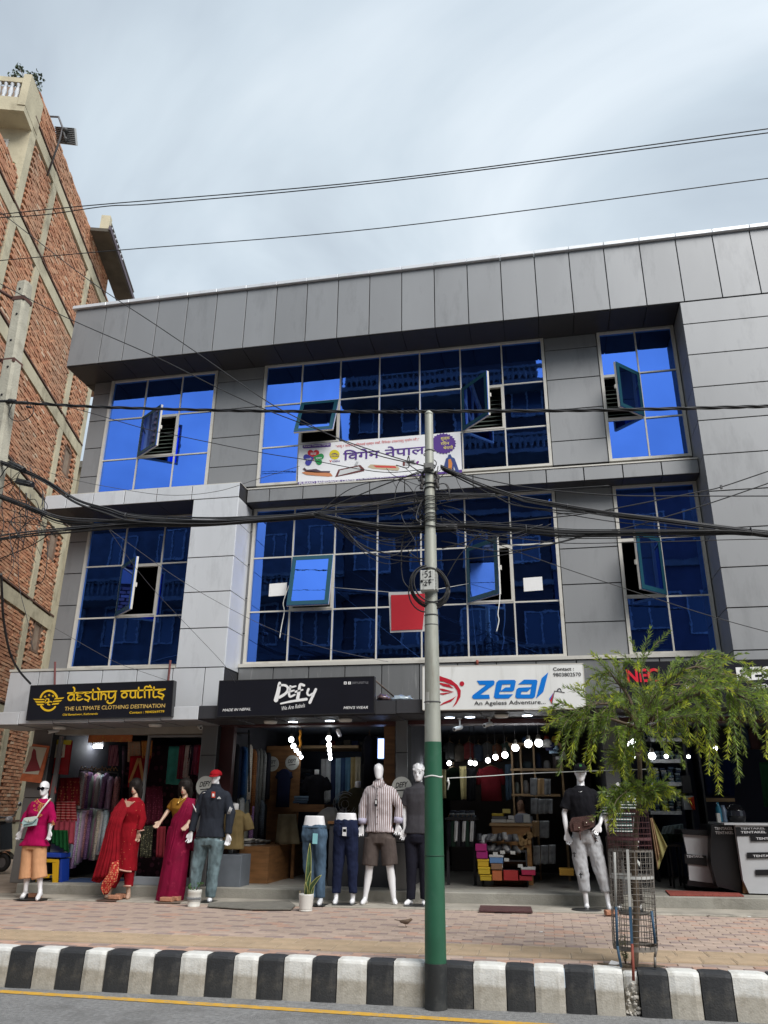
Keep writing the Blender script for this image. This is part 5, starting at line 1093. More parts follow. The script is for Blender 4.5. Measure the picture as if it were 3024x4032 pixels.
def head(mb, chin, top, female=False, face=True, turn=0.0):
    ax = (top-chin); h = ax.length; up = ax/h; X = Vector((math.cos(turn),math.sin(turn),0)); Yv = up.cross(X).normalized(); s = h/0.235
    def C(t, yo): return chin+up*h*t-Yv*(-yo)*s
    prof = ((0.0,0.028,0.03,-0.050),(0.05,0.043,0.052,-0.036),(0.16,0.055,0.074,-0.018),(0.3,0.063,0.086,-0.006),(0.45,0.069,0.093,0.002),(0.6,0.073,0.098,0.006),(0.75,0.071,0.095,0.009),(0.88,0.057,0.076,0.011),(0.96,0.034,0.046,0.012),(1.0,0.012,0.016,0.012))
    k = 0.94 if female else 1.0
    mb.loft([ering_ax(C(t,yo),X,Yv,rx*s*k,ry*s) for t,rx,ry,yo in prof])
    if face:
        mb.loft([ering_ax(C(t,yo),X,Yv,rx*s,ry*s,8) for t,rx,ry,yo in ((0.24,0.010,0.012,-0.088),(0.30,0.015,0.02,-0.094),(0.42,0.009,0.014,-0.090),(0.54,0.008,0.012,-0.088))])
        mb.loft([ering_ax(C(t,yo),X,Yv,rx*s,ry*s,8) for t,rx,ry,yo in ((0.14,0.014,0.01,-0.080),(0.17,0.021,0.014,-0.080),(0.20,0.016,0.01,-0.080))])
        mb.loft([ering_ax(C(t,yo),X,Yv,rx*s,ry*s,8) for t,rx,ry,yo in ((0.535,0.045,0.012,-0.077),(0.56,0.052,0.014,-0.078),(0.585,0.045,0.01,-0.077))])
        for sg in (-1,1): mb.loft([ering_ax(C(t,0.01)+X*sg*0.068*s*k,X,Yv,rx*s,ry*s,8) for t,rx,ry in ((0.34,0.006,0.008),(0.42,0.011,0.016),(0.5,0.012,0.02),(0.56,0.006,0.01))])
    return lambda t, x, y: chin+up*h*t+X*x*s+Yv*y*s
M_MWH = mat('mannequin_white',(0.80,0.80,0.82),0.28,coat=0.3); M_SKIN = mat('mannequin_skin',(0.50,0.33,0.24),0.4); M_MMAT = mat('mannequin_matte',(0.72,0.71,0.70),0.55)
FIG = []
class Figure:
    def __init__(s, label, J, cr, body, female=False, face=True, base=None, low=False, group=None, lift=0.0, name='mannequin'):
        """J: photo pixels of the joints; every joint lies on the figure's own upright plane, the toes on the ground"""
        s.px = {k: cr(*v[:2]) for k,v in J.items()}; s.off = {k: (v[2] if len(v) > 2 else 0.0) for k,v in J.items()}
        s.low = low; s.fem = female
        g = base if base else [0.5*(s.px['tl'][i]+s.px['tr'][i]) for i in (0,1)]
        G = PG(*g); s.Y = G.y+0.10; s.g = Vector((G.x,s.Y,zfoot(G.x,s.Y)+0.012+lift))
        s.T = thing(name, label, 'mannequin', s.g, group); s.j = {k: PY(*p,s.Y+s.off[k]) for k,p in s.px.items()}
        s.mat = body; s.face = face
    def w(s, k): return s.j[k].copy()
    def build_body(s, legs_from=None, arms=True, hands=True, flat=True, spread=0.0):
        mb = MB(); j = s.j; f = s.fem
        pel = (j['hl']+j['hr'])/2
        if not s.low:
            nk = j['neck']; sh = (j['sr']-j['sl']); hw = sh.length/2; mid = (j['sl']+j['sr'])/2
            hipw = max((j['hr']-j['hl']).length/2+0.055,0.14)
            wa = pel.lerp(mid,0.42); prof = [(pel-Vector((0,0,0.07)),hipw*0.92,0.11),(pel+Vector((0,0,0.02)),hipw,0.115),(pel.lerp(wa,0.5),hipw*0.93,0.105),(wa,hw*(0.70 if f else 0.80),0.088),(wa.lerp(mid,0.5)+Vector((0,-0.015 if f else 0,0)),hw*0.86,0.125 if f else 0.112),(wa.lerp(mid,0.8),hw*0.95,0.108),(mid+Vector((0,0,0.005)),hw*0.85,0.085),(mid.lerp(nk,0.5),hw*0.5,0.066),(nk,0.055,0.055)]
            s.prof = prof; mb.loft([ering(c,rx,ry) for c,rx,ry in prof])
            limb(mb,[nk-Vector((0,0,0.03)),j['chin']+Vector((0,0.03,0.02))],[0.054 if not f else 0.046,0.05 if not f else 0.042],12)
            if not getattr(s,'headless',False): s.H = head(mb,j['chin'],j['top'],f,s.face)
            if arms:
                for q,sd in (('l',-1),('r',1)):
                    if 'e'+q not in j: continue
                    S = j['s'+q]+Vector((-sd*0.035,0,-0.055)); E = j['e'+q]; W = j['w'+q]; sc = 0.85 if f else 0.95
                    limb(mb,[S,S.lerp(E,0.5),E,E.lerp(W,0.4),W],[0.052*sc,0.047*sc,0.037*sc,0.036*sc,0.024*sc])
                    if hands: hand(mb,W,(j['h'+q+'t'] if 'h'+q+'t' in j else W+(W-E))-W,-sd,0.9 if f else 1.0)
        else:
            wa = j['top']; prof = [(pel-Vector((0,0,0.06)),0.16,0.11),(pel,0.175,0.118),(pel.lerp(wa,0.5),0.155,0.105),(wa,0.135,0.092)]; s.prof = prof; mb.loft([ering(c,rx,ry) for c,rx,ry in prof])
        for q,sd in (('l',-1),('r',1)):
            if 'k'+q not in j: continue
            Hh = j['h'+q]+Vector((0,0,-0.04)); K = j['k'+q]; A = j['a'+q]; tp = PG(*s.px['t'+q]); tp.z = s.g.z+0.018; A = Vector((A.x,min(A.y,tp.y+0.22),max(A.z,s.g.z+0.07))); sc = 0.9 if f else 1.0
            limb(mb,[Hh,Hh.lerp(K,0.5),K,K.lerp(A,0.35)+Vector((0,0.015,0)),A.lerp(K,0.12),A],[0.086*sc,0.075*sc,0.054*sc,0.055*sc,0.036*sc,0.034*sc])
            heel = Vector((A.x,A.y+0.035,s.g.z+(0.024 if not getattr(s,'heels',0) else s.heels))); ball = tp.lerp(heel,0.28); ball.z = s.g.z+0.022
            limb(mb,[heel,heel.lerp(ball,0.5)+Vector((0,0,0.02)),ball,tp+Vector((0,0.015,0))],[0.030,0.034,0.036,0.022],12); limb(mb,[A,heel.lerp(ball,0.35)+Vector((0,0,0.02))],[0.034,0.032],10)
        o = obj('body', vox(mb,'body',0.0095,3,0.5), s.mat, None); o.parent = s.T; o.location = -s.g
        return o
    def put(s, name, mesh, m):
        o = obj(name, mesh, m, None); o.parent = s.T; o.location = -s.g; return o
    def top_garment(s, name, m, hem, sleeve=1.0, ease=0.018, wr=0.006, hemw=None, seed=0, collar=False, voxel=0.011, sl_r=(0.075,0.058,0.048)):
        """hem: height of the hem as a photo row; sleeve: share of the arm that is covered"""
        mb = MB(); j = s.j; px = s.px['hl']; zh = PY((s.px['hl'][0]+s.px['hr'][0])/2,hem,s.Y).z
        pr = [(c,rx+ease,ry+ease) for c,rx,ry in s.prof if c.z > zh+0.02]
        c0,rx0,ry0 = pr[0]; pel = (j['hl']+j['hr'])/2; b = Vector((pel.x,s.Y,zh)); hw = hemw or rx0*1.04
        rows = [(b,hw,max(ry0*1.05,0.12)),(b.lerp(c0,0.5),(hw+rx0)/2,ry0*1.04)] if c0.z-zh > 0.05 else [(b,hw,ry0*1.03)]
        rows += pr[:-1]; nk,nx,ny = pr[-1]; rows += [(nk+Vector((0,0.004,0.01)),0.066,0.066)]
        mb.loft([ering(c,rx,ry,28) for c,rx,ry in rows])
        if collar: mb.loft([ering(nk+Vector((0,0.006,z)),r,r*1.02,20) for z,r in ((0,0.07),(0.02,0.068),(0.045,0.064))])
        if sleeve > 0:
            for q,sd in (('l',-1),('r',1)):
                if 'e'+q not in j: continue
                S = j['s'+q]+Vector((-sd*0.03,0,-0.05)); E = j['e'+q]; W = j['w'+q]; a,b_,c_ = [v*0.92 for v in sl_r]; mb.ball(S,(a*0.9,a*0.9,a*0.9),14,9)
                if sleeve <= 0.5: t = sleeve/0.5; mb.tube([S,S.lerp(E,0.5*t),S.lerp(E,t)],[a,(a+b_)/2,b_],14)
                else:
                    t = (sleeve-0.5)/0.5; mb.tube([S,S.lerp(E,0.5),E,E.lerp(W,t*0.5),E.lerp(W,t)],[a,a*0.9,b_,(b_+c_)/2,c_],14)
        return s.put(name, vox(mb,name,voxel,2,0.5,wr,seed=seed), m)
    def trousers(s, name, m, top, ends, r=(0.105,0.085,0.07,0.062), wr=0.006, seed=3, flare=None):
        mb = MB(); j = s.j; pel = (j['hl']+j['hr'])/2; zt = PY((s.px['hl'][0]+s.px['hr'][0])/2,top,s.Y).z
        hw = max((j['hr']-j['hl']).length/2+0.055,0.14) if not s.low else 0.175
        mb.loft([ering(c,rx,ry,26) for c,rx,ry in ((pel-Vector((0,0,0.10)),hw*0.95+0.01,0.115),(pel-Vector((0,0,0.02)),hw+0.014,0.128),(Vector((pel.x,s.Y,max(zt,pel.z+0.03))),(hw if not s.low else 0.16)*0.97+0.01,0.112))])
        for q,sd in (('l',-1),('r',1)):
            Hh = j['h'+q]+Vector((0,0,-0.03)); K = j['k'+q]; A = j['a'+q]; ze = PY(*((s.px['a'+q][0]),ends),s.Y).z
            tt = 0.0
            if ze > K.z: t = (Hh.z-ze)/(Hh.z-K.z); P = [Hh,Hh.lerp(K,t*0.5),Hh.lerp(K,t)]; rr = [r[0],(r[0]+r[1])/2,r[1]]
            else: t = (K.z-ze)/(K.z-A.z); P = [Hh,Hh.lerp(K,0.5),K,K.lerp(A,t*0.5),K.lerp(A,t)]; rr = [r[0],(r[0]+r[1])/2,r[1],r[2],r[3]]
            mb.tube(P,rr,16)
        return s.put(name, vox(mb,name,0.011,2,0.5,wr,(14,14,7),seed=seed), m)
    def plate(s, px0, px1, m=None, depth=0.28):
        a,b = PG(*px0),PG(*px1); z = zfoot(a.x,a.y)+0.013; y = min(a.y,b.y); s_ = MB().slab([(a.x,y),(b.x,y),(b.x+0.02,y+depth),(a.x+0.03,y+depth)],z,z+0.008)
        o = obj('base_plate', s_, m or plain((0.03,0.03,0.03),0.5,metal=0.3), s.T)
A_ = crop(0,2600,1.659); B_ = crop(800,2600,1.659); Cc = crop(1600,2600,1.165)
def stripe_mat(name, c1, c2, freq, duty, axis='X', rough=0.85):
    m = cloth(name, c1); nt = m.node_tree; n = nt.nodes; l = nt.links; b = n['Principled BSDF']; tc = n.new('ShaderNodeTexCoord'); sp = n.new('ShaderNodeSeparateXYZ'); l.new(tc.outputs['Object'], sp.inputs[0])
    mu = n.new('ShaderNodeMath'); mu.operation = 'MULTIPLY'; mu.inputs[1].default_value = freq; l.new(sp.outputs[axis], mu.inputs[0]); fr = n.new('ShaderNodeMath'); fr.operation = 'FRACT'; l.new(mu.outputs[0], fr.inputs[0])
    lt = n.new('ShaderNodeMath'); lt.operation = 'LESS_THAN'; lt.inputs[1].default_value = duty; l.new(fr.outputs[0], lt.inputs[0]); mx = n.new('ShaderNodeMix'); mx.data_type = 'RGBA'; l.new(lt.outputs[0], mx.inputs[0])
    l.new(b.inputs['Base Color'].links[0].from_socket, mx.inputs[6]); mx.inputs[7].default_value = (*c2,1); l.new(mx.outputs[2], b.inputs['Base Color']); return m
def dots_mat(name, c1, c2, scale=18, size=0.13):
    m = cloth(name, c1); nt = m.node_tree; n = nt.nodes; l = nt.links; b = n['Principled BSDF']; tc = n.new('ShaderNodeTexCoord'); v = n.new('ShaderNodeTexVoronoi'); v.inputs['Scale'].default_value = scale; v.inputs['Randomness'].default_value = 0.45; l.new(tc.outputs['Object'], v.inputs['Vector'])
    lt = n.new('ShaderNodeMath'); lt.operation = 'LESS_THAN'; lt.inputs[1].default_value = size; l.new(v.outputs['Distance'], lt.inputs[0]); mx = n.new('ShaderNodeMix'); mx.data_type = 'RGBA'; l.new(lt.outputs[0], mx.inputs[0])
    l.new(b.inputs['Base Color'].links[0].from_socket, mx.inputs[6]); mx.inputs[7].default_value = (*c2,1); l.new(mx.outputs[2], b.inputs['Base Color']); return m
M_JEANB = mat('blue_denim',(0.06,0.10,0.15),0.9,spec=0.2,var=0.6,scale=7,bump=0.2,bscale=160,stretch=(1,1,0.5)); M_JEANG = mat('faded_denim',(0.15,0.21,0.23),0.9,spec=0.2,var=0.55,scale=7,bump=0.2,bscale=160,stretch=(1,1,0.5))
M_NAVY = cloth('navy_cloth',(0.012,0.017,0.045)); M_BROWNS = cloth('brown_grey_cloth',(0.085,0.068,0.062)); M_CHAR = cloth('charcoal_cloth',(0.05,0.048,0.055)); M_BLACKC = cloth('black_cloth',(0.009,0.009,0.012)); M_JOG = cloth('heather_grey_jersey',(0.40,0.41,0.43),var=0.06)
def floret(mb, p, r, Y):
    for k in range(5):
        a = k*1.257+random.random(); c = (p[0]+r*math.cos(a),p[1]+r*math.sin(a)); mb.plate([(c[0]+r*0.55*math.cos(b),c[1]+r*0.55*math.sin(b)) for b in [q*1.257 for q in range(5)]],Y,Y+0.003)
def on_front(fig, x, y, dy): return PY(x,y,fig.Y+dy)
# ---- white mannequin in the magenta tunic
def m1():
    F = Figure('white mannequin in a magenta tunic and tan culottes with dark sunglasses', dict(top=(292,787),chin=(288,884),neck=(290,908),sl=(212,925),sr=(340,930),el=(172,1020),er=(345,1030),wl=(140,1112,-0.05),wr=(325,1112,-0.05),hlt=(118,1170,-0.05),hrt=(318,1175,-0.05),hl=(198,1185),hr=(262,1185),kl=(180,1340),kr=(255,1340),al=(168,1500),ar=(262,1500),tl=(130,1568),tr=(235,1577)), A_, M_MWH, True)
    F.heels = 0.07; F.build_body(); mg = cloth('magenta_cloth',(0.33,0.003,0.07),var=0.08); tan = cloth('tan_cloth',(0.60,0.32,0.17),var=0.07)
    F.top_garment('tunic',mg,A_(0,1212)[1],0.72,0.022,0.010,hemw=0.235,seed=1,sl_r=(0.07,0.065,0.066)); F.trousers('culottes',tan,A_(0,1180)[1],A_(0,1425)[1],(0.105,0.10,0.105,0.11),0.004)
    gold = plain((0.62,0.25,0.08),0.7); S = lambda x,y: (lambda p:(p.x,p.z))(on_front(F,*A_(x,y),-0.142))
    for (x,y) in [(262+random.uniform(-16,16),940+i*6) for i in range(14)]+[(245,930),(232,918),(225,950),(228,975),(232,1000),(238,985)]:
        mb = MB(); floret(mb,S(x,y),0.012,F.Y-0.150); obj('embroidery', mb, gold, F.T)
    obj('neck_trim', MB().tube([on_front(F,*A_(*p),d) for p,d in (((242,905),-0.06),((255,925),-0.10),((272,936),-0.125),((290,938),-0.13),((310,932),-0.12),((330,912),-0.07))],0.007,6).tube([on_front(F,*A_(266,938),-0.13),on_front(F,*A_(264,985),-0.15)],0.006,5).tube([on_front(F,*A_(276,938),-0.13),on_front(F,*A_(274,985),-0.15)],0.006,5), gold, F.T)
    for (x,y,d) in ((150,1065,-0.11),(140,1078,-0.11),(345,1055,-0.10),(352,1068,-0.10),(340,1075,-0.10)):
        mb = MB(); p = on_front(F,*A_(x,y),d); floret(mb,(p.x,p.z),0.012,p.y); obj('embroidery', mb, gold, F.T)
    H = F.H; gl = plain((0.006,0.006,0.008),0.12)
    for sx in (-1,1):
        p = H(0.47,sx*0.034,-0.102); obj('sunglasses', MB().plate([(p.x+0.031*math.cos(a)*(1.05),p.z+0.025*math.sin(a)) for a in [k*0.524 for k in range(12)]],p.y-0.004,p.y+0.003).tube([p+Vector((sx*0.025,0,0.008)),H(0.5,sx*0.078,0.0)],0.005,5), gl, F.T)
    p = H(0.5,0,-0.104); obj('sunglasses', MB().tube([p+Vector((-0.012,0,0)),p+Vector((0.012,0,0))],0.004,5), gl, F.T)
    a,b = PG(*A_(85,1570)),PG(*A_(288,1560)); F.plate(A_(85,1572),A_(288,1570))
    obj('heel_block', MB().box(F.j['al'].x+0.005,F.j['al'].x+0.035,F.j['al'].y+0.0,F.j['al'].y+0.03,F.g.z,F.g.z+0.07), M_LB, F.T)
    # shoulder bag
    P = [on_front(F,*A_(*p),-0.17) for p in ((150,1060),(165,1030),(232,1020),(243,1035),(232,1078),(160,1088))]
    Bg = thing('shoulder_bag','pale blue shoulder bag hanging across the magenta tunic','bag',P[5]); pb = plain((0.42,0.60,0.60),0.45)
    obj('body', MB().plate([(p.x,p.z) for p in P],F.Y-0.20,F.Y-0.145), pb, Bg)
    Q = [on_front(F,*A_(*p),-0.2) for p in ((158,1042),(165,1028),(234,1018),(240,1033),(215,1052),(185,1058))]; obj('flap', MB().plate([(p.x,p.z) for p in Q],F.Y-0.208,F.Y-0.2005), plain((0.62,0.70,0.64),0.45), Bg)
    obj('piping', MB().tube([on_front(F,*A_(*p),-0.21) for p in ((155,1075),(185,1070),(215,1062),(238,1040))],0.005,5), plain((0.02,0.05,0.07),0.5), Bg); obj('clasp', MB().ball(on_front(F,*A_(190,1047),-0.212),0.012,8,5), plain((0.6,0.55,0.45),0.3,metal=0.7), Bg)
    obj('strap', MB().tube(spline([on_front(F,*A_(*p),d) for p,d in (((238,1030),-0.18),((265,985),-0.165),((300,940),-0.15),((322,912),-0.10),((330,905),0.0))]),0.012,6), plain((0.72,0.70,0.62),0.5), Bg)
m1()
def hair(F, m, length=0.0, vol=1.12):
    mb = MB(); H = F.H
    mb.ball(H(0.66,0,0.036),(0.094*vol,0.094*vol,0.118),14,9)
    for sx in (-1,1):
        mb.tube([H(0.8,sx*0.07,0.02),H(0.45,sx*0.098,0.03),H(0.1,sx*0.104,0.045),H(-0.2-length,sx*0.10,0.04)],[0.03,0.036,0.038,0.022],8)
    mb.tube([H(0.7,0,0.09),H(0.3,0,0.10),H(-0.2-length,0,0.09)],[0.07,0.085,0.05],10)
    mb.tube([H(0.80,-0.078,-0.03),H(0.93,-0.04,-0.06),H(0.93,0.03,-0.062),H(0.78,0.08,-0.03)],[0.022,0.026,0.026,0.02],8)
    o = F.put('hair', vox(mb,'hair',0.012,2,0.5,0.008,(60,60,4)), m); return o
def face_paint(F, lips=(0.45,0.05,0.05), brow=True):
    H = F.H
    for sx in (-1,1):
        p = H(0.47,sx*0.031,-0.086); obj('eye', MB().ball(p,(0.015,0.008,0.007),10,5), plain((0.03,0.025,0.025),0.3), F.T)
        if brow: obj('eyebrow', MB().tube([H(0.56,sx*0.015,-0.094),H(0.58,sx*0.035,-0.092),H(0.555,sx*0.052,-0.082)],0.003,4), plain((0.05,0.035,0.03),0.7), F.T)
    if lips: obj('lips', MB().ball(H(0.17,0,-0.094),(0.018,0.007,0.006),10,5), plain(lips,0.4), F.T)
M_HAIR = mat('dark_hair',(0.012,0.009,0.008),0.6,spec=0.2,var=0.3,scale=8,stretch=(6,6,0.6))
def cloth_sheet(F, name, rows, m, folds=9, amp=0.014, seed=0):
    """rows: (left px, right px, front offset, bulge) from top to bottom; a draped sheet with folds, closed behind"""
    n = 40; rings = []; random.seed(seed)
    for i,(a,b,dy,bu) in enumerate(rows):
        A = PY(*a,F.Y+dy); B = PY(*b,F.Y+dy); r = []
        for k in range(n+1):
            t = k/n; p = A.lerp(B,t); tt = t+0.09*mnoise.noise((t*3.0+seed,i*0.45,seed*1.7)); p.y += -bu*math.sin(math.pi*t)+amp*(0.4+0.6*i/len(rows))*(math.sin(tt*folds*math.pi*2+i*0.35+seed)*(0.45+0.55*abs(mnoise.noise((t*4,i*0.3,seed+3.3)))*2)+0.5*math.sin(tt*folds*4.1+i*0.6)); r.append(p)
        rings.append(r)
    fine = []
    for i in range(len(rings)-1):
        for q in range(4): fine.append([rings[i][k].lerp(rings[i+1][k],q/4) for k in range(n+1)])
    fine.append(rings[-1]); full = [r+[p+Vector((0,0.012,0)) for p in r[::-1]] for r in fine]
    return F.put(name, MB().loft(full).mesh(name), m)
# ---- wigged mannequin in the red suit
def m2():
    F = Figure('wigged mannequin in a red dotted suit with a gold bordered shawl', dict(top=(884,792),chin=(880,872),neck=(885,900),sl=(812,922),sr=(932,925),el=(742,1010),er=(932,1040),wl=(748,1062,-0.08),wr=(903,1122,-0.04),hlt=(738,1085,-0.08),hrt=(898,1190,-0.04),hl=(800,1160),hr=(870,1160),kl=(790,1345),kr=(848,1345),al=(712,1520),ar=(838,1500),tl=(682,1566),tr=(828,1570)), A_, M_SKIN, True)
    F.build_body(); red = dots_mat('red_dotted_cloth',(0.235,0.005,0.012),(0.6,0.3,0.13),26,0.10); rd = cloth('red_cloth',(0.235,0.005,0.012))
    F.top_garment('tunic',red,A_(0,1375)[1],0.93,0.024,0.007,hemw=0.19,seed=5,sl_r=(0.07,0.062,0.055)); F.trousers('trousers',rd,A_(0,1150)[1],A_(0,1478)[1],(0.10,0.085,0.07,0.062),0.005)
    tr = plain((0.62,0.35,0.28),0.7)
    obj('hem_trim', MB().tube(spline([on_front(F,*A_(*p),-0.155) for p in ((778,1368),(820,1377),(858,1380))]),0.012,6), tr, F.T)
    obj('cuff_trim', MB().tube([on_front(F,*A_(808,1474),-0.07),on_front(F,*A_(855,1474),-0.07)],0.012,6), tr, F.T); obj('cuff_trim', MB().tube([on_front(F,*A_(898,1118),-0.08),on_front(F,*A_(942,1108),-0.06)],0.009,6), tr, F.T)
    obj('neckline', MB().tube([on_front(F,*A_(*p),d) for p,d in (((822,905),-0.07),((832,965),-0.135),((880,920),-0.12))],0.006,5).plate([(lambda p:(p.x,p.z))(on_front(F,*A_(*q),-0.138)) for q in ((812,915),(833,972),(868,925))],F.Y-0.138,F.Y-0.132), plain((0.55,0.33,0.24),0.6), F.T)
    sh = mat('red_gauze',(0.22,0.006,0.013),0.9,spec=0.15,var=0.2,scale=12); bd = dots_mat('gold_brocade',(0.42,0.03,0.03),(0.68,0.28,0.14),34,0.42)
    R_ = [(A_(800,900),A_(838,925),-0.10,0.03),(A_(742,965),A_(832,985),-0.15,0.05),(A_(715,1030),A_(800,1050),-0.20,0.06),(A_(690,1110),A_(785,1130),-0.20,0.06),(A_(662,1220),A_(782,1250),-0.21,0.06),(A_(630,1330),A_(778,1345),-0.22,0.06),(A_(600,1430),A_(770,1400),-0.22,0.05)]
    cloth_sheet(F,'shawl',R_,sh,7,0.02,2)
    cloth_sheet(F,'shawl_border',[(A_(722,1330),A_(776,1305),-0.255,0.04),(A_(700,1400),A_(774,1380),-0.26,0.04),(A_(664,1450),A_(760,1440),-0.26,0.03),(A_(655,1490),A_(730,1475),-0.25,0.02),(A_(678,1530),A_(700,1530),-0.24,0.01)],bd,4,0.016,1)
    cloth_sheet(F,'shawl_tail',[(A_(640,1330),A_(720,1330),-0.20,0.03),(A_(610,1400),A_(690,1420),-0.20,0.03),(A_(596,1440),A_(650,1455),-0.19,0.02)],sh,3,0.014,4)
    hair(F,M_HAIR,0.25,1.08); face_paint(F); F.plate(A_(622,1578),A_(750,1580),plain((0.10,0.06,0.045),0.8),0.3)
m2()
# ---- saree mannequin
def m3():
    F = Figure('wigged mannequin in a wine red saree and mustard blouse', dict(top=(1208,790),chin=(1205,878),neck=(1207,905),sl=(1132,905),sr=(1262,905),el=(1105,975),er=(1258,1000),wl=(1052,1050,-0.14),wr=(1228,1066,-0.14),hlt=(1015,1092,-0.2),hrt=(1208,1092,-0.18),hl=(1135,1120),hr=(1215,1120),kl=(1110,1330),kr=(1180,1330),al=(1090,1530),ar=(1150,1530),tl=(1060,1580),tr=(1130,1578)), A_, M_SKIN, True)
    F.build_body(); bl = cloth('mustard_cloth',(0.22,0.10,0.012)); sr = mat('wine_saree',(0.19,0.002,0.032),0.75,spec=0.2,var=0.22,scale=5,bump=0.1,bscale=60,dirt=(0.28,0.015,0.055),dscale=9,dlo=0.58,dhi=0.66)
    F.top_garment('blouse',bl,A_(0,1040)[1],0.47,0.015,0.004,seed=7,sl_r=(0.07,0.06,0.05))
    n = 56; rings = []; L = [(1085,1110,1238),(1120,1098,1240),(1180,1092,1238),(1260,1080,1232),(1340,1068,1224),(1420,1052,1214),(1500,1038,1204),(1560,1028,1192),(1578,1030,1186)]
    for i,(y,x0,x1) in enumerate(L):
        a = PY(*A_(x0,y),F.Y); b = PY(*A_(x1,y),F.Y); c = (a+b)/2; rx = (b-a).length/2; t = i/(len(L)-1); ry = 0.14+0.03*t; r = []
        for k in range(n):
            q = 2*math.pi*k/n; pl = 1+(0.02+0.05*t)*math.sin(q*9+1.2*t)*(1 if math.sin(q) < 0 else 0.4)+0.03*t*math.sin(q*17); r.append(Vector((c.x+rx*pl*math.cos(q),c.y+ry*pl*math.sin(q),c.z-0.01*math.sin(q*9)*t)))
        rings.append(r)
    fine = []
    for i in range(len(rings)-1):
        for q in range(3): fine.append([rings[i][k].lerp(rings[i+1][k],q/3) for k in range(n)])
    fine.append(rings[-1]); F.put('skirt', MB().loft(fine).mesh('skirt'), sr)
    cloth_sheet(F,'shoulder_drape',[(A_(1222,893),A_(1272,905),-0.03,0.06),(A_(1190,925),A_(1272,950),-0.09,0.07),(A_(1150,985),A_(1262,1010),-0.11,0.07),(A_(1118,1045),A_(1245,1055),-0.10,0.08),(A_(1108,1095),A_(1240,1110),-0.08,0.09),(A_(1100,1150),A_(1225,1160),-0.08,0.08),(A_(1094,1230),A_(1180,1240),-0.09,0.07),(A_(1084,1330),A_(1140,1330),-0.10,0.05)],sr,6,0.012,3)
    cloth_sheet(F,'trailing_end',[(A_(1225,900),A_(1275,905),0.0,-0.03),(A_(1225,1000),A_(1278,1010),0.05,-0.03),(A_(1222,1120),A_(1282,1130),0.06,-0.03),(A_(1220,1240),A_(1275,1250),0.06,-0.02)],sr,4,0.012,5)
    hair(F,M_HAIR,0.1,1.15); face_paint(F)
    obj('necklace', MB().tube(spline([on_front(F,*A_(*p),d) for p,d in (((1178,890),-0.06),((1172,912),-0.11),((1166,930),-0.135),((1185,915),-0.12),((1215,895),-0.08))]),0.005,5).ball(on_front(F,*A_(1164,932),-0.142),0.018,8,5), plain((0.6,0.4,0.12),0.35,metal=0.8), F.T)
    F.plate(A_(1005,1590),A_(1198,1582),plain((0.17,0.13,0.10),0.8),0.32)
m3()
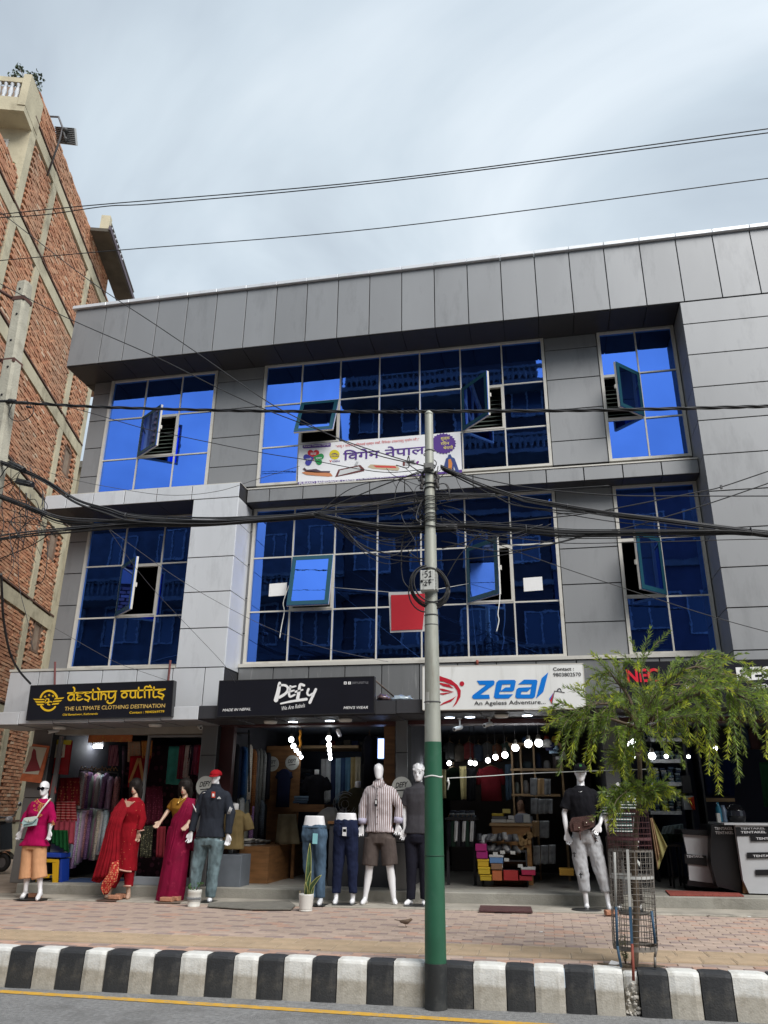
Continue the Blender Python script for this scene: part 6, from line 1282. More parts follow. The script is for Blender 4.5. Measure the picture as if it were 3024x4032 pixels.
# ---- man with red cap
def m4():
    F = Figure('white mannequin in a red cap, charcoal sports top and faded jeans', dict(top=(1412,715),chin=(1405,808),neck=(1408,828),sl=(1328,862),sr=(1488,862),el=(1278,1010),er=(1508,1000),wl=(1250,1118,-0.04),wr=(1490,1135,-0.04),hlt=(1240,1165,-0.04),hrt=(1488,1185,-0.04),hl=(1325,1160),hr=(1420,1160),kl=(1290,1335),kr=(1398,1335),al=(1268,1510),ar=(1375,1535),tl=(1252,1588),tr=(1362,1588)), A_, M_MWH, False, True)
    F.build_body(); tp = cloth('charcoal_jersey',(0.022,0.026,0.036),var=0.1)
    F.top_garment('sports_top',tp,A_(0,1155)[1],1.0,0.024,0.009,hemw=0.225,seed=9,sl_r=(0.088,0.072,0.05),collar=True); F.trousers('jeans',M_JEANG,A_(0,1130)[1],A_(0,1545)[1],(0.11,0.088,0.078,0.068),0.013)
    H = F.H; rc = cloth('red_cap_cloth',(0.30,0.008,0.014)); mb = MB(); mb.loft([ering(H(t,0,0.008),r*1.0,r*1.22,20) for t,r in ((0.58,0.082),(0.68,0.084),(0.8,0.08),(0.92,0.062),(1.0,0.036),(1.03,0.008))])
    F.put('cap', vox(mb,'cap',0.010,2), rc); b = MB(); p = [H(0.52-0.05*math.cos(a),0.085*math.sin(a),-0.075-0.10*math.cos(a)) for a in [k*0.3927-1.57 for k in range(9)]]
    q = [H(0.62,0.082*math.sin(a),-0.06) for a in [k*0.3927-1.57 for k in range(9)]]
    b.loft([[p[k],q[k],q[k]+Vector((0,0,0.007)),p[k]+Vector((0,0,0.007))] for k in range(9)]); obj('cap_peak', b, rc, F.T)
    wl = plain((0.75,0.75,0.75),0.6)
    for k in range(3):
        for (x0,y0,x1,y1) in ((1268+k*9-9,952+k*14-14,1278+k*3-3,988+k*5-5),(1500-k*8,1005-k*0,1516-k*6,965-k*4)):
            obj('sleeve_stripe', MB().tube([on_front(F,*A_(x0,y0),-0.085),on_front(F,*A_(x1,y1),-0.08)],0.004,4), wl, F.T)
    for q in (((1418,905),(1424,895),(1430,905)),((1424,903),(1431,888),(1438,903)),((1432,905),(1437,893),(1443,905))): obj('chest_mark', MB().plate([(lambda p:(p.x,p.z))(on_front(F,*A_(*z),-0.148)) for z in q],F.Y-0.150,F.Y-0.147), wl, F.T)
    obj('chest_mark', MB().tube([on_front(F,*A_(1323,868),-0.10),on_front(F,*A_(1340,862),-0.105)],0.005,4), wl, F.T)
    obj('price_tag', MB().plate([(lambda p:(p.x,p.z))(on_front(F,*A_(*z),-0.155)) for z in ((1384,858),(1407,858),(1406,898),(1384,898))],F.Y-0.165,F.Y-0.160), plain((0.55,0.05,0.02),0.5), F.T); obj('price_tag', MB().plate([(lambda p:(p.x,p.z))(on_front(F,*A_(*z),-0.155)) for z in ((1389,870),(1402,870),(1402,890),(1389,890))],F.Y-0.167,F.Y-0.1655), wl, F.T)
    F.plate(A_(1285,1590),A_(1412,1578),None,0.25)
m4()
# ---- half mannequins
def half(label, J, ends, m, tag, cut=1050):
    F = Figure(label, J, B_, M_MWH, low=True, name='half_mannequin'); F.build_body(); F.trousers('trousers',m,B_(0,cut)[1],B_(0,ends)[1],(0.102,0.08,0.066,0.06),0.011,seed=len(label))
    pel = (F.j['hl']+F.j['hr'])/2; a = F.j['top']; obj('waistband', MB().loft([ering(pel.lerp(a,t),r,0.118,24) for t,r in ((0.28,0.172),(0.42,0.168))]), m, F.T)
    for q,col in tag: obj('price_tag', MB().plate([(lambda p:(p.x,p.z))(on_front(F,*B_(*z),-0.155)) for z in q],F.Y-0.165,F.Y-0.160), plain(col,0.5), F.T)
    return F
def m56():
    F = half('leg mannequin in blue jeans behind the snake plant', dict(top=(728,1015),hl=(690,1130),hr=(762,1130),kl=(690,1335),kr=(765,1330),al=(710,1555),ar=(768,1555),tl=(705,1595),tr=(752,1612)),1552,M_JEANB,((((718,1130),(750,1132),(746,1200),(714,1198)),(0.25,0.55,0.6)),),1075)
    F.plate(B_(690,1612),B_(790,1612))
    F = half('leg mannequin in navy drawstring trousers', dict(top=(936,997),hl=(898,1100),hr=(972,1100),kl=(885,1310),kr=(975,1310),al=(868,1525),ar=(978,1525),tl=(855,1605),tr=(965,1602)),1520,M_NAVY,((((912,1090),(937,1090),(936,1148),(910,1146)),(0.7,0.7,0.72)),((914,1106),(934,1106),(934,1120),(914,1119)) and (((914,1102),(935,1102),(935,1122),(914,1121)),(0.25,0.28,0.3))),1040)
    F.plate(B_(838,1608),B_(990,1600))
m56()
def m7():
    F = Figure('faceless white mannequin in a striped shirt and brown shorts', dict(top=(1145,672),chin=(1150,778),neck=(1150,800),sl=(1072,832),sr=(1238,832),el=(1045,955),er=(1284,955),wl=(1040,1078,-0.03),wr=(1272,1070,-0.03),hlt=(1028,1150,-0.04),hrt=(1268,1140,-0.04),hl=(1105,1145),hr=(1205,1145),kl=(1085,1360),kr=(1222,1360),al=(1058,1560),ar=(1245,1560),tl=(1035,1606),tr=(1258,1606)), B_, M_MWH, False, False)
    F.build_body(); st = stripe_mat('striped_shirting',(0.58,0.55,0.57),(0.22,0.145,0.14),37,0.42)
    F.top_garment('shirt',st,B_(0,1122)[1],0.9,0.022,0.008,hemw=0.215,seed=11,collar=True,sl_r=(0.084,0.068,0.058)); F.trousers('shorts',M_BROWNS,B_(0,1100)[1],B_(0,1338)[1],(0.112,0.112,0.07,0.06),0.005)
    for q in ('l','r'):
        E,W = F.j['e'+q],F.j['w'+q]; p = E.lerp(W,0.78); d = (W-E).normalized(); obj('cuff', MB().tube([p-d*0.035,p+d*0.035],[0.062,0.060],14), plain((0.42,0.40,0.52),0.8), F.T)
    for k in range(7): obj('button', MB().ball(on_front(F,*B_(1140-k*1,838+k*46),-0.14),0.007,6,4), M_LB, F.T)
    obj('placket', MB().plate([(lambda p:(p.x,p.z))(on_front(F,*B_(*z),-0.13)) for z in ((1135,820),(1146,820),(1138,1118),(1127,1118))],F.Y-0.139,F.Y-0.13), st, F.T)
    for s in (-1,1):
        c = (lambda p:(p.x,p.z)); obj('collar', MB().plate([c(on_front(F,*B_(*z),-0.08)) for z in ((1148+s*4,818),(1148+s*30,790),(1148+s*38,805),(1148+s*20,836))],F.Y-0.118,F.Y-0.10), st, F.T)
    obj('price_tag', MB().plate([(lambda p:(p.x,p.z))(on_front(F,*B_(*z),-0.16)) for z in ((1120,908),(1138,908),(1137,955),(1120,954))],F.Y-0.165,F.Y-0.160).tube([on_front(F,*B_(1133,850),-0.14),on_front(F,*B_(1130,908),-0.162)],0.003,4), M_LB, F.T); obj('price_tag', MB().plate([(lambda p:(p.x,p.z))(on_front(F,*B_(*z),-0.16)) for z in ((1124,915),(1135,915),(1135,938),(1124,937))],F.Y-0.1665,F.Y-0.1655), plain((0.6,0.6,0.6)), F.T)
m7()
def m8():
    F = Figure('white mannequin with moulded hair in a charcoal shirt beside the green pole', dict(top=(1405,676),chin=(1408,792),neck=(1406,815),sl=(1328,838),sr=(1480,838),el=(1316,960),er=(1500,960),wl=(1315,1100,-0.03),wr=(1500,1090,-0.03),hlt=(1308,1150,-0.04),hrt=(1495,1150,-0.03),hl=(1358,1140),hr=(1440,1140),kl=(1362,1345),kr=(1445,1345),al=(1356,1555),ar=(1445,1560),tl=(1318,1610),tr=(1440,1608)), B_, M_MWH, False, True)
    F.build_body(); F.top_garment('shirt',M_CHAR,B_(0,1132)[1],0.45,0.02,0.005,hemw=0.195,seed=13,collar=True,sl_r=(0.084,0.076,0.058)); F.trousers('trousers',cloth('black_trouser',(0.012,0.012,0.02)),B_(0,1120)[1],B_(0,1560)[1],(0.10,0.078,0.066,0.06),0.005)
    H = F.H; mb = MB()
    for k in range(26): a = random.uniform(0,6.28); t = random.uniform(0.62,0.98); r = 0.075*math.sqrt(max(0.05,1-((t-0.6)/0.42)**2)); mb.ball(H(t,r*math.cos(a),0.01+r*1.2*math.sin(a)),0.022,7,4)
    F.put('moulded_hair', vox(mb.ball(H(0.72,0,0.014),(0.076,0.1,0.07),12,6),'moulded_hair',0.009,1), M_MWH); face_paint(F,None,True)
    F.plate(B_(1308,1616),B_(1450,1612))
m8()
def m9():
    F = Figure('white mannequin in black tee, grey joggers and brown waist bag', dict(top=(797,472),chin=(800,556),neck=(800,578),sl=(742,596),sr=(862,598),el=(724,700),er=(905,692),wl=(735,790,-0.05),wr=(888,752,-0.1),hlt=(748,832,-0.06),hrt=(866,790,-0.12),hl=(785,800),hr=(850,800),kl=(800,930),kr=(882,930),al=(822,1078),ar=(922,1078),tl=(832,1148),tr=(942,1158)), Cc, M_MWH, False, True)
    F.build_body(); F.top_garment('tee',M_BLACKC,Cc(0,775)[1],0.40,0.026,0.010,hemw=0.20,seed=15,sl_r=(0.095,0.092,0.07)); F.trousers('joggers',M_JOG,Cc(0,760)[1],Cc(0,1062)[1],(0.11,0.095,0.085,0.062),0.014)
    H = F.H; mb = MB(); mb.loft([ering(H(t,0,0.008),r,r*1.22,20) for t,r in ((0.56,0.083),(0.68,0.085),(0.82,0.08),(0.94,0.06),(1.02,0.02))]); F.put('cap', vox(mb,'cap',0.010,2), M_BLACKC)
    b = MB(); p = [H(0.50-0.04*math.cos(a),0.082*math.sin(a),-0.075-0.09*math.cos(a)) for a in [k*0.3927-1.57 for k in range(9)]]; q = [H(0.62,0.078*math.sin(a),-0.06) for a in [k*0.3927-1.57 for k in range(9)]]
    b.loft([[p[k],q[k],q[k]+Vector((0,0,0.007)),p[k]+Vector((0,0,0.007))] for k in range(9)]); obj('cap_peak', b, M_BLACKC, F.T)
    gl = plain((0.03,0.22,0.04),0.6); mb = MB(); c = H(0.80,0,-0.118)
    for a in (-70,-35,0,35,70): d = Vector((math.sin(R(a)),0,math.cos(R(a)))); leaf(mb,c-Vector((0,0.008,0)),d,Vector((0,-1,0)),0.035 if abs(a) < 60 else 0.022,0.006)
    obj('cap_leaf_mark', mb, gl, F.T); obj('neck_chain', MB().tube(spline([on_front(F,*Cc(*p),d) for p,d in (((780,590),-0.08),((795,604),-0.125),((818,592),-0.09))]),0.003,4), plain((0.6,0.6,0.6),0.3,metal=0.8), F.T)
    for (x,y) in ((800,987),(770,890),(868,822)):
        p = on_front(F,*Cc(x,y),-0.115); obj('cross_mark', MB().box(p.x-0.008,p.x+0.008,p.y,p.y+0.005,p.z-0.035,p.z+0.03).box(p.x-0.022,p.x+0.022,p.y-0.0005,p.y+0.005,p.z+0.005,p.z+0.017), M_LB, F.T)
    a = Cc(770,1150); b_ = Cc(890,1160); pa = PG(*a); pb = PG(*b_); z = zfoot(pa.x,pa.y)+0.012; c = (pa+pb)/2; obj('base_plate', MB().lathe([(0.19,0),(0.19,0.008),(0.01,0.012)],(c.x,c.y+0.1,z),24), plain((0.03,0.03,0.03),0.4), F.T)
    P = [on_front(F,*Cc(*q),-0.17) for q in ((748,745),(760,722),(850,710),(865,722),(862,762),(790,790),(755,785))]; W = thing('waist_bag','brown leather waist bag strapped on the grey joggers mannequin','bag',P[6]); br = mat('brown_leather',(0.06,0.025,0.02),0.55,var=0.3,scale=12,bump=0.3,bscale=60)
    obj('body', MB().plate([(p.x,p.z) for p in P],F.Y-0.22,F.Y-0.13), br, W)
    for q in (((765,745),(800,740),(800,778),(768,782)),((812,735),(842,728),(846,755),(815,760))): obj('pocket', MB().plate([(lambda p:(p.x,p.z))(on_front(F,*Cc(*z),-0.2)) for z in q],F.Y-0.245,F.Y-0.2205), br, W)
    for (x,y) in ((792,768),(826,745),(856,740)): obj('stud', MB().ball(on_front(F,*Cc(x,y),-0.25),0.01,8,4), plain((0.6,0.55,0.45),0.3,metal=0.8), W)
    obj('strap', MB().tube([on_front(F,*Cc(*p),d) for p,d in (((750,760),-0.15),((742,770),0.0),((745,775),0.10))],0.012,6).tube(spline([on_front(F,*Cc(*p),-0.19) for p in ((838,770),(860,815),(880,832))]),0.005,5).tube([on_front(F,*Cc(795,785),-0.23),on_front(F,*Cc(798,825),-0.2)],0.008,5), br, W)
m9()
def m10():
    F = Figure('headless mannequin in a green and white striped shirt behind the tree guard', dict(top=(975,505),chin=(975,582),neck=(975,600),sl=(925,612),sr=(1032,612),el=(915,715),er=(1052,715),wl=(930,800),wr=(1048,800),hl=(950,800),hr=(1015,800),kl=(955,945),kr=(1030,945),al=(975,1110),ar=(1068,1112),tl=(975,1158),tr=(1072,1160)), Cc, M_MMAT, False, False)
    F.headless = True; F.build_body(); F.top_garment('shirt',stripe_mat('green_white_stripe',(0.02,0.045,0.04),(0.6,0.62,0.6),28,0.28,'Z'),Cc(0,790)[1],0.48,0.022,0.005,seed=17,sl_r=(0.085,0.078,0.06)); F.trousers('trousers',cloth('dark_umber_cloth',(0.03,0.025,0.022)),Cc(0,770)[1],Cc(0,1115)[1],(0.11,0.085,0.075,0.065),0.006)
    for q in 'lr':
        tp = PG(*F.px['t'+q]); obj('shoe', MB().loft([ering(Vector((tp.x,tp.y+dy,F.g.z+z)),a,b,14) for dy,z,a,b in ((0.12,0.0,0.05,0.13),(0.12,0.03,0.05,0.13),(0.15,0.07,0.04,0.09),(0.18,0.13,0.04,0.05))]), plain((0.03,0.03,0.03),0.4), F.T)
    a = PG(*Cc(985,1166)); obj('base_plate', MB().lathe([(0.2,0),(0.2,0.008),(0.01,0.01)],(PG(*Cc(1045,1166)).x,a.y+0.12,F.g.z-0.002),24), plain((0.03,0.03,0.03),0.4), F.T)
m10()
# loose bricks weighting the base plates
def ballast():
    me = MB().bbox(-0.11,0.11,-0.05,0.05,0,0.06,0.01).mesh('loose_brick'); me.materials.append(mat('worn_red_brick',(0.42,0.2,0.12),0.9,var=0.2,scale=12,bump=0.4))
    for (x,y,rz,lb) in ((205,1563,0.1,'loose red brick weighting the plate by the tan culottes'),(735,1575,0.1,'loose red brick under the gold bordered shawl'),(780,1565,-0.15,'second loose red brick beside the red trouser cuff'),(1075,1590,0.05,'loose red brick on the plate of the saree mannequin'),(1120,1583,-0.1,'loose red brick at the saree hem')):
        p = PG(*A_(x,y)); inst('loose_brick', me, (p.x,p.y+0.06,zfoot(p.x,p.y)+0.022), None, (0,0,rz), (0.8,1,0.9), None, lb, 'brick', 'bricks weighting the mannequin bases')
    p = PG(*Cc(943,1176)); inst('loose_brick', me, (p.x,p.y+0.05,zfoot(p.x,p.y)+0.012), None, (0,0,0.2), (0.7,1,0.9), None, 'loose red brick beside the tree guard and the grey joggers', 'brick', 'bricks weighting the mannequin bases')
ballast()
# ================================================================== shop fronts
YP = 11.84
def pier(a, b, lb):
    xa, xb = PY(*a,YP).x, PY(*b,YP).x; z0 = zshop(xa)-0.002; z1 = zb_((xa+xb)/2)+0.01
    zs = [z0,z0+0.62,z0+1.24,z0+1.86,z1]
    for p,q in spans(zs): obj('pier_panel', MB().bbox(xa,xb,YP,YP+0.02,p+0.005,q-0.005,0.005), M_ACPP, BLD)
    obj('pier_core', MB().box(xa+0.006,xb-0.006,YP+0.021,YP+0.4,z0,z1), M_SEAM, BLD); return xa, xb
M_ACPP = acp('pier_composite_panel', (0.16,0.16,0.16), 0.4, 0.3)
P0 = pier((60,3330),(138,3330),'a'); P1 = pier((796,2890),(856,2890),'b'); P2 = pier((1558,2850),(1604,2850),'c'); P3 = pier((2368,2860),(2424,2860),'d')
M_MAR = mat('maroon_steel',(0.05,0.012,0.012),0.5,var=0.2,scale=3); M_WOOD = mat('brown_ply',(0.22,0.105,0.04),0.5,var=0.3,scale=3,stretch=(1,1,6)); M_WOODT = mat('tan_ply',(0.34,0.22,0.11),0.55,var=0.2,scale=3,stretch=(1,6,1)); M_DK = plain((0.018,0.018,0.022),0.6)
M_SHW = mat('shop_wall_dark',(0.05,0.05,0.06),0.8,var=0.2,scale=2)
def shell():
    for (a,b,m) in ((P1[1],P2[0],M_MAR),(P2[1],P3[0],M_MAR),(P3[1],5.9,M_MAR)): obj('shutter_box', MB().box(a+0.004,b-0.004,YP+0.06,YP+0.36,2.765,2.835), m, BLD)
    obj('lintel', MB().box(P0[1]+0.004,P1[0]-0.004,YP+0.05,YP+0.30,2.655,2.775), mat('lintel_plaster',(0.30,0.28,0.24),0.8,var=0.1), BLD)
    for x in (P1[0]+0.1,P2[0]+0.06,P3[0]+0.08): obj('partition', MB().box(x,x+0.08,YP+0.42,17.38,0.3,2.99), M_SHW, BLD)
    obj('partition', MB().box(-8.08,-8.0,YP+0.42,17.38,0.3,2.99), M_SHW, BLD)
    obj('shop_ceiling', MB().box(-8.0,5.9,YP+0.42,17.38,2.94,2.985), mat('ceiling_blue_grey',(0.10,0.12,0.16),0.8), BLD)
    # outfitter's glazed front: the right half is a show window over a low sill
    S = lambda x,y,Y=11.93: PY(*A_(x,y),Y)
    a = S(870,1412); b = S(1320,1412); obj('show_window_sill', MB().bbox(a.x,P1[0]-0.003,11.90,12.0,zshop(a.x),a.z,0.006), mat('sill_laminate',(0.33,0.36,0.40),0.5), BLD)
    t = S(870,492).z; fm = mat('grey_door_frame',(0.2,0.2,0.2),0.5)
    obj('show_window_frame', MB().box(a.x-0.02,a.x+0.02,11.92,11.97,a.z,t).box(a.x+0.02,P1[0]-0.004,11.92,11.97,t-0.03,t).box(P1[0]-0.04,P1[0]-0.004,11.925,11.968,a.z,t-0.03), fm, BLD)
    g = mat('clear_glass',(0.01,0.01,0.01),0.02,alpha=0.07,spec=0.5); obj('show_window_pane', MB().add([(a.x+0.02,11.945,a.z),(P1[0]-0.04,11.945,a.z),(P1[0]-0.04,11.945,t-0.03),(a.x+0.02,11.945,t-0.03)],[(0,1,2,3)]), g, BLD)
    c = S(395,500); obj('door_frame', MB().box(c.x-0.03,c.x+0.03,11.94,11.99,zshop(c.x),t), fm, BLD)
shell()
# ------------------------------------------------------------------ stock
def hang(name, label, cat, q, Y, m, group=None, folds=3, amp=0.02, th=0.02, cr=A_, nx=18, nz=10, dy=0.0):
    """a hanging cloth: q = photo corners TL TR BR BL, standing at distance Y"""
    P = [PY(*cr(*p),Y) for p in q]; ph = random.uniform(0,6); vs = []
    for s in (0,1):
        for j in range(nz+1):
            for i in range(nx+1):
                t,v = i/nx,j/nz; p = P[0].lerp(P[1],t).lerp(P[3].lerp(P[2],t),v)
                p = p+Vector((0,amp*(0.3+0.7*v)*math.sin(t*folds*6.283+ph+v*0.9)+s*th+dy*v,0.004*math.sin(t*9+ph) if j==nz else 0)); vs.append(p)
    n = (nx+1)*(nz+1); fs = []
    for j in range(nz):
        for i in range(nx): k = j*(nx+1)+i; fs += [(k,k+nx+1,k+nx+2,k+1),(n+k,n+k+1,n+k+nx+2,n+k+nx+1)]
    for j in range(nz): k = j*(nx+1); fs += [(k,n+k,n+k+nx+1,k+nx+1),(k+nx,k+2*nx+1,n+k+2*nx+1,n+k+nx)]
    for i in range(nx): fs += [(i,i+1,n+i+1,n+i)]; k = nz*(nx+1)+i; fs += [(k,n+k,n+k+1,k+1)]
    return obj(name, MB().add(vs,fs,True), m, label=label, cat=cat, group=group)
def hung_shirt(label, x, y, w, h, Y, m, cr, group, sleeve=0.55, rz=0.0, hook=True, cat='garment', name='hanging_shirt'):
    """shirt on a hanger seen from the front; x, y: photo point of the collar, w, h: photo size"""
    p = PY(*cr(x,y),Y); q = PY(*cr(x+w/2,y),Y); b = PY(*cr(x,y+h),Y); hw = (q-p).length; H = p.z-b.z; T = thing(name, label, cat, (p.x,Y,p.z-H), group)
    prof = [(0.0,0.22,0.05),(0.03,0.45,0.05),(0.10,0.80,0.055),(0.25,0.78,0.06),(0.6,0.74,0.065),(1.0,0.78,0.07)]; rings = []; ph = random.uniform(0,6)
    for t,a,d in prof:
        r = ering(Vector((0,0,-H*t)),a*hw,d,22,None,2.6); r = [v+Vector((0,0.012*t*math.sin(v.x/hw*9+ph),0)) for v in r]; rings.append(r)
    mb = MB().loft(rings)
    for s in (-1,1): mb.tube([Vector((s*hw*0.68,0,-H*0.09)),Vector((s*hw*0.86,0.0,-H*0.25)),Vector((s*hw*0.95,0.01,-H*(0.12+sleeve*0.75)))],[hw*0.20,hw*0.20,hw*0.17],10)
    rot = Matrix.Rotation(rz,3,'Z'); mb.v = [rot @ v+Vector((p.x,Y,p.z)) for v in mb.v]; obj('cloth', mb, m, T)
    if hook: obj('hanger', MB().tube([(p.x-hw*0.5,Y,p.z-0.05*H),(p.x,Y,p.z+0.02),(p.x+hw*0.5,Y,p.z-0.05*H)],0.008,5).tube([(p.x,Y,p.z+0.02),(p.x,Y,p.z+0.07),(p.x+0.02,Y,p.z+0.09)],0.004,5), plain((0.22,0.13,0.06),0.5), T)
    return T
def cname(c):
    r,g,b = c; l = (r+g+b)/3; h = 'blue' if b > r*1.25 else ('brown' if r > b*1.3 else 'grey')
    return ('black' if l < 0.03 else 'dark '+h if l < 0.075 else 'mid '+h if l < 0.16 else 'pale '+h)
def rail_garments(pts, cols, label, group, cr, L, seed=1, dep=0.42, th=0.045):
    """garments side-on along a rail; pts: photo points of the shoulder tops with their distances"""
    random.seed(seed); n = len(cols)
    for i,c in enumerate(cols):
        t = i/(n-1)*(len(pts)-1); k = min(int(t),len(pts)-2); f = t-k
        a,b = pts[k],pts[k+1]; x,y,Y = [a[z]+(b[z]-a[z])*f for z in range(3)]; p = PY(*cr(x,y),Y)+Vector((random.uniform(-.012,.012),random.uniform(-.05,.05),random.uniform(-.05,.03))); l = L*random.uniform(0.72,1.08)
        rings = []; ph = random.uniform(0,6)
        for q,(d,w_) in ((0,(0.10,0.6)),(0.05,(0.5,1.0)),(0.12,(0.95,1.1)),(0.5,(0.92,1.2)),(1,(0.95,1.35))):
            r = []
            for s in range(12):
                an = 6.283*s/12; r.append(Vector((p.x+th*w_*math.cos(an)*(1+0.25*math.sin(an*3+ph)),p.y+dep/2*d*math.sin(an),p.z-l*q)))
            rings.append(r)
        rot = Matrix.Rotation(random.uniform(0.25,0.7),3,'Z'); c0 = Vector((p.x,p.y,0)); mb = MB().loft(rings); mb.v = [rot @ (v-c0)+c0 for v in mb.v]
        nm = c[0]; mm = dots_mat('stockprint_'+nm.replace(' ','_'),c[1],tuple(min(1,v*1.5+0.05) for v in c[1]) if i%2 else tuple(v*0.5 for v in c[1]),30+5*(i%3),0.3) if (i*7+seed)%3 else cloth('stock_'+nm.replace(' ','_'),c[1]); T = obj('hanging_garment', mb, mm, label=label % nm, cat='garment', group=group)
def stack(label, quad, Y, cols, group, cr, dep=0.28, per=1):
    """pile of folded clothes: quad = photo TL / BR of the pile"""
    a,b = PY(*cr(*quad[0]),Y),PY(*cr(*quad[1]),Y); n = len(cols); h = (a.z-b.z)/n
    for i,c in enumerate(cols):
        z = b.z+i*h; j = random.uniform(-0.012,0.012); rings = []
        for yy,e in ((0,0.5),(0.012,0.85),(0.03,1.0),(dep,1.0)): rings.append([Vector((a.x+j,Y+yy,z+h*(0.5-0.48*e))),Vector((b.x+j,Y+yy,z+h*(0.5-0.48*e))),Vector((b.x+j,Y+yy,z+h*(0.5+0.47*e))),Vector((a.x+j,Y+yy,z+h*(0.5+0.47*e)))])
        obj('folded_garment', MB().loft(rings), cloth('fold_%02d%02d%02d' % tuple(int(99*v) for v in c),c), label=label % cname(c) if '%' in label else label, cat='garment', group=group)
def bulb(label, x, y, r, Y, cr, group, zc=2.94, stren=9, base=True):
    p = PY(*cr(x,y),Y); rr = 0.82*r*(p-Vector((0,0,CAMZ))).dot(CF)/FPX; T = thing('hanging_bulb', label, 'light bulb', p, group); E_ = mat('bulb_glow_%d' % stren,(1,1,1),0.4,emis=(0.93,0.97,1.0,stren if stren > 1 else 0.02))
    obj('globe', MB().ball(p,rr,12,8), E_, T); obj('socket', MB().lathe([(rr*0.5,rr*0.8),(rr*0.62,rr*1.1),(rr*0.5,rr*2.0),(rr*0.2,rr*2.3)],tuple(p),10), plain((0.12,0.11,0.09),0.5), T)
    if zc > p.z+rr*2: obj('flex', MB().tube([p+Vector((0,0,rr*2.2)),Vector((p.x,p.y,zc))],0.005,4), M_WIRE, T)
def box_item(name, label, cat, q, Y, dep, m, group=None, cr=Cc, lid=None):
    a,b = PY(*cr(*q[0]),Y),PY(*cr(*q[1]),Y); T = thing(name, label, cat, ((a.x+b.x)/2,Y,b.z), group); z1 = b.z+(a.z-b.z)*0.72 if lid else a.z
    obj('body', MB().bbox(a.x,b.x,Y,Y+dep,b.z,z1,0.004), m, T)
    if lid: obj('lid', MB().bbox(a.x-0.006,b.x+0.006,Y-0.006,Y+dep+0.006,z1+0.001,a.z,0.004), lid, T)
    return T
def disc_sign(label, x, y, r, Y, cr):
    p = PY(*cr(x,y),Y); rr = r*(p-Vector((0,0,CAMZ))).dot(CF)/FPX; T = thing('round_sign', label, 'sign', p, 'round menswear signs')
    obj('disc', MB().plate([(p.x+rr*math.cos(a),p.z+rr*math.sin(a)) for a in [k*math.pi/12 for k in range(24)]],Y-0.015,Y), plain((0.5,0.5,0.46),0.6), T)
    lettering(T,'DEFY',(p.x-rr*0.62,p.z-rr*0.1),(p.x+rr*0.65,p.z+rr*0.05),rr*0.5,M_LB,Y-0.018,shear=0.25,bold=0.02); obj('underline', MB().ribbon([(p.x-rr*0.5,p.z-rr*0.35),(p.x+rr*0.5,p.z-rr*0.25)],rr*0.1,Y-0.018,0.003), M_LB, T)
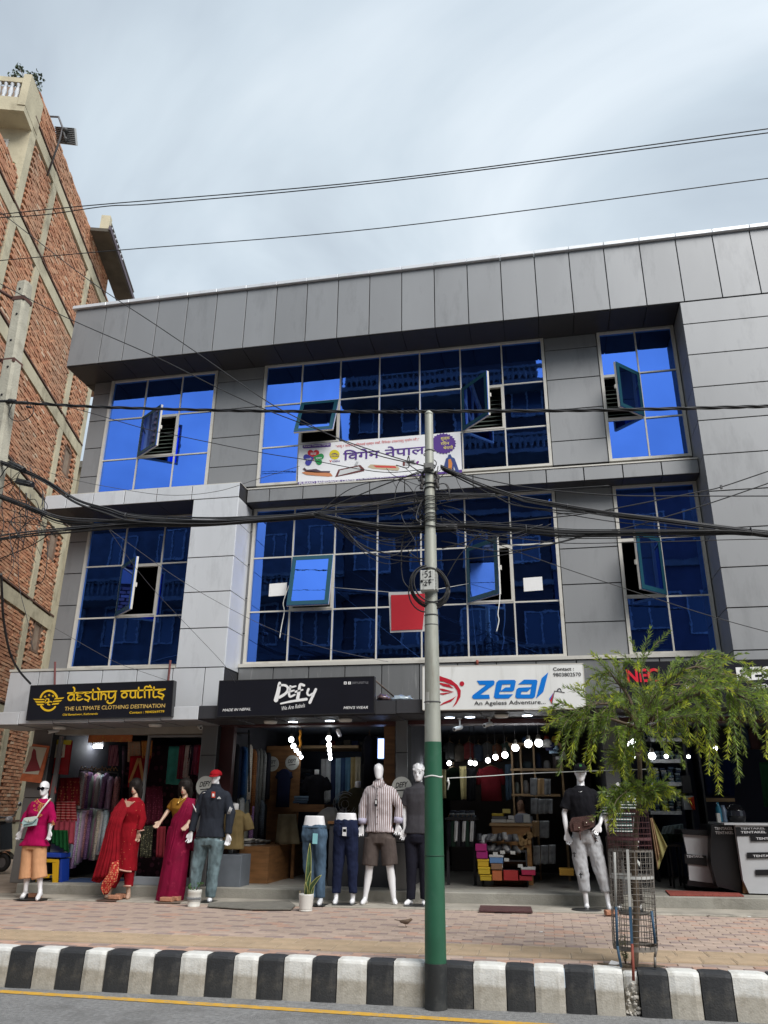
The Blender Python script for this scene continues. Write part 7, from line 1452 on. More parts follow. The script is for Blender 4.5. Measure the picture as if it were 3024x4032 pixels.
# ---- outfitter
def outfitter():
    g = 'cloths hung in the outfitter'
    rdp = dots_mat('maroon_print',(0.16,0.01,0.015),(0.32,0.12,0.05),22,0.3); 
    # packets
    for (lb,o,c,col,fig) in (('clear saree packet with a cream card hanging on the grey pier',((212,545),(320,560),(262,802),(128,786)),((196,562),(306,572),(250,746),(148,738)),(0.50,0.14,0.06),((222,575),(236,590),(240,640),(268,720),(165,730),(205,640),(212,600))),('red saree packet with a yellow band hanging by the doorway',((348,520),(470,524),(440,748),(312,738)),((366,550),(428,548),(420,634),(357,636)),(0.30,0.012,0.015),((386,560),(402,558),(410,600),(408,625),(375,625),(376,590)))):
        Y = 11.74 if o[0][0] < 300 else 12.0; f = lambda q,Y: [(lambda p:(p.x,p.z))(PY(*A_(*z),Y)) for z in q]; T = thing('saree_packet', lb, 'packet', PY(*A_(*o[3]),Y), 'saree packets')
        obj('packet', MB().plate(f(o,Y),Y,Y+0.03), mat('packet_film_%d' % o[0][0],col,0.25,var=0.2,scale=8,coat=0.5), T); obj('card', MB().plate(f(c,Y),Y-0.006,Y-0.001), plain((0.55,0.52,0.42),0.5), T); obj('printed_dress', MB().plate(f(fig,Y),Y-0.010,Y-0.007), plain((0.22,0.03,0.04),0.5), T)
        if o[0][0] > 300: obj('yellow_band', MB().plate(f(((348,518),(470,522),(462,552),(345,548)),Y),Y-0.006,Y-0.001), plain((0.5,0.4,0.03),0.5), T)
    hang('pink_scarf','pink scarf hanging beside the sunglasses mannequin','scarf',((345,752),(352,752),(366,868),(318,884)),11.95,cloth('coral_cloth',(0.45,0.10,0.09)),g,2,0.01)
    hang('printed_blouse','dark red printed blouse with zigzag sleeves','garment',((345,770),(515,765),(522,950),(350,930)),12.25,rdp,g,4,0.03)
    hang('striped_blouse','pink and red striped blouse under the printed one','garment',((362,925),(488,922),(498,1052),(360,1045)),12.22,stripe_mat('red_pink_stripe',(0.26,0.015,0.02),(0.55,0.22,0.2),24,0.35,'Z'),g,4,0.03)
    hang('pink_skirt','plain pink skirt hanging near the stool','garment',((355,1040),(490,1040),(482,1205),(352,1160)),12.22,cloth('pink_cloth',(0.42,0.07,0.10)),g,4,0.03)
    hang('green_cloth','dark green cloth draped over a crate by the stool','cloth',((338,1108),(440,1110),(452,1260),(345,1195)),12.15,cloth('bottle_green_cloth',(0.008,0.07,0.02)),g,4,0.03)
    box_item('plastic_crate','grey crate under the dark green cloth','crate',((340,1150),(415,1262)),12.25,0.35,plain((0.35,0.35,0.33),0.6),None,A_)
    pal = [('pale floral',(0.68,0.68,0.62)),('white printed',(0.75,0.72,0.70)),('sage green',(0.40,0.52,0.44)),('lavender',(0.55,0.38,0.55)),('pale blue',(0.50,0.60,0.64)),('mauve',(0.58,0.35,0.46)),('rose',(0.66,0.33,0.34)),('lilac striped',(0.38,0.24,0.42)),('cream',(0.6,0.55,0.45)),('violet',(0.30,0.16,0.32))]
    cl = lambda n,s: [pal[(i*3+s)%10] for i in range(n)]
    rail_garments([(530,735,12.7),(640,730,13.3),(760,750,12.9)],cl(13,0),'%s tunic crowded on the upper rail of the outfitter','tunics on the outfitter rails',A_,0.95,5)
    rail_garments([(490,985,12.5),(600,975,12.9),(700,985,12.7)],cl(11,4),'%s tunic crowded on the lower rail of the outfitter','tunics on the outfitter rails',A_,0.85,6)
    T = thing('clothes_rail','two tier steel clothes rail holding pastel tunics','rail',PY(*A_(640,1240),12.9))
    for (a,b) in (((520,720,12.7),(770,735,12.9)),((480,975,12.5),(710,975,12.7)),((520,720,12.7),(520,1300,12.7)),((770,735,12.9),(770,1300,12.9))): obj('tube', MB().tube([PY(*A_(*a[:2]),a[2]),PY(*A_(*b[:2]),b[2])],0.014,6), plain((0.3,0.3,0.3),0.3,metal=0.8), T)
    for k in range(11): x = 535+k*22; obj('wooden_hanger', MB().tube([PY(*A_(x-14,722),12.75),PY(*A_(x,690+8*(k%3)),12.75),PY(*A_(x+14,722),12.75)],0.01,5), plain((0.28,0.15,0.05),0.4), T)
    hang('door_garland','orange fringed garland across the outfitter doorway','garland',((580,488),(866,484),(862,530),(578,536)),12.05,dots_mat('marigold_print',(0.42,0.14,0.05),(0.45,0.32,0.06),30,0.3),g,9,0.015)
    hang('red_shawl','red shawl with a gold chevron hanging in the doorway','shawl',((850,625),(985,622),(945,835),(832,830)),12.3,cloth('scarlet_cloth',(0.30,0.008,0.015)),g,3,0.015)
    T = thing('chevron_border','gold chevron border on the red shawl','shawl',PY(*A_(890,800),12.27)); mb = MB(); f = lambda p: (lambda q:(q.x,q.z))(PY(*A_(*p),12.26))
    for q in (((905,640),(845,800)),((910,640),(935,790))): mb = MB().ribbon([f(q[0]),f(q[1])],0.05,12.262,0.004); obj('braid', mb, plain((0.42,0.2,0.06),0.6), T)
    hang('cream_print_cloth','cream printed cloth above the red shawl','cloth',((835,530),(915,528),(918,668),(832,664)),12.32,dots_mat('cream_print',(0.32,0.22,0.15),(0.42,0.12,0.05),40,0.3),g,3,0.015); hang('orange_print_cloth','orange printed cloth above the red shawl','cloth',((922,525),(995,523),(985,640),(928,640)),12.3,dots_mat('orange_print',(0.42,0.16,0.04),(0.5,0.3,0.08),40,0.3),g,3,0.015)
    hang('rose_bundle','rose striped tops hanging under the garland','garment',((712,555),(768,552),(770,690),(698,688)),12.5,stripe_mat('rose_stripe',(0.30,0.13,0.17),(0.12,0.03,0.06),30,0.3),g,3,0.02)
    hang('teal_cloth','plain teal cloth hanging in the show window','cloth',((1104,562),(1190,562),(1182,815),(1080,808)),12.25,cloth('teal_cloth',(0.055,0.30,0.25)),g,2,0.012)
    for k,(x0,x1,c) in enumerate(((1172,1208,(0.16,0.02,0.04)),(1212,1248,(0.5,0.42,0.4)),(1240,1268,(0.03,0.02,0.04)),(1268,1300,(0.26,0.05,0.10)),(1298,1330,(0.30,0.01,0.04)))): hang('show_window_scarf',['wine scarf on the show window rod','white floral scarf on the show window rod','black scarf on the show window rod','rose scarf on the show window rod','crimson scarf on the show window rod'][k],'scarf',((x0,556),(x1,552),(x1-12,775-8*k),(x0-22,775-10*k)),12.2,dots_mat('scarf_print_%d' % k,c,(0.5,0.1,0.1) if k == 1 else tuple(v*1.6 for v in c),34,0.25),g,2,0.012)
    hang('maroon_print_cloth','dark maroon printed cloth low in the show window','cloth',((950,825),(1060,822),(1058,1070),(945,1075)),12.3,dots_mat('deep_maroon_print',(0.09,0.01,0.025),(0.22,0.04,0.07),30,0.3),g,3,0.02); hang('leaf_print_cloth','black and cream leaf print cloth low in the show window','cloth',((925,1082),(1000,1080),(985,1290),(912,1285)),12.25,dots_mat('leaf_print',(0.05,0.05,0.035),(0.35,0.33,0.2),34,0.3),g,3,0.02); hang('coral_print_cloth','coral red cloth low in the show window','cloth',((1028,1085),(1082,1085),(1072,1290),(1018,1285)),12.22,cloth('coral_red_cloth',(0.30,0.035,0.05)),g,2,0.015)
    hang('backdrop_cloth','dark patterned backdrop behind the show window stock','cloth',((800,560),(1340,545),(1340,1420),(790,1430)),13.2,dots_mat('dark_backdrop',(0.03,0.012,0.018),(0.10,0.03,0.05),9,0.35),g,6,0.03)
    E_ = mat('tube_glow',(1,1,1),0.4,emis=(0.92,0.97,1,60))
    for k,(x0,x1,y) in enumerate(((515,556,538),(562,608,552),(612,664,567))): 
        a,b = PY(*A_(x0,y),14.2-0.5*k),PY(*A_(x1,y),14.2-0.5*k); T = thing('tube_light',['tube light deepest in the outfitter','tube light in the middle of the outfitter','tube light nearest the outfitter doorway'][k],'lamp',a,'outfitter tube lights'); obj('tube', MB().tube([a,b],0.018,8), E_, T); obj('holder', MB().box(a.x-0.03,b.x+0.03,a.y,a.y+0.05,a.z+0.02,2.94), plain((0.5,0.5,0.5)), T)
    # folding stool
    S = lambda x,y,Y=12.02: PY(*A_(x,y),Y); T = thing('folding_stool','yellow plastic folding stool with a blue seat','stool',S(300,1460)); yl = plain((0.62,0.36,0.01),0.45); bl = plain((0.01,0.045,0.32),0.45)
    a,b = S(282,1258),S(402,1258); c = S(402,1290); obj('seat', MB().bbox(a.x-0.02,b.x,12.0,12.28,c.z,a.z,0.01), bl, T)
    f = lambda *q: [(lambda p:(p.x,p.z))(S(*z)) for z in q]
    for q in (((262,1296),(382,1300),(384,1320),(262,1318)),((345,1322),(384,1320),(376,1460),(345,1460)),((262,1320),(296,1320),(290,1345),(255,1345)),((225,1425),(345,1420),(345,1398),(262,1398)),((218,1460),(232,1460),(252,1425),(225,1425)),((262,1345),(300,1345),(300,1400),(255,1400))): obj('leg_panel', MB().plate(f(*q),12.01,12.035), yl, T)
    for q in (((384,1300),(400,1300),(394,1460),(378,1460)),): obj('side_panel', MB().plate(f(*q),12.05,12.25), bl, T)
    obj('boss', MB().tube([S(333,1412,12.0),S(333,1412,12.008)],0.022,12), M_LB, T)
    a,b = PY(*A_(420,1440),12.3),PY(*A_(600,1455),12.3); obj('blue_mat', MB().box(a.x,a.x+0.9,12.1,12.75,zshop(a.x)-0.002,zshop(a.x)+0.012), plain((0.03,0.06,0.14),0.9), label='blue door mat inside the outfitter doorway', cat='mat')
outfitter()
# ---- menswear
def torso_form(label, px, Y, m, cr, h, w_=None, neck=True, group='display torsos'):
    p = PY(*cr(*px),Y); T = thing('display_torso', label, 'mannequin', (p.x,Y,p.z-h), group); k = h/0.62
    mb = MB(); mb.loft([ering(p+Vector((0,0,z*k)),a*k,b*k,22) for z,a,b in ((-0.62,0.19,0.11),(-0.4,0.17,0.105),(-0.22,0.19,0.12),(-0.1,0.20,0.11),(-0.04,0.15,0.08),(0,0.07,0.065))])
    for s in (-1,1): mb.tube([p+Vector((s*0.17*k,0,-0.08*k)),p+Vector((s*0.25*k,0,-0.22*k)),p+Vector((s*0.27*k,0,-0.32*k))],[0.08*k,0.085*k,0.085*k],12)
    o = obj('shirt', vox(mb,'shirt',0.013,2,0.5,0.006), m, None); o.parent = T; o.location = -WORG[T.name]
    if neck: obj('neck', MB().lathe([(0.055*k,-0.03),(0.05*k,0.03*k),(0.05*k,0.09*k),(0.02,0.1*k)],tuple(p),14), M_MMAT, T)
    return T
def menswear():
    ink = [('charcoal',(0.05,0.05,0.055)),('black',(0.012,0.012,0.015)),('navy',(0.012,0.02,0.05)),('royal blue',(0.02,0.07,0.2)),('denim blue',(0.06,0.12,0.2)),('cream',(0.55,0.45,0.33)),('rust',(0.28,0.11,0.04)),('grey',(0.16,0.16,0.16)),('mottled',(0.2,0.2,0.18)),('ash',(0.25,0.25,0.24)),('ink',(0.03,0.03,0.04))]
    rail_garments([(195,545,12.25),(300,560,12.9),(425,590,14.2)],ink,'%s jacket on the upper rail of the menswear shop','jackets on the menswear rail',B_,1.0,8,0.40,0.05)
    low = [('white printed',(0.5,0.5,0.48)),('black floral',(0.05,0.05,0.05)),('pale check',(0.42,0.42,0.4)),('leaf print',(0.18,0.18,0.15)),('midnight',(0.01,0.015,0.04)),('violet',(0.05,0.04,0.12)),('dark grey',(0.07,0.07,0.07)),('slate',(0.1,0.12,0.14)),('black ribbed',(0.012,0.012,0.012))]
    rail_garments([(200,900,12.3),(290,900,12.9),(405,915,14.0)],low,'%s shirt on the lower rail of the menswear shop','shirts on the menswear lower rail',B_,0.85,9,0.36,0.05)
    T = thing('clothes_rack','black steel two tier rack along the menswear side wall','rack',PY(*B_(170,1240),12.2))
    for a,b in (((165,475,12.15),(345,500,14.3)),((300,455,12.4),(300,860,12.4)),((165,475,12.15),(168,1240,12.15)),((190,880,12.2),(410,890,14.2)),((165,475,12.15),(310,478,12.15))): obj('bar', MB().tube([PY(*B_(*a[:2]),a[2]),PY(*B_(*b[:2]),b[2])],0.016,6), M_DK, T)
    obj('side_panel', MB().add([PY(*B_(*p),Y) for p,Y in (((108,450),12.05),((150,470),12.05),((150,1240),12.05),((108,1240),12.05))],[(3,2,1,0)]), M_DK, T)
    a = PY(*B_(240,1215),12.5); b = PY(*B_(420,1430),12.5); obj('base_cabinet', MB().box(a.x,b.x,12.5,14.5,zshop(a.x),a.z), M_WOOD, T)
    for k in range(4): stack('%s folded garment on the wooden base under the menswear rack',((262+k*36,1165+4*k),(298+k*36,1218)),12.55+0.25*k,[(0.4,0.4,0.38),(0.12,0.12,0.12),(0.5,0.48,0.42)],'folded clothes under the menswear rack',B_)
    S = lambda x,y,Y: PY(*B_(x,y),Y)
    a,b = S(415,560,14.3),S(605,1300,14.3); obj('ply_panel', MB().box(a.x,b.x,14.3,14.34,zshop(a.x),a.z), M_WOOD, label='tall brown plywood panel standing in the menswear shop', cat='panel')
    disc_sign('round white brush lettered sign at the left of the plywood panel',450,677,28,14.27,B_); disc_sign('round white brush lettered sign at the right of the plywood panel',583,668,28,14.27,B_); disc_sign('round brush lettered sign on the pier beside the green pole',1297,828,39,11.80,B_); disc_sign('round brush lettered sign on the pier behind the red cap',15,822,38,11.80,B_)
    hung_shirt('dark jeans pair hanging on the plywood panel',532,710,110,250,14.1,M_NAVY,B_,None,0.1,name='hanging_jeans'); 
    hang('hanging_shorts','olive shorts hanging in the menswear shop','garment',((490,1005),(602,1005),(626,1202),(466,1200)),13.0,cloth('olive_drab',(0.13,0.11,0.07)),None,2,0.02,0.05,B_)
    torso_form('olive tee torso on the grey plinth',(212,975),11.98,cloth('olive_cloth',(0.17,0.125,0.055)),B_,0.56); torso_form('black polo torso on the menswear table',(742,745),13.6,M_BLACKC,B_,0.5); torso_form('dark olive jacket torso behind the striped shirt mannequin',(1010,830),12.8,cloth('dark_olive',(0.04,0.035,0.02)),B_,0.58)
    a,b = S(82,1268,11.86),S(238,1482,11.86); obj('plinth', MB().bbox(a.x,b.x,11.86,12.25,zshop(a.x),a.z,0.006), mat('plinth_grey',(0.13,0.15,0.175),0.6,var=0.1), label='blue grey plinth under the olive tee torso', cat='plinth')
    a,b = S(825,1050,12.25),S(1252,1480,12.25); T = thing('dark_counter','dark grey counter behind the striped shirt mannequin','counter',b); obj('front', MB().bbox(a.x,b.x,12.25,12.9,zshop(a.x),a.z-0.04,0.006), mat('counter_dark',(0.06,0.062,0.07),0.5,var=0.1), T); obj('top', MB().box(a.x-0.02,b.x+0.02,12.22,12.95,a.z-0.039,a.z), M_WOOD, T)
    a,b = S(580,940,13.4),S(790,1000,13.4); T = thing('display_table','dark wooden table carrying the black polo torso','table',b); obj('top', MB().box(a.x,b.x,13.4,14.0,b.z+0.02,a.z), M_WOOD, T)
    for x in (a.x+0.04,b.x-0.04): obj('leg', MB().box(x-0.025,x+0.025,13.45,13.5,zshop(x),b.z+0.02), M_WOOD, T)
    stack('%s folded jeans on the menswear table',((590,885),(678,935)),13.5,[(0.08,0.13,0.2),(0.12,0.18,0.25),(0.15,0.22,0.3)],'folded jeans on the menswear table',B_)
    for k in range(2): stack('%s folded trousers on the menswear back shelf',((622+k*40,705+6*k),(660+k*40,870)),15.2,[(0.02,0.025,0.04),(0.04,0.045,0.06),(0.015,0.015,0.02),(0.05,0.06,0.09),(0.02,0.02,0.03),(0.03,0.04,0.06),(0.06,0.065,0.08)],'trousers on the menswear back shelf',B_)
    cols = [('grey',(0.3,0.3,0.3)),('pale grey',(0.45,0.46,0.46)),('navy',(0.02,0.03,0.07)),('light blue',(0.22,0.33,0.42)),('deep blue',(0.03,0.06,0.13)),('mid blue',(0.10,0.2,0.3)),('tan',(0.4,0.3,0.14)),('cream',(0.48,0.42,0.3)),('black',(0.02,0.02,0.02))]
    for k,(nm,c) in enumerate(cols): x = 770+k*32; hang('hanging_trousers','%s trousers in the row on the menswear back wall' % nm,'garment',((x,645-2*k),(x+34,645-2*k),(x+28,930-10*(k%3)),(x-2,935)),14.6,cloth('trouser_'+nm.replace(' ','_'),c),'trousers on the menswear back wall',1,0.02,0.04,B_)
    a,b = S(605,555,15.4),S(1065,590,15.4); obj('wall_shelf', MB().box(a.x,b.x,14.7,15.6,b.z,b.z+0.05), M_WOODT, label='high tan shelf across the menswear back wall', cat='shelf'); 
    for k in range(6): x = 760+k*52; box_item('stored_bag',['slate','wine red','black','taupe','indigo','grey'][k]+' bag stored on the high menswear shelf','bag',((x,520+6*(k%3)),(x+44,560)),14.9,0.4,cloth('bag_%d' % k,[(0.04,0.05,0.07),(0.15,0.02,0.03),(0.05,0.05,0.05),(0.1,0.09,0.07),(0.03,0.04,0.09),(0.08,0.08,0.08)][k]),'bags on the menswear shelf',B_)
    a = S(600,500,15.8); b = S(1070,1100,15.8); obj('back_panel', MB().box(a.x-0.3,b.x+0.3,15.8,15.86,zshop(a.x),2.93), mat('navy_wall',(0.025,0.035,0.06),0.7), label='dark navy back panel of the menswear shop', cat='panel')
    lf = ['string of bulbs on the rail side of the menswear shop','string of bulbs on the counter side of the menswear shop']
    for k,(x,y,r) in enumerate(((575,518,13),(590,560,12),(608,588,10),(626,608,9),(640,632,9))): bulb('lit bulb in the '+lf[0],x,y,r,12.5+0.42*k,B_,lf[0],stren=9)
    for k,(x,y,r) in enumerate(((820,510,13),(822,553,12),(825,588,10),(828,614,9),(831,640,9))): bulb('lit bulb in the '+lf[1],x,y,r,12.5+0.42*k,B_,lf[1],stren=9)
    T = thing('marigold_string','string of orange marigolds hanging by the bulbs','garland',S(636,570,12.6))
    for k in range(11): obj('flower', MB().ball(S(634+3*math.sin(k),462+k*10,12.6),0.022,7,4,False), plain((0.55,0.22,0.01),0.8), T)
    for k in range(3): bulb('unlit clear bulb under the menswear ceiling',880+k*6,460+14*k,10,12.4+0.1*k,B_,'unlit bulbs',stren=1)
    T = thing('pedestal_fan','grey pedestal fan behind the navy trousers','fan',S(925,1040,12.7)); c = S(925,940,12.7)
    for r in (0.06,0.11,0.16,0.19): obj('guard_ring', MB().tube([c+Vector((r*math.cos(a),0.02*(r<0.15),r*math.sin(a))) for a in [k*math.pi/10 for k in range(21)]],0.004,4), plain((0.25,0.26,0.27),0.4), T)
    for k in range(3): a = k*2.094; obj('blade', MB().add([c+Vector((0.03*math.cos(a),0.05,0.03*math.sin(a))),c+Vector((0.16*math.cos(a-0.3),0.04,0.16*math.sin(a-0.3))),c+Vector((0.17*math.cos(a+0.3),0.07,0.17*math.sin(a+0.3)))],[(0,1,2)]), plain((0.15,0.16,0.18),0.4), T)
    obj('stand', MB().tube([c+Vector((0,0.08,0)),Vector((c.x,c.y+0.08,zshop(c.x)))],0.02,7), plain((0.2,0.2,0.2)), T)
    obj('grey_bolster', MB().loft([ering(S(x,1020,12.75)+Vector((0,0,0)),0.001+0.0,0.0,12) if False else ering_ax(S(x,1030,12.75),Vector((0,1,0)),Vector((0,0,1)),0.18,h) for x,h in ((752,0.05),(775,0.12),(815,0.17),(860,0.16),(885,0.08))]), cloth('grey_felt',(0.16,0.155,0.15)), label='rounded grey padded seat behind the blue jeans', cat='seat')
    a,b = S(1182,420,12.4),S(1250,1050,12.4); obj('door_post', MB().box(a.x,b.x,12.4,12.5,zshop(a.x),2.93), M_WOOD, label='orange brown door post beside the menswear pier', cat='post')
    a,b = S(1142,512,13.2),S(1184,640,13.2); T = thing('light_box','glowing pale blue light box beside the door post','lamp',b); obj('panel', MB().box(a.x,b.x,13.2,13.24,b.z,a.z), mat('lightbox_glow',(0.5,0.6,1),0.4,emis=(0.35,0.5,1,2.2)), T); obj('case', MB().box(a.x-0.02,b.x+0.02,13.241,13.3,b.z-0.02,a.z+0.02), M_DK, T)
    hung_shirt('dark shirt hanging by the menswear door post',1085,490,90,330,13.4,M_BLACKC,B_,None,0.6)
    a,b = S(95,420,12.0),S(112,1480,12.0); obj('folded_shutter', MB().box(a.x,b.x+0.03,12.0,12.12,zshop(a.x),2.8), M_MAR, label='maroon shutter guide at the menswear entrance', cat='shutter guide')
menswear()
# ---- fashion shop behind the pole
Dd = crop(1700,2900,2.552)
def fashion():
    S = lambda x,y,Y: PY(*Dd(x,y),Y); g = 'clothes on the fashion shop back wall'
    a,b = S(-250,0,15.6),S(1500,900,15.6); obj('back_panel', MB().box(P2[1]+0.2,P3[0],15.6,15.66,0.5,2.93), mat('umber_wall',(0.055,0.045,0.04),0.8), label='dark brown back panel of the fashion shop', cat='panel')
    hung_shirt('dark green jacket on the fashion shop back wall',215,310,190,330,14.6,cloth('forest_cloth',(0.02,0.035,0.02)),Dd,g); hung_shirt('dark red jacket with a small badge on the back wall',590,300,270,350,14.4,cloth('wine_cloth',(0.14,0.012,0.018)),Dd,g)
    hang('cream_trousers','cream trousers hanging between two jackets','garment',((275,300),(345,298),(346,628),(296,630)),14.3,cloth('cream_cloth',(0.52,0.45,0.22)),g,1,0.02,0.06,Dd); hang('black_trousers','black trousers hanging beside the cream pair','garment',((350,320),(440,320),(436,650),(350,650)),14.35,M_BLACKC,g,2,0.02,0.05,Dd); hang('blue_jeans','blue jeans hanging beside the dark red jacket','garment',((735,280),(805,275),(800,630),(745,650)),14.2,M_JEANB,g,2,0.02,0.05,Dd); hang('cream_jacket','cream jacket hanging just behind the pole','garment',((60,330),(140,330),(142,620),(60,630)),14.2,cloth('oat_cloth',(0.45,0.40,0.22)),g,2,0.02,0.05,Dd); hang('white_scarf','white scarf hanging high beside the pole','scarf',((-30,160),(40,150),(30,350),(-10,340)),13.2,cloth('white_cloth',(0.6,0.6,0.58)),g,2,0.02,0.03,Dd)
    for k in range(7): hung_shirt(['black','umber','dark red','slate blue','charcoal','rust','sea green'][k]+' hooded top in the row under the fashion shop ceiling',180+k*95,60+20*(k%2),130,170,14.8,cloth('dim_top_%d' % k,[(0.03,0.03,0.03),(0.06,0.05,0.04),(0.10,0.02,0.02),(0.03,0.04,0.06),(0.05,0.05,0.05),(0.12,0.05,0.03),(0.04,0.06,0.05)][k]),Dd,'tops under the fashion shop ceiling')
    gr = 'bulbs hanging in the fashion shop'
    for k,(x,y,r,Y) in enumerate(((175,268,11,14.6),(390,262,11,14.2),(435,270,11,14.0),(565,240,12,13.6),(640,208,13,13.3),(735,185,15,13.0),(840,112,17,12.7),(970,72,18,12.5),(1075,65,18,12.4),(-40,268,11,13.6))): bulb('lit white bulb in the row hung down the fashion shop',x,y,r,Y,Dd,gr,stren=9)
    # shelf unit
    T = thing('shelf_unit','tan open shelf unit with bags in the fashion shop','shelf',S(1000,600,14.2))
    for y0,x0,x1 in ((90,780,1290),(340,800,1290),(590,810,1290)): a,b = S(x0,y0,14.2),S(x1,y0,14.2); obj('shelf_board', MB().box(a.x,b.x,13.9,14.6,a.z-0.02,a.z+0.02), M_WOODT, T)
    for x in (805,890,1020,1290): a = S(x,80,14.2); b = S(x,1300,14.2); obj('upright', MB().box(a.x-0.015,a.x+0.015,13.92,14.6,zshop(a.x),a.z), M_WOODT, T)
    for k,(x0,y0,x1,y1,c) in enumerate(((830,250,885,338,(0.03,0.03,0.03)),(905,260,1015,338,(0.05,0.07,0.08)),(1035,170,1110,335,(0.02,0.03,0.06)),(1120,250,1200,338,(0.25,0.25,0.25)),(830,470,885,588,(0.2,0.22,0.2)),(910,450,980,588,(0.3,0.3,0.3)),(1210,180,1280,336,(0.12,0.1,0.1)),(900,10,1000,88,(0.05,0.1,0.2)),(1120,0,1190,88,(0.3,0.05,0.03)),(1200,0,1285,88,(0.45,0.3,0.05)))): 
        a,b = S(x0,y0,14.0),S(x1,y1,14.0); mb = MB().loft([ering(Vector(((a.x+b.x)/2,14.15,b.z+(a.z-b.z)*t+0.021)),(b.x-a.x)/2*s,0.12*s,16,None,3) for t,s in ((0,0.95),(0.3,1),(0.75,0.95),(1,0.6))]); obj('stored_bag', mb, cloth('satchel_%d' % k,c), label='%s bag on the tan shelf unit' % ['black','slate','navy','silver','sage','pale grey','umber','blue','red','mustard'][k], cat='bag', group='bags on the tan shelf unit')
    film = mat('packet_film',(0.16,0.17,0.18),0.2,var=0.4,scale=9,coat=0.6)
    for k,(x0,y0,x1,y1) in enumerate(((990,415,1060,590),(1062,420,1130,585),(1132,425,1195,585),(995,620,1065,780),(1068,625,1140,778),(1142,625,1215,775),(1005,845,1080,1010),(1085,845,1180,1020),(1020,1095,1090,1290),(1095,1090,1170,1285),(1175,1085,1245,1280))):
        m = film if k not in (1,6) else mat('packet_tan',(0.30,0.2,0.1),0.25,coat=0.6); hang('clothing_packet','clear packet in the %s row hung by the joggers mannequin' % ('top','second','third','bottom')[0 if k < 3 else 1 if k < 6 else 2 if k < 8 else 3],'packet',((x0,y0),(x1,y0),(x1,y1),(x0,y1)),13.2,m,'clear packets hung by the joggers mannequin',1,0.01,0.02,Dd)
    for k in range(5):
        x,y = 1165+k*34,70+30*k; p = S(x,y,12.9); T = thing('baseball_cap','%s cap on the fashion shop cap rail' % ['grey','navy','pale blue','black','white'][k],'cap',p,'caps on the rail'); c = [(0.25,0.24,0.23),(0.02,0.02,0.05),(0.25,0.35,0.45),(0.02,0.02,0.02),(0.5,0.5,0.5)][k]
        obj('crown', MB().loft([ering(p+Vector((0,0,z)),r,r*1.1,14) for z,r in ((-0.06,0.085),(0.0,0.085),(0.05,0.06),(0.07,0.02))]), cloth('cap_%d' % k,c), T); obj('peak', MB().slab([(p.x-0.07,p.y-0.08),(p.x-0.05,p.y-0.16),(p.x+0.05,p.y-0.16),(p.x+0.07,p.y-0.08)],p.z-0.065,p.z-0.055), cloth('cap_%d' % k,c), T)
    # counter with log-end front, boxes, shopkeeper
    a,b = S(600,870,13.0),S(1000,1120,13.0); T = thing('wooden_counter','wooden counter with log end decoration in the fashion shop','counter',b); obj('front', MB().bbox(a.x,b.x,13.0,13.6,zshop(a.x),a.z-0.04,0.01), mat('counter_oak',(0.30,0.15,0.055),0.5,var=0.25,scale=4,stretch=(1,1,5)), T); obj('top', MB().box(a.x-0.03,b.x+0.03,12.97,13.65,a.z-0.039,a.z), M_WOODT, T)
    for k in range(16):
        p = S(880+random.uniform(0,105),985+random.uniform(0,215),12.99); r = random.uniform(0.025,0.055); obj('log_end', MB().tube([p,p+Vector((0,-0.02,0))],r,12), mat('log_face',(0.36,0.22,0.09),0.7,objvar=0.25), T)
    for k,(x0,y0,x1,y1,c,lb) in enumerate(((598,832,748,866,(0.5,0.5,0.48),'long white box on the wooden counter'),(752,836,832,866,(0.55,0.55,0.53),'short white box on the wooden counter'),(604,772,720,800,(0.45,0.33,0.03),'yellow box on the white box'),(710,728,786,772,(0.5,0.42,0.12),'yellow price card box on the counter'),(838,785,915,866,(0.16,0.18,0.24),'blue grey patterned box on the counter'),(920,782,990,866,(0.45,0.47,0.46),'grey checked box on the counter'),(766,795,828,832,(0.55,0.55,0.55),'small white box beside the yellow boxes'),(604,801,745,830,(0.12,0.12,0.12),'black box between the white and yellow boxes'))): box_item('stock_box',lb,'box',((x0,y0),(x1,y1)),13.02,0.3,plain(c,0.6),'boxes on the wooden counter',Dd)
    for k,(x0,y0,x1,y1,c,l,lb) in enumerate(((436,1078,548,1150,(0.35,0.01,0.14),None,'upper magenta shoe box'),(448,1150,560,1228,(0.32,0.01,0.15),None,'lower magenta shoe box'),(460,1230,572,1310,(0.55,0.36,0.02),1,'top yellow shoe box'),(466,1312,585,1386,(0.55,0.38,0.02),1,'middle yellow shoe box'),(485,1388,600,1450,(0.5,0.34,0.02),1,'bottom yellow shoe box'),(580,1190,715,1275,(0.12,0.25,0.5),2,'blue and white shoe box'),(595,1278,706,1338,(0.25,0.14,0.08),None,'brown shoe box'),(606,1342,706,1450,(0.5,0.14,0.05),None,'orange shoe box'),(720,1345,870,1450,(0.42,0.03,0.03),None,'wide red shoe box'),(900,1318,1040,1395,(0.45,0.02,0.08),2,'crimson shoe box'),(880,1398,1010,1450,(0.4,0.03,0.04),None,'low red shoe box'),(1280,1330,1430,1400,(0.35,0.19,0.02),None,'yellow box by the joggers mannequin'))):
        box_item('shoe_box',lb+' in the pile on the fashion shop floor','shoe box',((x0,y0),(x1,y1)),12.55+0.02*(k%3),0.3,plain(c,0.6),'shoe boxes piled in the fashion shop',Dd,plain((0.55,0.55,0.55) if l == 2 else tuple(v*1.15 for v in c),0.6) if l else None)
    sh = MB().loft([ering(Vector((0,dy,z)),a,b,12) for dy,z,a,b in ((0,0,0.045,0.13),(0,0.03,0.045,0.13),(0.02,0.06,0.04,0.09),(0.05,0.10,0.035,0.05))]).mesh('shoe'); sh.materials.append(plain((0.03,0.03,0.03),0.4))
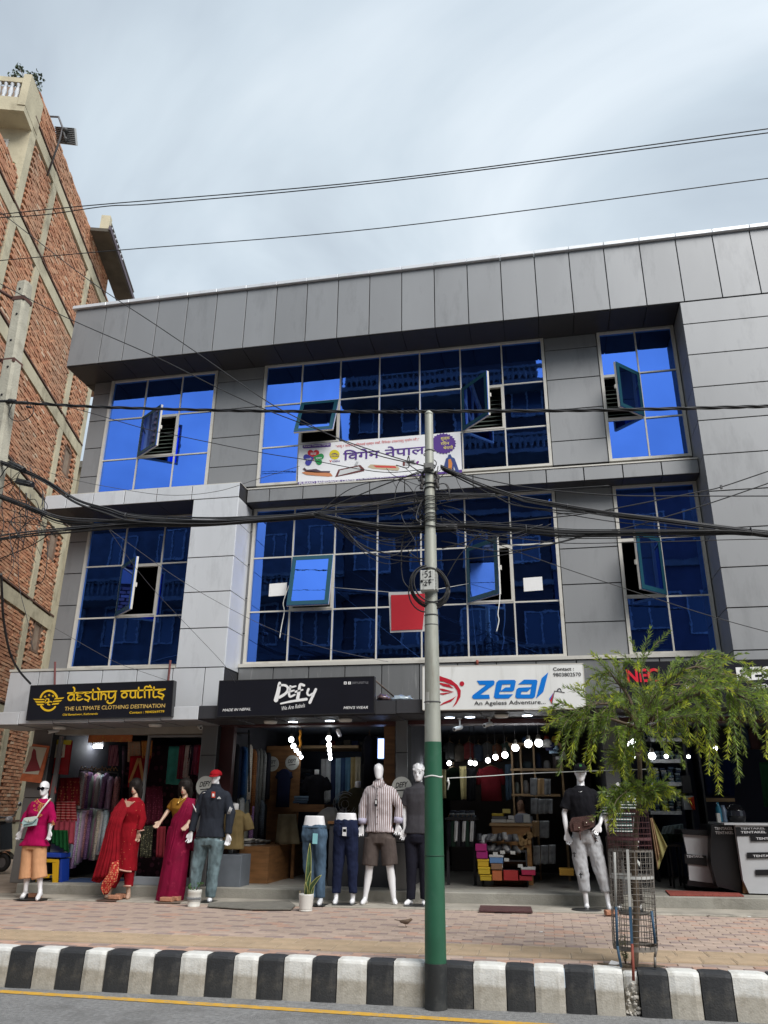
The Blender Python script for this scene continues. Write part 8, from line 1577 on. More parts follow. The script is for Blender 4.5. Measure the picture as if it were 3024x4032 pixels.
    for k in range(16):
        x,y = 470+(k%8)*52+random.uniform(-12,12),1050+(k//8)*110+random.uniform(-15,10); y = min(y,1075) if x < 560 else y
        inst('shoe', sh, S(x,y,12.72)+Vector((0,0.05,0)), None, (0,0,random.uniform(-0.8,0.8)), (1,1,1), plain([(0.02,0.02,0.025),(0.3,0.3,0.3),(0.05,0.05,0.06),(0.12,0.12,0.12)][k%4],0.5), '%s shoe on the display behind the shoe boxes' % ['black','pale grey','charcoal','dark grey'][k%4], 'shoe', 'shoes on display')
    a,b = S(620,1135,12.7),S(860,1330,12.7); T = thing('shoe_rack','black stepped shoe rack behind the shoe boxes','rack',b)
    for k in range(3): z = a.z-0.13*k; obj('shelf', MB().box(S(450,0,12.7).x,S(880,0,12.7).x,12.68,13.0,z-0.03,z-0.01), M_DK, T)
    for x in (450,880): obj('leg', MB().box(S(x,0,12.7).x,S(x,0,12.7).x+0.02,12.68,13.0,zshop(0),a.z), M_DK, T)
    for k in range(6):
        p = S([712,815,752,890,640,690][k],[1165,1168,1240,1302,1180,1300][k],12.62); obj('price_card', MB().plate([(p.x-0.035,p.z-0.02),(p.x+0.035,p.z-0.02),(p.x+0.035,p.z+0.025),(p.x-0.035,p.z+0.025)],12.62,12.623), plain((0.55,0.55,0.53),0.6), label='white price card on the shoe rack', cat='card', group='price cards')
    # dark rail at the left with striped track tops
    T = thing('low_table','dark low table of folded tops behind the pole','table',S(280,1150,12.9)); a,b = S(140,815,12.9),S(440,840,12.9); obj('top', MB().box(a.x,b.x,12.8,13.5,b.z,a.z), M_DK, T)
    for x in (a.x+0.03,b.x-0.03): obj('leg', MB().box(x-0.02,x+0.02,12.85,12.9,zshop(x),b.z), M_DK, T)
    for k in range(6): hung_shirt(['black','dark green','charcoal'][k%3]+' track top hung under the low table',170+k*46,845,80,260,12.85,cloth('track_%d' % (k%3),[(0.015,0.015,0.02),(0.02,0.04,0.03),(0.03,0.03,0.035)][k%3]),Dd,'track tops under the low table',0.3)
    for k in range(3): x = 232+k*80; hang('white_piping','white piped trouser leg hung under the low table','garment',((x,850),(x+32,852),(x+22,1055),(x-10,1058)),12.75,cloth('white_piping',(0.5,0.5,0.5)),'piped trousers',1,0.01,0.02,Dd)
    for k in range(5): stack('%s folded top on the low table behind the pole',((180+k*50,742+6*(k%2)),(226+k*50,814)),12.9,[(0.1,0.12,0.14),(0.3,0.32,0.33),(0.05,0.06,0.08)],'tops on the low table',Dd)
fashion()
def shopkeeper():
    j = {k: PY(*Dd(x,y),13.9+o) for k,(x,y,o) in dict(top=(898,612,0),chin=(890,742,0),neck=(905,765,0),sl=(840,800,0),sr=(985,790,0),el=(825,930,-0.05),er=(1000,930,-0.05),wl=(850,960,-0.3),wr=(975,955,-0.3),pel=(910,1120,0.05),kl=(870,1140,-0.4),kr=(960,1140,-0.4)).items()}
    T = thing('person','person with dark hair seated behind the wooden counter in a pale top','person',Vector((j['pel'].x,13.9,zshop(0)))); mb = MB(); nk = j['neck']; mid = (j['sl']+j['sr'])/2; hw = (j['sr']-j['sl']).length/2
    mb.loft([ering(c,a,b) for c,a,b in ((j['pel'],0.17,0.12),(j['pel'].lerp(mid,0.5),0.15,0.11),(j['pel'].lerp(mid,0.8),hw*0.95,0.115),(mid,hw*0.85,0.09),(nk,0.06,0.06))]); limb(mb,[nk,j['chin']+Vector((0,0.03,0.02))],[0.055,0.05]); H = head(mb,j['chin'],j['top'],False,True)
    for q,sd in (('l',-1),('r',1)):
        limb(mb,[j['s'+q]+Vector((-sd*0.02,0,-0.04)),j['e'+q],j['w'+q]],[0.052,0.04,0.027]); hand(mb,j['w'+q],Vector((0,-1,-0.2)),-sd)
        K = j['k'+q]; limb(mb,[j['pel']+Vector((sd*0.09,0,0)),K],[0.085,0.06]); limb(mb,[K,Vector((K.x,K.y,zshop(0)+0.06))],[0.055,0.036]); limb(mb,[Vector((K.x,K.y+0.04,zshop(0)+0.03)),Vector((K.x,K.y-0.16,zshop(0)+0.025))],[0.033,0.026])
    o = obj('body', vox(mb,'body',0.011,2), mat('person_skin',(0.30,0.17,0.11),0.5), None); o.parent = T; o.location = -WORG[T.name]
    mb = MB().loft([ering(c,a+0.02,b+0.02,24) for c,a,b in ((j['pel'],0.17,0.12),(j['pel'].lerp(mid,0.5),0.155,0.115),(j['pel'].lerp(mid,0.8),hw*0.95,0.118),(mid,hw*0.87,0.092),(nk-Vector((0,0,0.01)),0.065,0.065))])
    for q,sd in (('l',-1),('r',1)): mb.tube([j['s'+q]+Vector((-sd*0.02,0,-0.03)),j['e'+q]],[0.075,0.065],12)
    o = obj('shirt', vox(mb,'shirt',0.012,2,0.5,0.006), cloth('pale_shirt',(0.3,0.32,0.36)), None); o.parent = T; o.location = -WORG[T.name]
    mb = MB().ball(H(0.72,0,0.03),(0.085,0.10,0.085),12,8); o = obj('hair', vox(mb,'hair',0.012,1,0.5,0.006), M_HAIR, None); o.parent = T; o.location = -WORG[T.name]
    for sx in (-1,1): obj('eye', MB().ball(H(0.47,sx*0.031,-0.088),(0.012,0.006,0.006),8,4), M_LB, T)
    st = thing('shop_stool','low stool under the seated person','stool',Vector((j['pel'].x,13.98,zshop(0)))); z = j['pel'].z-0.12; obj('seat', MB().lathe([(0.16,z-0.03),(0.17,z-0.01),(0.16,z)],(j['pel'].x,13.98,0),16), M_DK, st)
    for k in range(4): a = 0.785+k*1.571; obj('leg', MB().tube([(j['pel'].x+0.1*math.cos(a),13.98+0.1*math.sin(a),z-0.03),(j['pel'].x+0.15*math.cos(a),13.98+0.15*math.sin(a),zshop(0)-0.004)],0.014,6), M_DK, st)
shopkeeper()
# ---- jeans shop behind the tree
Ee = crop(2450,2950,2.8902)
def jeans_shop():
    S = lambda x,y,Y: PY(*Ee(x,y),Y)
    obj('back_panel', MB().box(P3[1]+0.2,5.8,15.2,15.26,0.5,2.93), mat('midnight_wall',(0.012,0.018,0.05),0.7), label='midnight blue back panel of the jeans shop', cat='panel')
    T = thing('jeans_shelving','dark shelving with pale label strips holding folded jeans','shelf',S(480,730,14.0))
    for y in (-110,130,390,715): a,b = S(250,y,14.0),S(690,y+4,14.0); obj('shelf_board', MB().box(a.x,b.x,14.0,14.6,a.z-0.03,a.z+0.01), M_DK, T); obj('label_strip', MB().box(a.x+0.1,b.x-0.02,13.99,13.998,a.z-0.035,a.z+0.02), mat('label_strip',(0.42,0.43,0.44),0.5,var=0.3,scale=30), T)
    for x in (250,690,850): a = S(x,-130,14.0); obj('upright', MB().box(a.x-0.015,a.x+0.015,14.0,14.6,zshop(a.x),2.9), M_DK, T)
    rnd = random.Random(5); pal = [(0.06,0.09,0.13),(0.12,0.17,0.2),(0.03,0.04,0.07),(0.18,0.22,0.24),(0.08,0.12,0.13),(0.25,0.26,0.25),(0.05,0.07,0.1)]
    for y0,y1,n,sn in ((-230,-115,4,'top'),(10,126,5,'second'),(190,386,7,'third'),(440,710,9,'bottom')):
        for k in range(5): stack('%s folded jeans on the '+sn+' shelf behind the tree',((275+k*82,y0+rnd.randint(0,40)),(350+k*82,y1)),14.02,[pal[rnd.randrange(7)] for _ in range(n-rnd.randint(0,2))],'folded jeans on the dark shelving',Ee)
    for k,(x0,y0,x1,y1,c) in enumerate(((670,300,800,500,(0.02,0.02,0.02)),(690,530,830,690,(0.25,0.26,0.27)))): box_item('packed_garment',['black packed garment beside the jeans shelving','clear packed garment above the ply ledge'][k],'packet',((x0,y0),(x1,y1)),13.9,0.25,plain(c,0.3),None,Ee)
    hang('red_cloth','red cloth hanging on the jeans shelving','cloth',((745,555),(815,540),(835,690),(800,690)),13.85,cloth('vermilion_cloth',(0.4,0.04,0.02)),None,2,0.015,0.02,Ee)
    a,b = S(905,555,14.2),S(1285,598,14.2); obj('wall_shelf', MB().box(a.x,b.x,14.2,14.7,b.z,a.z), M_WOODT, label='short tan wall shelf with a pale strip in the jeans shop', cat='shelf')
    hang('blue_banner','dark blue cloth hung above the tan wall shelf','cloth',((925,110),(1300,90),(1280,530),(945,540)),14.6,cloth('indigo_cloth',(0.012,0.025,0.09)),None,4,0.02,0.02,Ee); hang('green_banner','dark green cloth at the far side of the jeans shop','cloth',((1560,150),(1900,120),(1900,700),(1610,650)),13.8,cloth('emerald_cloth',(0.012,0.06,0.025)),None,4,0.02,0.02,Ee)
    for k in range(7): rail = None; hung_shirt(['ink','slate','black','grey','navy','maroon','charcoal'][k]+' shirt on the upper rail of the jeans shop',880+k*120,-250+10*(k%2),160,240,14.4,cloth('gloom_%d' % k,[(0.03,0.03,0.04),(0.05,0.06,0.08),(0.02,0.02,0.02),(0.08,0.08,0.08),(0.03,0.05,0.08),(0.06,0.03,0.03),(0.04,0.04,0.05)][k]),Ee,'shirts on the jeans shop rail')
    wl = mat('white_laminate',(0.46,0.47,0.49),0.4,var=0.04); bk = plain((0.008,0.008,0.010),0.35)
    # counter
    a = S(1285,860,12.15); b = S(1440,1638,12.15); xR = 5.2; T = thing('brand_counter','angular white and black shop counter with brand strips','counter',b); z0 = zshop(b.x)
    f = lambda q,Y: [(lambda p:(p.x,p.z))(S(*z,Y)) for z in q]
    obj('white_front', MB().plate(f(((1285,858),(2100,845),(2100,1660),(1445,1640),(1376,1490)),12.15),12.15,12.25), wl, T)
    obj('black_body', MB().plate(f(((1012,860),(1290,862),(1380,1500),(1376,1636),(1080,1560),(1010,1300)),12.3),12.3,13.2), bk, T)
    obj('white_flank', MB().plate(f(((692,968),(1012,990),(1012,1290),(1088,1532),(765,1490),(740,1200)),12.55),12.55,12.62), wl, T); obj('flank_core', MB().plate(f(((672,915),(1012,925),(1012,985),(692,962),(685,950)),12.5),12.5,13.2), bk, T); obj('flank_plinth', MB().plate(f(((745,1490),(1090,1535),(1090,1590),(742,1548)),12.56),12.56,13.2), bk, T); obj('wood_corner', MB().plate(f(((1378,1500),(1445,1640),(1378,1638)),12.2),12.2,12.28), M_WOOD, T)
    for q,Y in ((((1290,890),(2100,880),(2100,970),(1296,990)),12.14),(((1455,980),(2100,970),(2100,1035),(1468,1048)),12.13),(((1418,1176),(2100,1165),(2100,1232),(1424,1244)),12.13),(((1514,1372),(2100,1362),(2100,1425),(1522,1436)),12.13),(((708,1192),(958,1212),(970,1334),(715,1300)),12.53)): obj('brand_strip', MB().plate(f(q,Y),Y,Y+0.009), bk, T)
    lt = plain((0.6,0.6,0.62),0.4)
    for (x0,x1,y,h,Y) in ((1345,1628,914,26,12.138),(1350,1640,958,26,12.138),(1055,1262,920,32,12.295),(1062,1268,968,32,12.295),(1525,1800,1030,26,12.128),(1490,1765,1228,26,12.128),(735,922,1235,28,12.525)):
        W = onplane(Ee,Y); word(T,W,'TENTAKEL',(x0,y),(x1,y-3),h,lt,Y,bold=0.02)
    obj('countertop', MB().box(S(1012,0,12.3).x,xR,12.1,13.25,S(1285,862,12.15).z,S(1285,850,12.15).z+0.012), wl, T)
    zt = S(1285,850,12.15).z+0.012
    def item(nm, lb, cat, x, r, prof, m, Y=12.6): p = S(x,800,Y); obj(nm, MB().lathe([(r*a,h) for a,h in prof],(p.x,Y,zt),14), m, label=lb, cat=cat)
    item('water_bottle','blue plastic bottle on the brand counter','bottle',1110,0.04,((0.9,0),(1,0.02),(1,0.18),(0.5,0.23),(0.4,0.27),(0.1,0.27)),plain((0.02,0.14,0.22),0.2)); item('steel_flask','pale blue flask behind the blue bottle','flask',1165,0.045,((0.9,0),(1,0.02),(1,0.17),(0.6,0.2),(0.6,0.23),(0.1,0.23)),plain((0.15,0.2,0.28),0.3),12.7)
    box_item('card_box','small white card box on the brand counter','box',((1072,728),(1130,848)),12.5,0.06,plain((0.5,0.5,0.48),0.5),None,Ee)
    p = S(1300,770,12.7); T = thing('black_helmet','black motorcycle helmet on the brand counter','helmet',p); obj('shell', MB().loft([ering(Vector((p.x,12.75,zt+z)),a,b,20) for z,a,b in ((0,0.11,0.13),(0.08,0.14,0.16),(0.16,0.135,0.155),(0.23,0.09,0.10),(0.26,0.02,0.02))]), plain((0.01,0.01,0.012),0.15), T); obj('visor', MB().loft([ering(Vector((p.x,12.735,zt+z)),a,b,20) for z,a,b in ((0.09,0.138,0.155),(0.16,0.13,0.15))],False), plain((0.03,0.03,0.04),0.05), T)
    for k,(x,y,r) in enumerate(((-195,-60,17),(-175,-85,14),(118,80,14),(340,78,17),(500,80,9),(1060,-12,10),(755,85,8))): bulb('lit lamp glimpsed through the bottlebrush foliage',x if k > 1 else x+295,y,r,13.4,Ee,'jeans shop lamps',stren=9)
    hang('heap_cloth','pale blue heap of cloth beside the brand counter','cloth',((470,880),(690,850),(700,960),(440,970)),13.2,cloth('heap_blue',(0.15,0.2,0.22)),None,5,0.05,0.1,Ee); hang('heap_green','dark green cloth heap below the jeans shelving','cloth',((440,960),(690,930),(690,1060),(470,1060)),13.3,cloth('heap_green',(0.05,0.09,0.06)),None,5,0.05,0.1,Ee)
    hang('khaki_jacket','tan jacket hanging behind the tree guard','garment',((318,790),(345,780),(428,1150),(402,1372)),11.62,cloth('tan_jacket',(0.26,0.17,0.10)),'jackets behind the tree guard',2,0.02,0.06,Ee); hang('olive_jacket','olive jacket hanging behind the tree guard','garment',((325,785),(350,790),(510,1105),(412,1368)),11.7,cloth('olive_jacket',(0.21,0.19,0.08)),'jackets behind the tree guard',2,0.02,0.06,Ee)
    a,b = S(540,1110,13.0),S(690,1400,13.0); T = thing('bar_chair','dark metal chair standing in the jeans shop','chair',b); 
    for x in (a.x,b.x): [obj('leg', MB().tube([(x,yy,zshop(x)-0.004),(x,yy,a.z)],0.015,6), M_DK, T) for yy in (13.0,13.35)]
    obj('seat', MB().box(a.x-0.02,b.x+0.02,12.98,13.38,a.z,a.z+0.03), M_DK, T)
jeans_shop()
# ================================================================== bottlebrush tree and its guard
TY = 7.82
def bottlebrush():
    random.seed(21); base = PG(2497,3806); base.z -= 0.02
    T = thing('bottlebrush_tree','weeping bottlebrush tree growing through a wire guard at the kerb','tree',base)
    tp = [base]+[PY(x,y,TY) for x,y in ((2503,3700),(2506,3560),(2498,3400),(2506,3250),(2520,3120),(2518,2980),(2515,2870))]
    tk = MB().tube(spline(tp,5),[0.032-0.014*i/35 for i in range(36)],9)
    obj('trunk', tk, M_BARK, T)
    c = lambda x,y,dy=0.0: PY(*Cc(x,y),TY+dy)
    root = c(1068,310)
    limbs = [[root,c(1010,230,-.05),c(930,200,-.2),c(830,210,-.3),c(740,250,-.35)],[root,c(1020,170,.05),c(960,90,.05),c(925,40,.1)],[root,c(1090,180,0),c(1085,90,-.1),c(1070,20,-.1)],[root,c(1130,190,-.1),c(1210,90,-.25),c(1330,30,-.3),c(1440,70,-.3)],[root,c(1170,220,.1),c(1320,120,.25),c(1480,60,.3),c(1600,120,.3)],[root,c(1150,250,-.2),c(1300,170,-.45),c(1450,130,-.5),c(1560,180,-.45)],[root,c(1000,290,-.2),c(900,260,-.35),c(820,270,-.4)],[root,c(1110,200,.3),c(1180,120,.45),c(1260,110,.5)],[c(1075,560),c(1050,580,-.1),c(1000,600,-.2),c(950,640,-.25)],[c(1078,590),c(1110,600,-.1),c(1160,600,-.15)],[c(1075,440),c(1030,430,-.15),c(985,450,-.2)],[root,c(1060,330,-.3),c(1130,300,-.45),c(1220,260,-.5)]]
    br = MB(); nodes = []
    for L in limbs:
        s = spline(L,6); n = len(s); o = obj('limb', MB().tube(s,[0.020-0.014*i/(n-1) for i in range(n)],6), M_BARK, T); nodes.append(s)
    lf = {0:MB(),1:MB(),2:MB()}; tw = MB()
    def clear(p):                     # the red capitals of the sign show between the sprays here
        q = p-Vector((0,0,CAMZ)); k = FPX/q.dot(CF); x = (1512+k*q.dot(CR)-1600)*1.165; y = (2016-k*q.dot(CU)-2600)*1.165
        return 985 < x < 1150 and 15 < y < 135
    def twig(p, d, ln, droop, dens=1.0):
        if clear(p+d.normalized()*ln*0.4) and random.random() < 0.9: return
        pts = [p]; v = d.normalized(); k = max(5,int(ln/0.035)); st = ln/k
        for i in range(k):
            v = (v+Vector((0,0,-droop*st*5))+rvec()*0.06).normalized(); pts.append(pts[-1]+v*st)
        tw.tube(pts,[0.004*(1-0.6*i/k) for i in range(k+1)],4,False)
        tipc = random.random() < 0.5
        for i in range(1,k+1):
            f = i/k
            if f < 0.25 and random.random() < 0.6: continue
            t = (pts[i]-pts[i-1]).normalized()
            for j in range(int(7*dens)):
                n = rvec(); n = (n-t*n.dot(t)); 
                if n.length < 1e-3: continue
                n.normalize(); dd = (n*0.75+t*0.8).normalized(); q = pts[i-1].lerp(pts[i],random.random()); w_ = 2 if (f > 0.72 and tipc and random.random() < 0.75) else (1 if random.random() < 0.45+0.3*f else 0)
                leaf(lf[w_],q,dd,t,random.uniform(0.044,0.072)*(0.7 if f > 0.9 else 1),random.uniform(0.0038,0.006))
    for li,s in enumerate(nodes):
        small = li in (8,9,10)
        for i in range(3,len(s)):
            for r in range(3 if not small else 3):
                if random.random() < (0.70 if s[i].x < root.x-0.15 else 0.56) and not small: continue
                d = (s[i]-s[i-1]).normalized()*0.7+rvec()*0.7+Vector((0,0,0.25)); ln = random.uniform(0.22,0.52) if not small else random.uniform(0.12,0.24)
                twig(s[i].lerp(s[i-1],random.random()),d,ln,random.uniform(0.35,1.0) if random.random() < 0.8 else 0.1)
        twig(s[-1],(s[-1]-s[-2]),0.28,0.25)
    # the long hanging sprays read off the photograph
    for (x0,y0,x1,y1,dy) in ((760,215,655,238,-.3),(790,240,700,520,-.3),(850,260,745,485,-.32),(870,250,845,445,-.3),(900,250,838,505,-.35),(960,300,980,450,-.3),(1000,300,1005,560,-.25),(1230,150,1215,365,-.3),(1100,300,1085,450,-.3),(1350,120,1385,450,-.4),(1300,150,1300,380,-.4),(1440,120,1435,605,-.3),(1385,240,1385,515,-.45),(1500,130,1525,555,-.35),(1480,140,1470,450,-.4),(1560,160,1600,320,-.4),(1600,150,1640,260,-.3),(1640,180,1648,440,.1),(1250,160,1270,330,-.2),(1150,200,1160,380,-.4),(930,250,900,370,-.4),(1050,330,1040,430,-.3),(1410,110,1405,330,-.2),(1560,120,1650,190,-.2),(1180,230,1195,420,-.45),(1330,200,1345,430,-.2),(920,620,900,640,-.25),(1000,590,930,690,-.25),(1010,600,945,790,-.28),(1130,600,1210,590,-.2),(1100,610,1160,640,-.2),(985,470,1000,560,-.2)):
        a,b = c(x0,y0,dy),c(x1,y1,dy-0.08); m = a.lerp(b,0.45)+Vector(((b.x-a.x)*0.15+random.uniform(-.03,.03),-0.05,0.05)); P = spline([a,m,b],max(4,int((b-a).length/0.06))); tw.tube(P,0.004,4,False); n = len(P); bright = random.random() < 0.7
        for i in range(1,n):
            f = i/(n-1); t = (P[i]-P[i-1]).normalized()
            for j in range(8):
                nn = rvec(); nn = nn-t*nn.dot(t)
                if nn.length < 1e-3: continue
                nn.normalize(); leaf(lf[2 if f > 0.65 and bright and random.random() < 0.8 else (1 if random.random() < 0.6 else 0)],P[i-1].lerp(P[i],random.random()),(nn*0.8+t*0.75),t,random.uniform(0.05,0.085)*(0.75 if f > 0.93 else 1),random.uniform(0.005,0.0075))
    crown = obj('crown', lf[1], leaf_mat('bottlebrush_leaf',(0.23,0.32,0.075)), T, kind='stuff')
    obj('dark_leaves', lf[0], leaf_mat('bottlebrush_leaf_dark',(0.15,0.215,0.09)), crown, kind='stuff'); obj('young_leaves', lf[2], leaf_mat('bottlebrush_leaf_young',(0.42,0.47,0.06)), crown, kind='stuff'); obj('twigs', tw, mat('twig_bark',(0.20,0.16,0.11),0.8), crown, kind='stuff')
bottlebrush()
def guard():
    c = lambda x,y: PY(*Cc(x,y),TY); T = thing('tree_guard','rusty wire mesh tree guard with a white and blue flat bar','tree guard',PG(2497,3800)); wm = mat('guard_wire',(0.20,0.18,0.16),0.6,0.3,var=0.3,scale=6); mm = mat('guard_maroon',(0.11,0.04,0.045),0.7,var=0.3,scale=6); wt = mat('guard_white',(0.48,0.48,0.46),0.6,var=0.15,scale=6); bl = mat('guard_blue',(0.035,0.09,0.16),0.6,var=0.2,scale=6)
    def ring(y, x0, x1, r, m, flat=None):
        a,b = c(x0,y),c(x1,y); ctr = (a+b)/2; R_ = (b-a).length/2; P = [ctr+Vector((R_*math.cos(q),R_*math.sin(q),0)) for q in [k*math.pi/14 for k in range(29)]]
        if flat: return obj('band', MB().loft([[(ctr.x+rr*math.cos(q),ctr.y+rr*math.sin(q),ctr.z+z) for q in [k*math.pi/14 for k in range(28)]] for rr,z in ((R_,-flat),(R_,flat),(R_-0.006,flat),(R_-0.006,-flat),(R_,-flat))],False,False), m, T), ctr, R_
        return obj('hoop', MB().tube(P,r,5,False), m, T), ctr, R_
    top = (690,918,1108); mid = (872,926,1128); bot = (1313,948,1152)
    L = lambda p,q,t: tuple(p[i]+(q[i]-p[i])*t for i in range(3))
    for k in range(7): ring(*L(top,mid,k/7),0.0028,mm)
    for k in range(16): ring(*L(mid,bot,k/16),0.003,wm)
    _,c0,r0 = ring(*top,0.0,mm,0.015); _,c1,r1 = ring(*mid,0.0,wm,0.008); _,c2,r2 = ring(*bot,0.0,wm,0.018); ring(*L(mid,bot,0.27),0,wt,0.012); ring(*L(top,mid,0.7),0,mm,0.012)
    for k in range(24):
        q = k*math.pi/12+0.1; d = Vector((math.cos(q),math.sin(q),0)); obj('upright', MB().tube([c0+d*r0,c1+d*r1],0.0026,4), mm, T); obj('upright', MB().tube([c1+d*r1,c2+d*r2],0.003,4), wm, T)
    f = lambda *q: [(lambda p:(p.x,p.z))(PY(*Cc(*z),TY-0.235)) for z in q]
    obj('flat_bar', MB().plate(f((1008,868),(1020,868),(1032,1130),(1020,1130)),TY-0.24,TY-0.232), wt, T); obj('flat_bar', MB().plate(f((1020,1130),(1032,1130),(1040,1300),(1028,1300)),TY-0.24,TY-0.232), bl, T)
    for (x0,y0,x1,y1,m) in ((955,880,962,1130,wt),(962,1130,968,1310,bl),(968,1310,985,1408,bl),(1125,1150,1142,1300,bl),(1148,1320,1140,1360,wm),(1140,1360,1142,1412,wm)):
        a,b = PY(*Cc(x0,y0),TY-0.16),PY(*Cc(x1,y1),TY-0.16); obj('leg', MB().tube([a,b],0.011,6), m, T)
    a = PY(*Cc(1040,1395),7.58); b = PY(*Cc(1042,1470),7.575); obj('leg', MB().tube([PY(*Cc(1035,1300),TY-0.2),a,b],0.012,6), mat('rust_red',(0.25,0.06,0.04),0.8), T)
    obj('paper_scrap', MB().add([c(1045,905)+Vector((0,-0.25,0)),c(1058,920)+Vector((0,-0.25,0)),c(1055,938)+Vector((0,-0.26,0)),c(1044,918)+Vector((0,-0.25,0))],[(0,1,2,3)]), plain((0.6,0.6,0.56),0.7), label='scrap of pale rag caught on the tree guard', cat='rag')
    # soil patch and weeds at the foot
    random.seed(3); p = PG(2500,3815); mb = MB()
    pts = [(p.x+0.30*math.cos(a)*random.uniform(0.8,1.1),7.81+0.06*math.sin(a)) for a in [k*0.4 for k in range(16)]]; obj('soil_patch', MB().slab(pts,zfoot(p.x,7.8)-0.01,zfoot(p.x,7.8)+0.008), mat('soil',(0.16,0.125,0.09),0.95,var=0.3,scale=20,bump=0.8,bscale=60), label='bare soil patch round the tree foot', cat='soil')
    q = PG(2465,3800); W = thing('weed','small weed sprouting at the foot of the tree','plant',q); lf = MB(); st = MB()
    for k in range(7):
        e = q+Vector((random.uniform(-.05,.05),random.uniform(-.05,.03),random.uniform(0.1,0.24))); st.tube([q,e],0.003,4)
        for j in range(14): leaf(lf,q.lerp(e,random.uniform(0.3,1)),rvec()+Vector((0,0,0.6)),rvec(),0.035,0.004)
    obj('stem', st, M_BARK, W); obj('leaves', lf, mat('weed_leaf',(0.10,0.13,0.05),0.6), W)
    q = PG(2420,3803); obj('litter', MB().add([q+Vector((-0.05,0,0.01)),q+Vector((0.02,-0.02,0.012)),q+Vector((0.06,0.02,0.02)),q+Vector((-0.02,0.05,0.035))],[(0,1,2,3)]), plain((0.7,0.7,0.7),0.6), label='crumpled white litter by the tree foot', cat='litter')
guard()
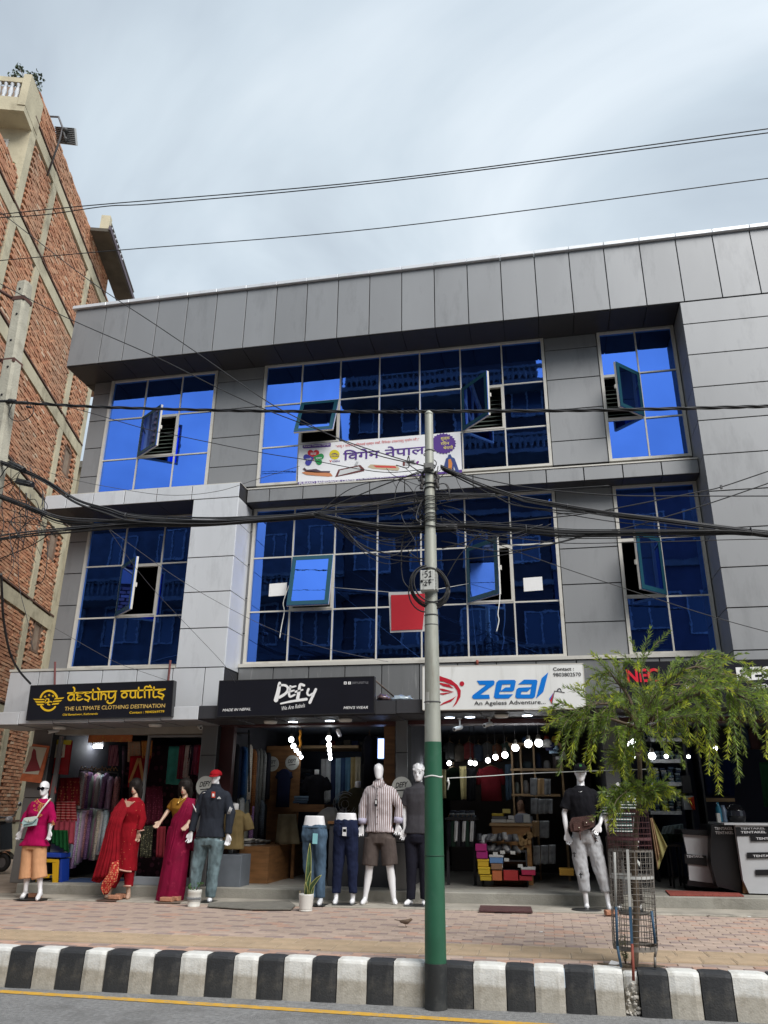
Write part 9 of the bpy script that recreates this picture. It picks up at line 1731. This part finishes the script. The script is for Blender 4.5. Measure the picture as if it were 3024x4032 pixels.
# ================================================================== pots, mats, bird, bags, scooter
def pots():
    S = lambda x,y,dy=0: PG(*B_(x,y)); p = PG(*B_(655,1645)); w_ = 100/1.659; r = 0.5*w_*(p-Vector((0,0,CAMZ))).dot(CF)/FPX; h = r*2*1.04; z = zfoot(p.x,p.y)
    T = thing('snake_plant','snake plant with tall striped leaves in a ribbed white pot','potted plant',(p.x,p.y+r,z)); prof = [(r*0.78,0.0),(r*0.86,0.004),(r*0.86,h*0.10),(r*0.80,h*0.105),(r*0.82,h*0.13)]
    for k in range(11): a = h*(0.14+0.075*k); prof += [(r*(0.86+0.012*k),a),(r*(0.89+0.012*k),a+h*0.03),(r*(0.86+0.012*k),a+h*0.06)]
    prof += [(r,h),(r*0.93,h),(r*0.9,h*0.86),(0.01,h*0.86)]
    obj('pot', MB().lathe(prof,(p.x,p.y+r,z),28), mat('pot_white',(0.72,0.71,0.67),0.5,var=0.05), T); obj('soil', MB().lathe([(r*0.9,h*0.84),(0.01,h*0.9)],(p.x,p.y+r,z),16), plain((0.05,0.04,0.03),0.9), T)
    lfm = mat('snake_leaf',(0.06,0.12,0.05),0.45,var=0.5,scale=5,stretch=(1,1,3)); edge = plain((0.42,0.42,0.14),0.5)
    def blade(pts, wd):
        P = spline([PY(*B_(*q),p.y+r+dy) for q,dy in pts],6); n = len(P); L,Rr,C = [],[],[]
        for i in range(n):
            t = i/(n-1); w2 = wd*(0.45+0.55*math.sin(min(1,t*1.6+0.25)*math.pi/2))*(1-t**3.5); d = (P[min(i+1,n-1)]-P[max(i-1,0)]).normalized(); s = d.cross(Vector((0,1,0.15))).normalized(); L.append(P[i]+s*w2); Rr.append(P[i]-s*w2); C.append(P[i]+Vector((0,0.012,0)))
        mb = MB()
        for i in range(n-1): mb.add([L[i],C[i],C[i+1],L[i+1]],[(0,1,2,3)],True); mb.add([C[i],Rr[i],Rr[i+1],C[i+1]],[(0,1,2,3)],True)
        lv = obj('leaf', mb, lfm, T); obj('leaf_margin', MB().tube(L,0.004,4), edge, lv); obj('leaf_margin', MB().tube(Rr,0.004,4), edge, lv)
    for pts,wd in (((((680,1545),0),((685,1440),-.02),((692,1300),-.03),((697,1195),-.02)),0.036),((((690,1545),0),((700,1490),-.03),((735,1440),-.05),((772,1402),-.06)),0.026),((((672,1545),0),((682,1470),-.05),((705,1375),-.06)),0.028),((((668,1545),0),((672,1500),-.06),((668,1450),-.08)),0.02),((((700,1545),0),((712,1500),0.03),((722,1440),0.04)),0.022)): blade(pts,wd)
    obj('dry_stalk', MB().tube([PY(*B_(630,1545),p.y+r),PY(*B_(633,1505),p.y+r)],0.005,5), plain((0.4,0.33,0.2),0.8), T)
    p = PG(*A_(1245,1615)); r = 0.5*92/1.659*(p-Vector((0,0,CAMZ))).dot(CF)/FPX; h = r*2.2; z = zfoot(p.x,p.y); T = thing('patterned_pot','small plant in a white pot with a grey flower band','potted plant',(p.x,p.y+r,z))
    obj('pot', MB().lathe([(r*0.85,0),(r*0.9,h*0.06),(r*0.86,h*0.07),(r*0.92,h*0.3),(r*0.95,h*0.6),(r*0.97,h*0.8),(r*1.0,h*0.82),(r*1.0,h*0.97),(r*0.97,h),(r*0.9,h),(r*0.88,h*0.88),(0.01,h*0.88)],(p.x,p.y+r,z),28), mat('pot_cream',(0.66,0.65,0.60),0.5,var=0.06), T)
    for k in range(14):
        a = math.pi+0.22*(k+0.5)-0.0; q = Vector((p.x+r*0.955*math.cos(a),p.y+r+r*0.955*math.sin(a),z+h*0.5)); obj('flower_motif', MB().ball(q,(0.014,0.006,0.02),6,4,False), plain((0.2,0.21,0.22),0.6), T)
    for zz in (0.36,0.64): obj('ring_line', MB().lathe([(r*0.945,h*zz-0.003),(r*0.955,h*zz),(r*0.945,h*zz+0.003)],(p.x,p.y+r,z),28), plain((0.25,0.26,0.27),0.6), T)
    lf = MB(); st = MB(); b = Vector((p.x,p.y+r,z+h*0.88))
    for k in range(9):
        e = b+Vector((random.uniform(-.08,.08),random.uniform(-.08,.06),random.uniform(0.03,0.1))); st.tube([b,e],0.003,4)
        for j in range(3): leaf(lf,e,rvec()+Vector((0,0,0.5)),rvec(),0.04,0.016)
    obj('stem', st, M_BARK, T); obj('leaves', lf, mat('pot_leaf',(0.04,0.11,0.03),0.5), T)
pots()
def mat_quad(name, label, q, m, zf, th=0.012):
    P = [PG(*z,zf) if zf is not zfoot else PG(*z) for z in q]; mb = MB(); k = len(P)
    def dz(p): return (zfoot(p.x,p.y) if zf is zfoot else zf(p.x))+0.002
    mb.add([(p.x,p.y,dz(p)) for p in P]+[(p.x,p.y,dz(p)+th) for p in P],[tuple(range(k)),tuple(range(2*k-1,k-1,-1))]+[(i,i+k,(i+1)%k+k,(i+1)%k) for i in range(k)]); obj(name, mb, m, label=label, cat='mat')
def clutter():
    mat_quad('brown_mat','brown embossed doormat on the footpath',[Cc(340,1130),Cc(572,1136),Cc(580,1160),Cc(333,1154)],mat('brown_rubber',(0.085,0.035,0.035),0.8,var=0.25,scale=14,bump=0.5,bscale=60),lambda X: 0.372+SLOPE*X,0.016)
    mat_quad('red_mat','red mat on the step before the brand counter',[Ee(490,1618),Ee(1330,1650),Ee(1388,1682),Ee(545,1672)],mat('red_coir',(0.26,0.055,0.04),0.95,var=0.2,scale=10,bump=0.6,bscale=80),zshop,0.015)
    mat_quad('grey_mat','flat grey mat at the foot of the menswear step',[B_(40,1588),B_(560,1575),B_(602,1606),B_(575,1632),B_(300,1630),B_(28,1612)],mat('grey_carpet',(0.19,0.18,0.155),0.95,var=0.15,scale=12,bump=0.5,bscale=90),lambda X: 0.371+SLOPE*X,0.010)
    # sparrow
    p = PG(1597,3652); T = thing('sparrow','brown sparrow standing on the footpath pavers','bird',p); b = p+Vector((0,0,0.055)); mb = MB()
    mb.loft([ering_ax(b+Vector((x,0,z)),Vector((0,1,0)),Vector((0,0,1)),ry,rz,10) for x,z,ry,rz in ((-0.075,0.012,0.006,0.004),(-0.045,0.005,0.018,0.014),(-0.01,0,0.026,0.024),(0.025,0.004,0.026,0.026),(0.045,0.016,0.018,0.02),(0.06,0.026,0.016,0.017),(0.072,0.026,0.008,0.009))]); obj('body', mb, mat('sparrow_brown',(0.16,0.11,0.075),0.8,var=0.4,scale=60), T)
    obj('beak', MB().tube([b+Vector((0.07,0,0.026)),b+Vector((0.088,0,0.022))],[0.006,0.001],6), plain((0.12,0.1,0.08),0.5), T)
    obj('tail', MB().add([b+Vector((-0.06,-0.01,0.012)),b+Vector((-0.06,0.01,0.012)),b+Vector((-0.125,0.014,0.022)),b+Vector((-0.125,-0.014,0.022)),b+Vector((-0.06,-0.01,0.007)),b+Vector((-0.06,0.01,0.007)),b+Vector((-0.125,0.014,0.018)),b+Vector((-0.125,-0.014,0.018))],[(0,1,2,3),(7,6,5,4),(0,3,7,4),(1,5,6,2),(3,2,6,7)]), plain((0.08,0.055,0.04),0.8), T)
    for s in (-1,1): obj('wing', MB().ball(b+Vector((-0.015,s*0.024,0.004)),(0.05,0.006,0.017),8,5), plain((0.10,0.065,0.045),0.8), T); obj('leg', MB().tube([b+Vector((0.005,s*0.01,-0.02)),b+Vector((0.0,s*0.01,-0.04)),b+Vector((0.012,s*0.01,-0.053))],0.002,4), plain((0.2,0.13,0.1),0.6), T)
    # plastic bags on the sign ledge
    for k,(x0,y0,x1,y1,col,lb) in enumerate(((1132,225,1222,278,(0.10,0.06,0.065),'crumpled maroon plastic bag on the sign ledge'),(1222,235,1380,278,(0.35,0.42,0.48),'pale blue striped plastic bag on the sign ledge'))):
        a,b = PY(*B_(x0,y0),11.25),PY(*B_(x1,y1),11.25); mb = MB(); c = (a+b)/2; mb.ball((0,0,0),1,16,10); random.seed(k); 
        mb.v = [Vector((c.x+v.x*(b.x-a.x)/2,11.25+v.y*0.12,c.z+v.z*(a.z-b.z)/2))+v*0.045*mnoise.noise(v*2.6+Vector((k*7,0,0))) for v in mb.v]; obj('plastic_bag', mb, mat('bag_film_%d' % k,col,0.25,var=0.6,scale=9,coat=0.6), label=lb, cat='bag')
    obj('stay_rod', MB().tube([PY(*B_(1122,130),11.08),PY(*B_(1248,238),11.8)],0.012,6), mat('rust_rod',(0.12,0.09,0.07),0.7), label='rusty stay rod holding the brush lettered sign', cat='rod')
    obj('stub_pipe', MB().tube([PY(*Cc(325,0),11.85),PY(*Cc(325,22),11.85)],0.02,7), mat('rust_red',(0.25,0.06,0.04),0.8), label='short rusty stub pipe above the white sign', cat='pipe')
    for k,(x,y) in enumerate(((1755,3650),(1210,3745),(2130,3672),(1254,3744),(2950,3612),(2790,3608),(610,3757))):
        p = PG(x,y); obj('paper_scrap', MB().add([p+Vector((-0.02,-0.01,0.004)),p+Vector((0.022,-0.012,0.006)),p+Vector((0.018,0.02,0.012)),p+Vector((-0.016,0.018,0.008))],[(0,1,2,3)]), plain((0.6,0.6,0.58) if k%2==0 else (0.15,0.12,0.1),0.7), label='tiny scrap of litter lying on the footpath', cat='litter', group='litter scraps on the footpath')
clutter()
def scooter():
    c = crop(0,2850,2.95); Y = 15.2; S = lambda x,y,dy=0: PY(*c(x,y),Y+dy); w0 = S(40,1610); gz_ = zfoot(w0.x,15)
    T = thing('motor_scooter','black motor scooter parked in the alley by the brick tower','scooter',(w0.x-0.5,Y,gz_)); bk = plain((0.012,0.012,0.014),0.25); gy = plain((0.10,0.10,0.11),0.4)
    r = w0.z-gz_
    def wheel(x):
        ty = obj('tyre', MB().loft([[(x+(r-0.05+0.05*math.cos(q))*math.cos(a),Y+0.05*math.sin(q),gz_+r+(r-0.05+0.05*math.cos(q))*math.sin(a)) for q in [k*math.pi/4 for k in range(8)]] for a in [k*math.pi/12 for k in range(25)]],False), plain((0.02,0.02,0.02),0.8), T); obj('rim', MB().tube([(x,Y-0.03,gz_+r),(x,Y+0.03,gz_+r)],r*0.55,16), gy, ty)
    wheel(w0.x-0.02); wheel(w0.x-1.25)
    X = w0.x
    obj('front_fender', MB().loft([[(X+(r+0.03)*math.cos(a),Y+y,gz_+r+(r+0.03)*math.sin(a)) for y in (-0.07,-0.03,0.03,0.07)] for a in [0.3+k*0.25 for k in range(9)]],False), bk, T)
    obj('apron', MB().plate([(X+0.02,gz_+0.42),(X-0.10,gz_+0.95),(X-0.22,gz_+0.98),(X-0.30,gz_+0.35)],Y-0.19,Y+0.19), bk, T); obj('footboard', MB().box(X-0.75,X-0.28,Y-0.17,Y+0.17,gz_+0.28,gz_+0.36), gy, T)
    obj('tail_body', MB().plate([(X-0.72,gz_+0.32),(X-0.78,gz_+0.72),(X-1.5,gz_+0.80),(X-1.55,gz_+0.6),(X-1.2,gz_+0.35)],Y-0.16,Y+0.16), bk, T); obj('seat', MB().plate([(X-0.70,gz_+0.74),(X-0.74,gz_+0.83),(X-1.45,gz_+0.90),(X-1.48,gz_+0.81)],Y-0.13,Y+0.13), plain((0.02,0.02,0.02),0.7), T)
    obj('handlebar', MB().tube([(X-0.16,Y-0.34,gz_+1.05),(X-0.13,Y-0.1,gz_+1.02),(X-0.13,Y+0.1,gz_+1.02),(X-0.16,Y+0.34,gz_+1.05)],0.02,7), gy, T); obj('headlamp', MB().ball((X-0.04,Y,gz_+0.98),(0.06,0.11,0.07),10,6), plain((0.3,0.3,0.32),0.15), T)
    for s in (-1,1): obj('mirror', MB().tube([(X-0.14,Y+s*0.28,gz_+1.05),(X-0.10,Y+s*0.34,gz_+1.22)],0.008,5).ball((X-0.10,Y+s*0.35,gz_+1.28),(0.035,0.06,0.05),10,6), plain((0.35,0.36,0.38),0.1,metal=0.8), T)
scooter()
try: bpy.data.scenes.remove(TMP)
except Exception: pass
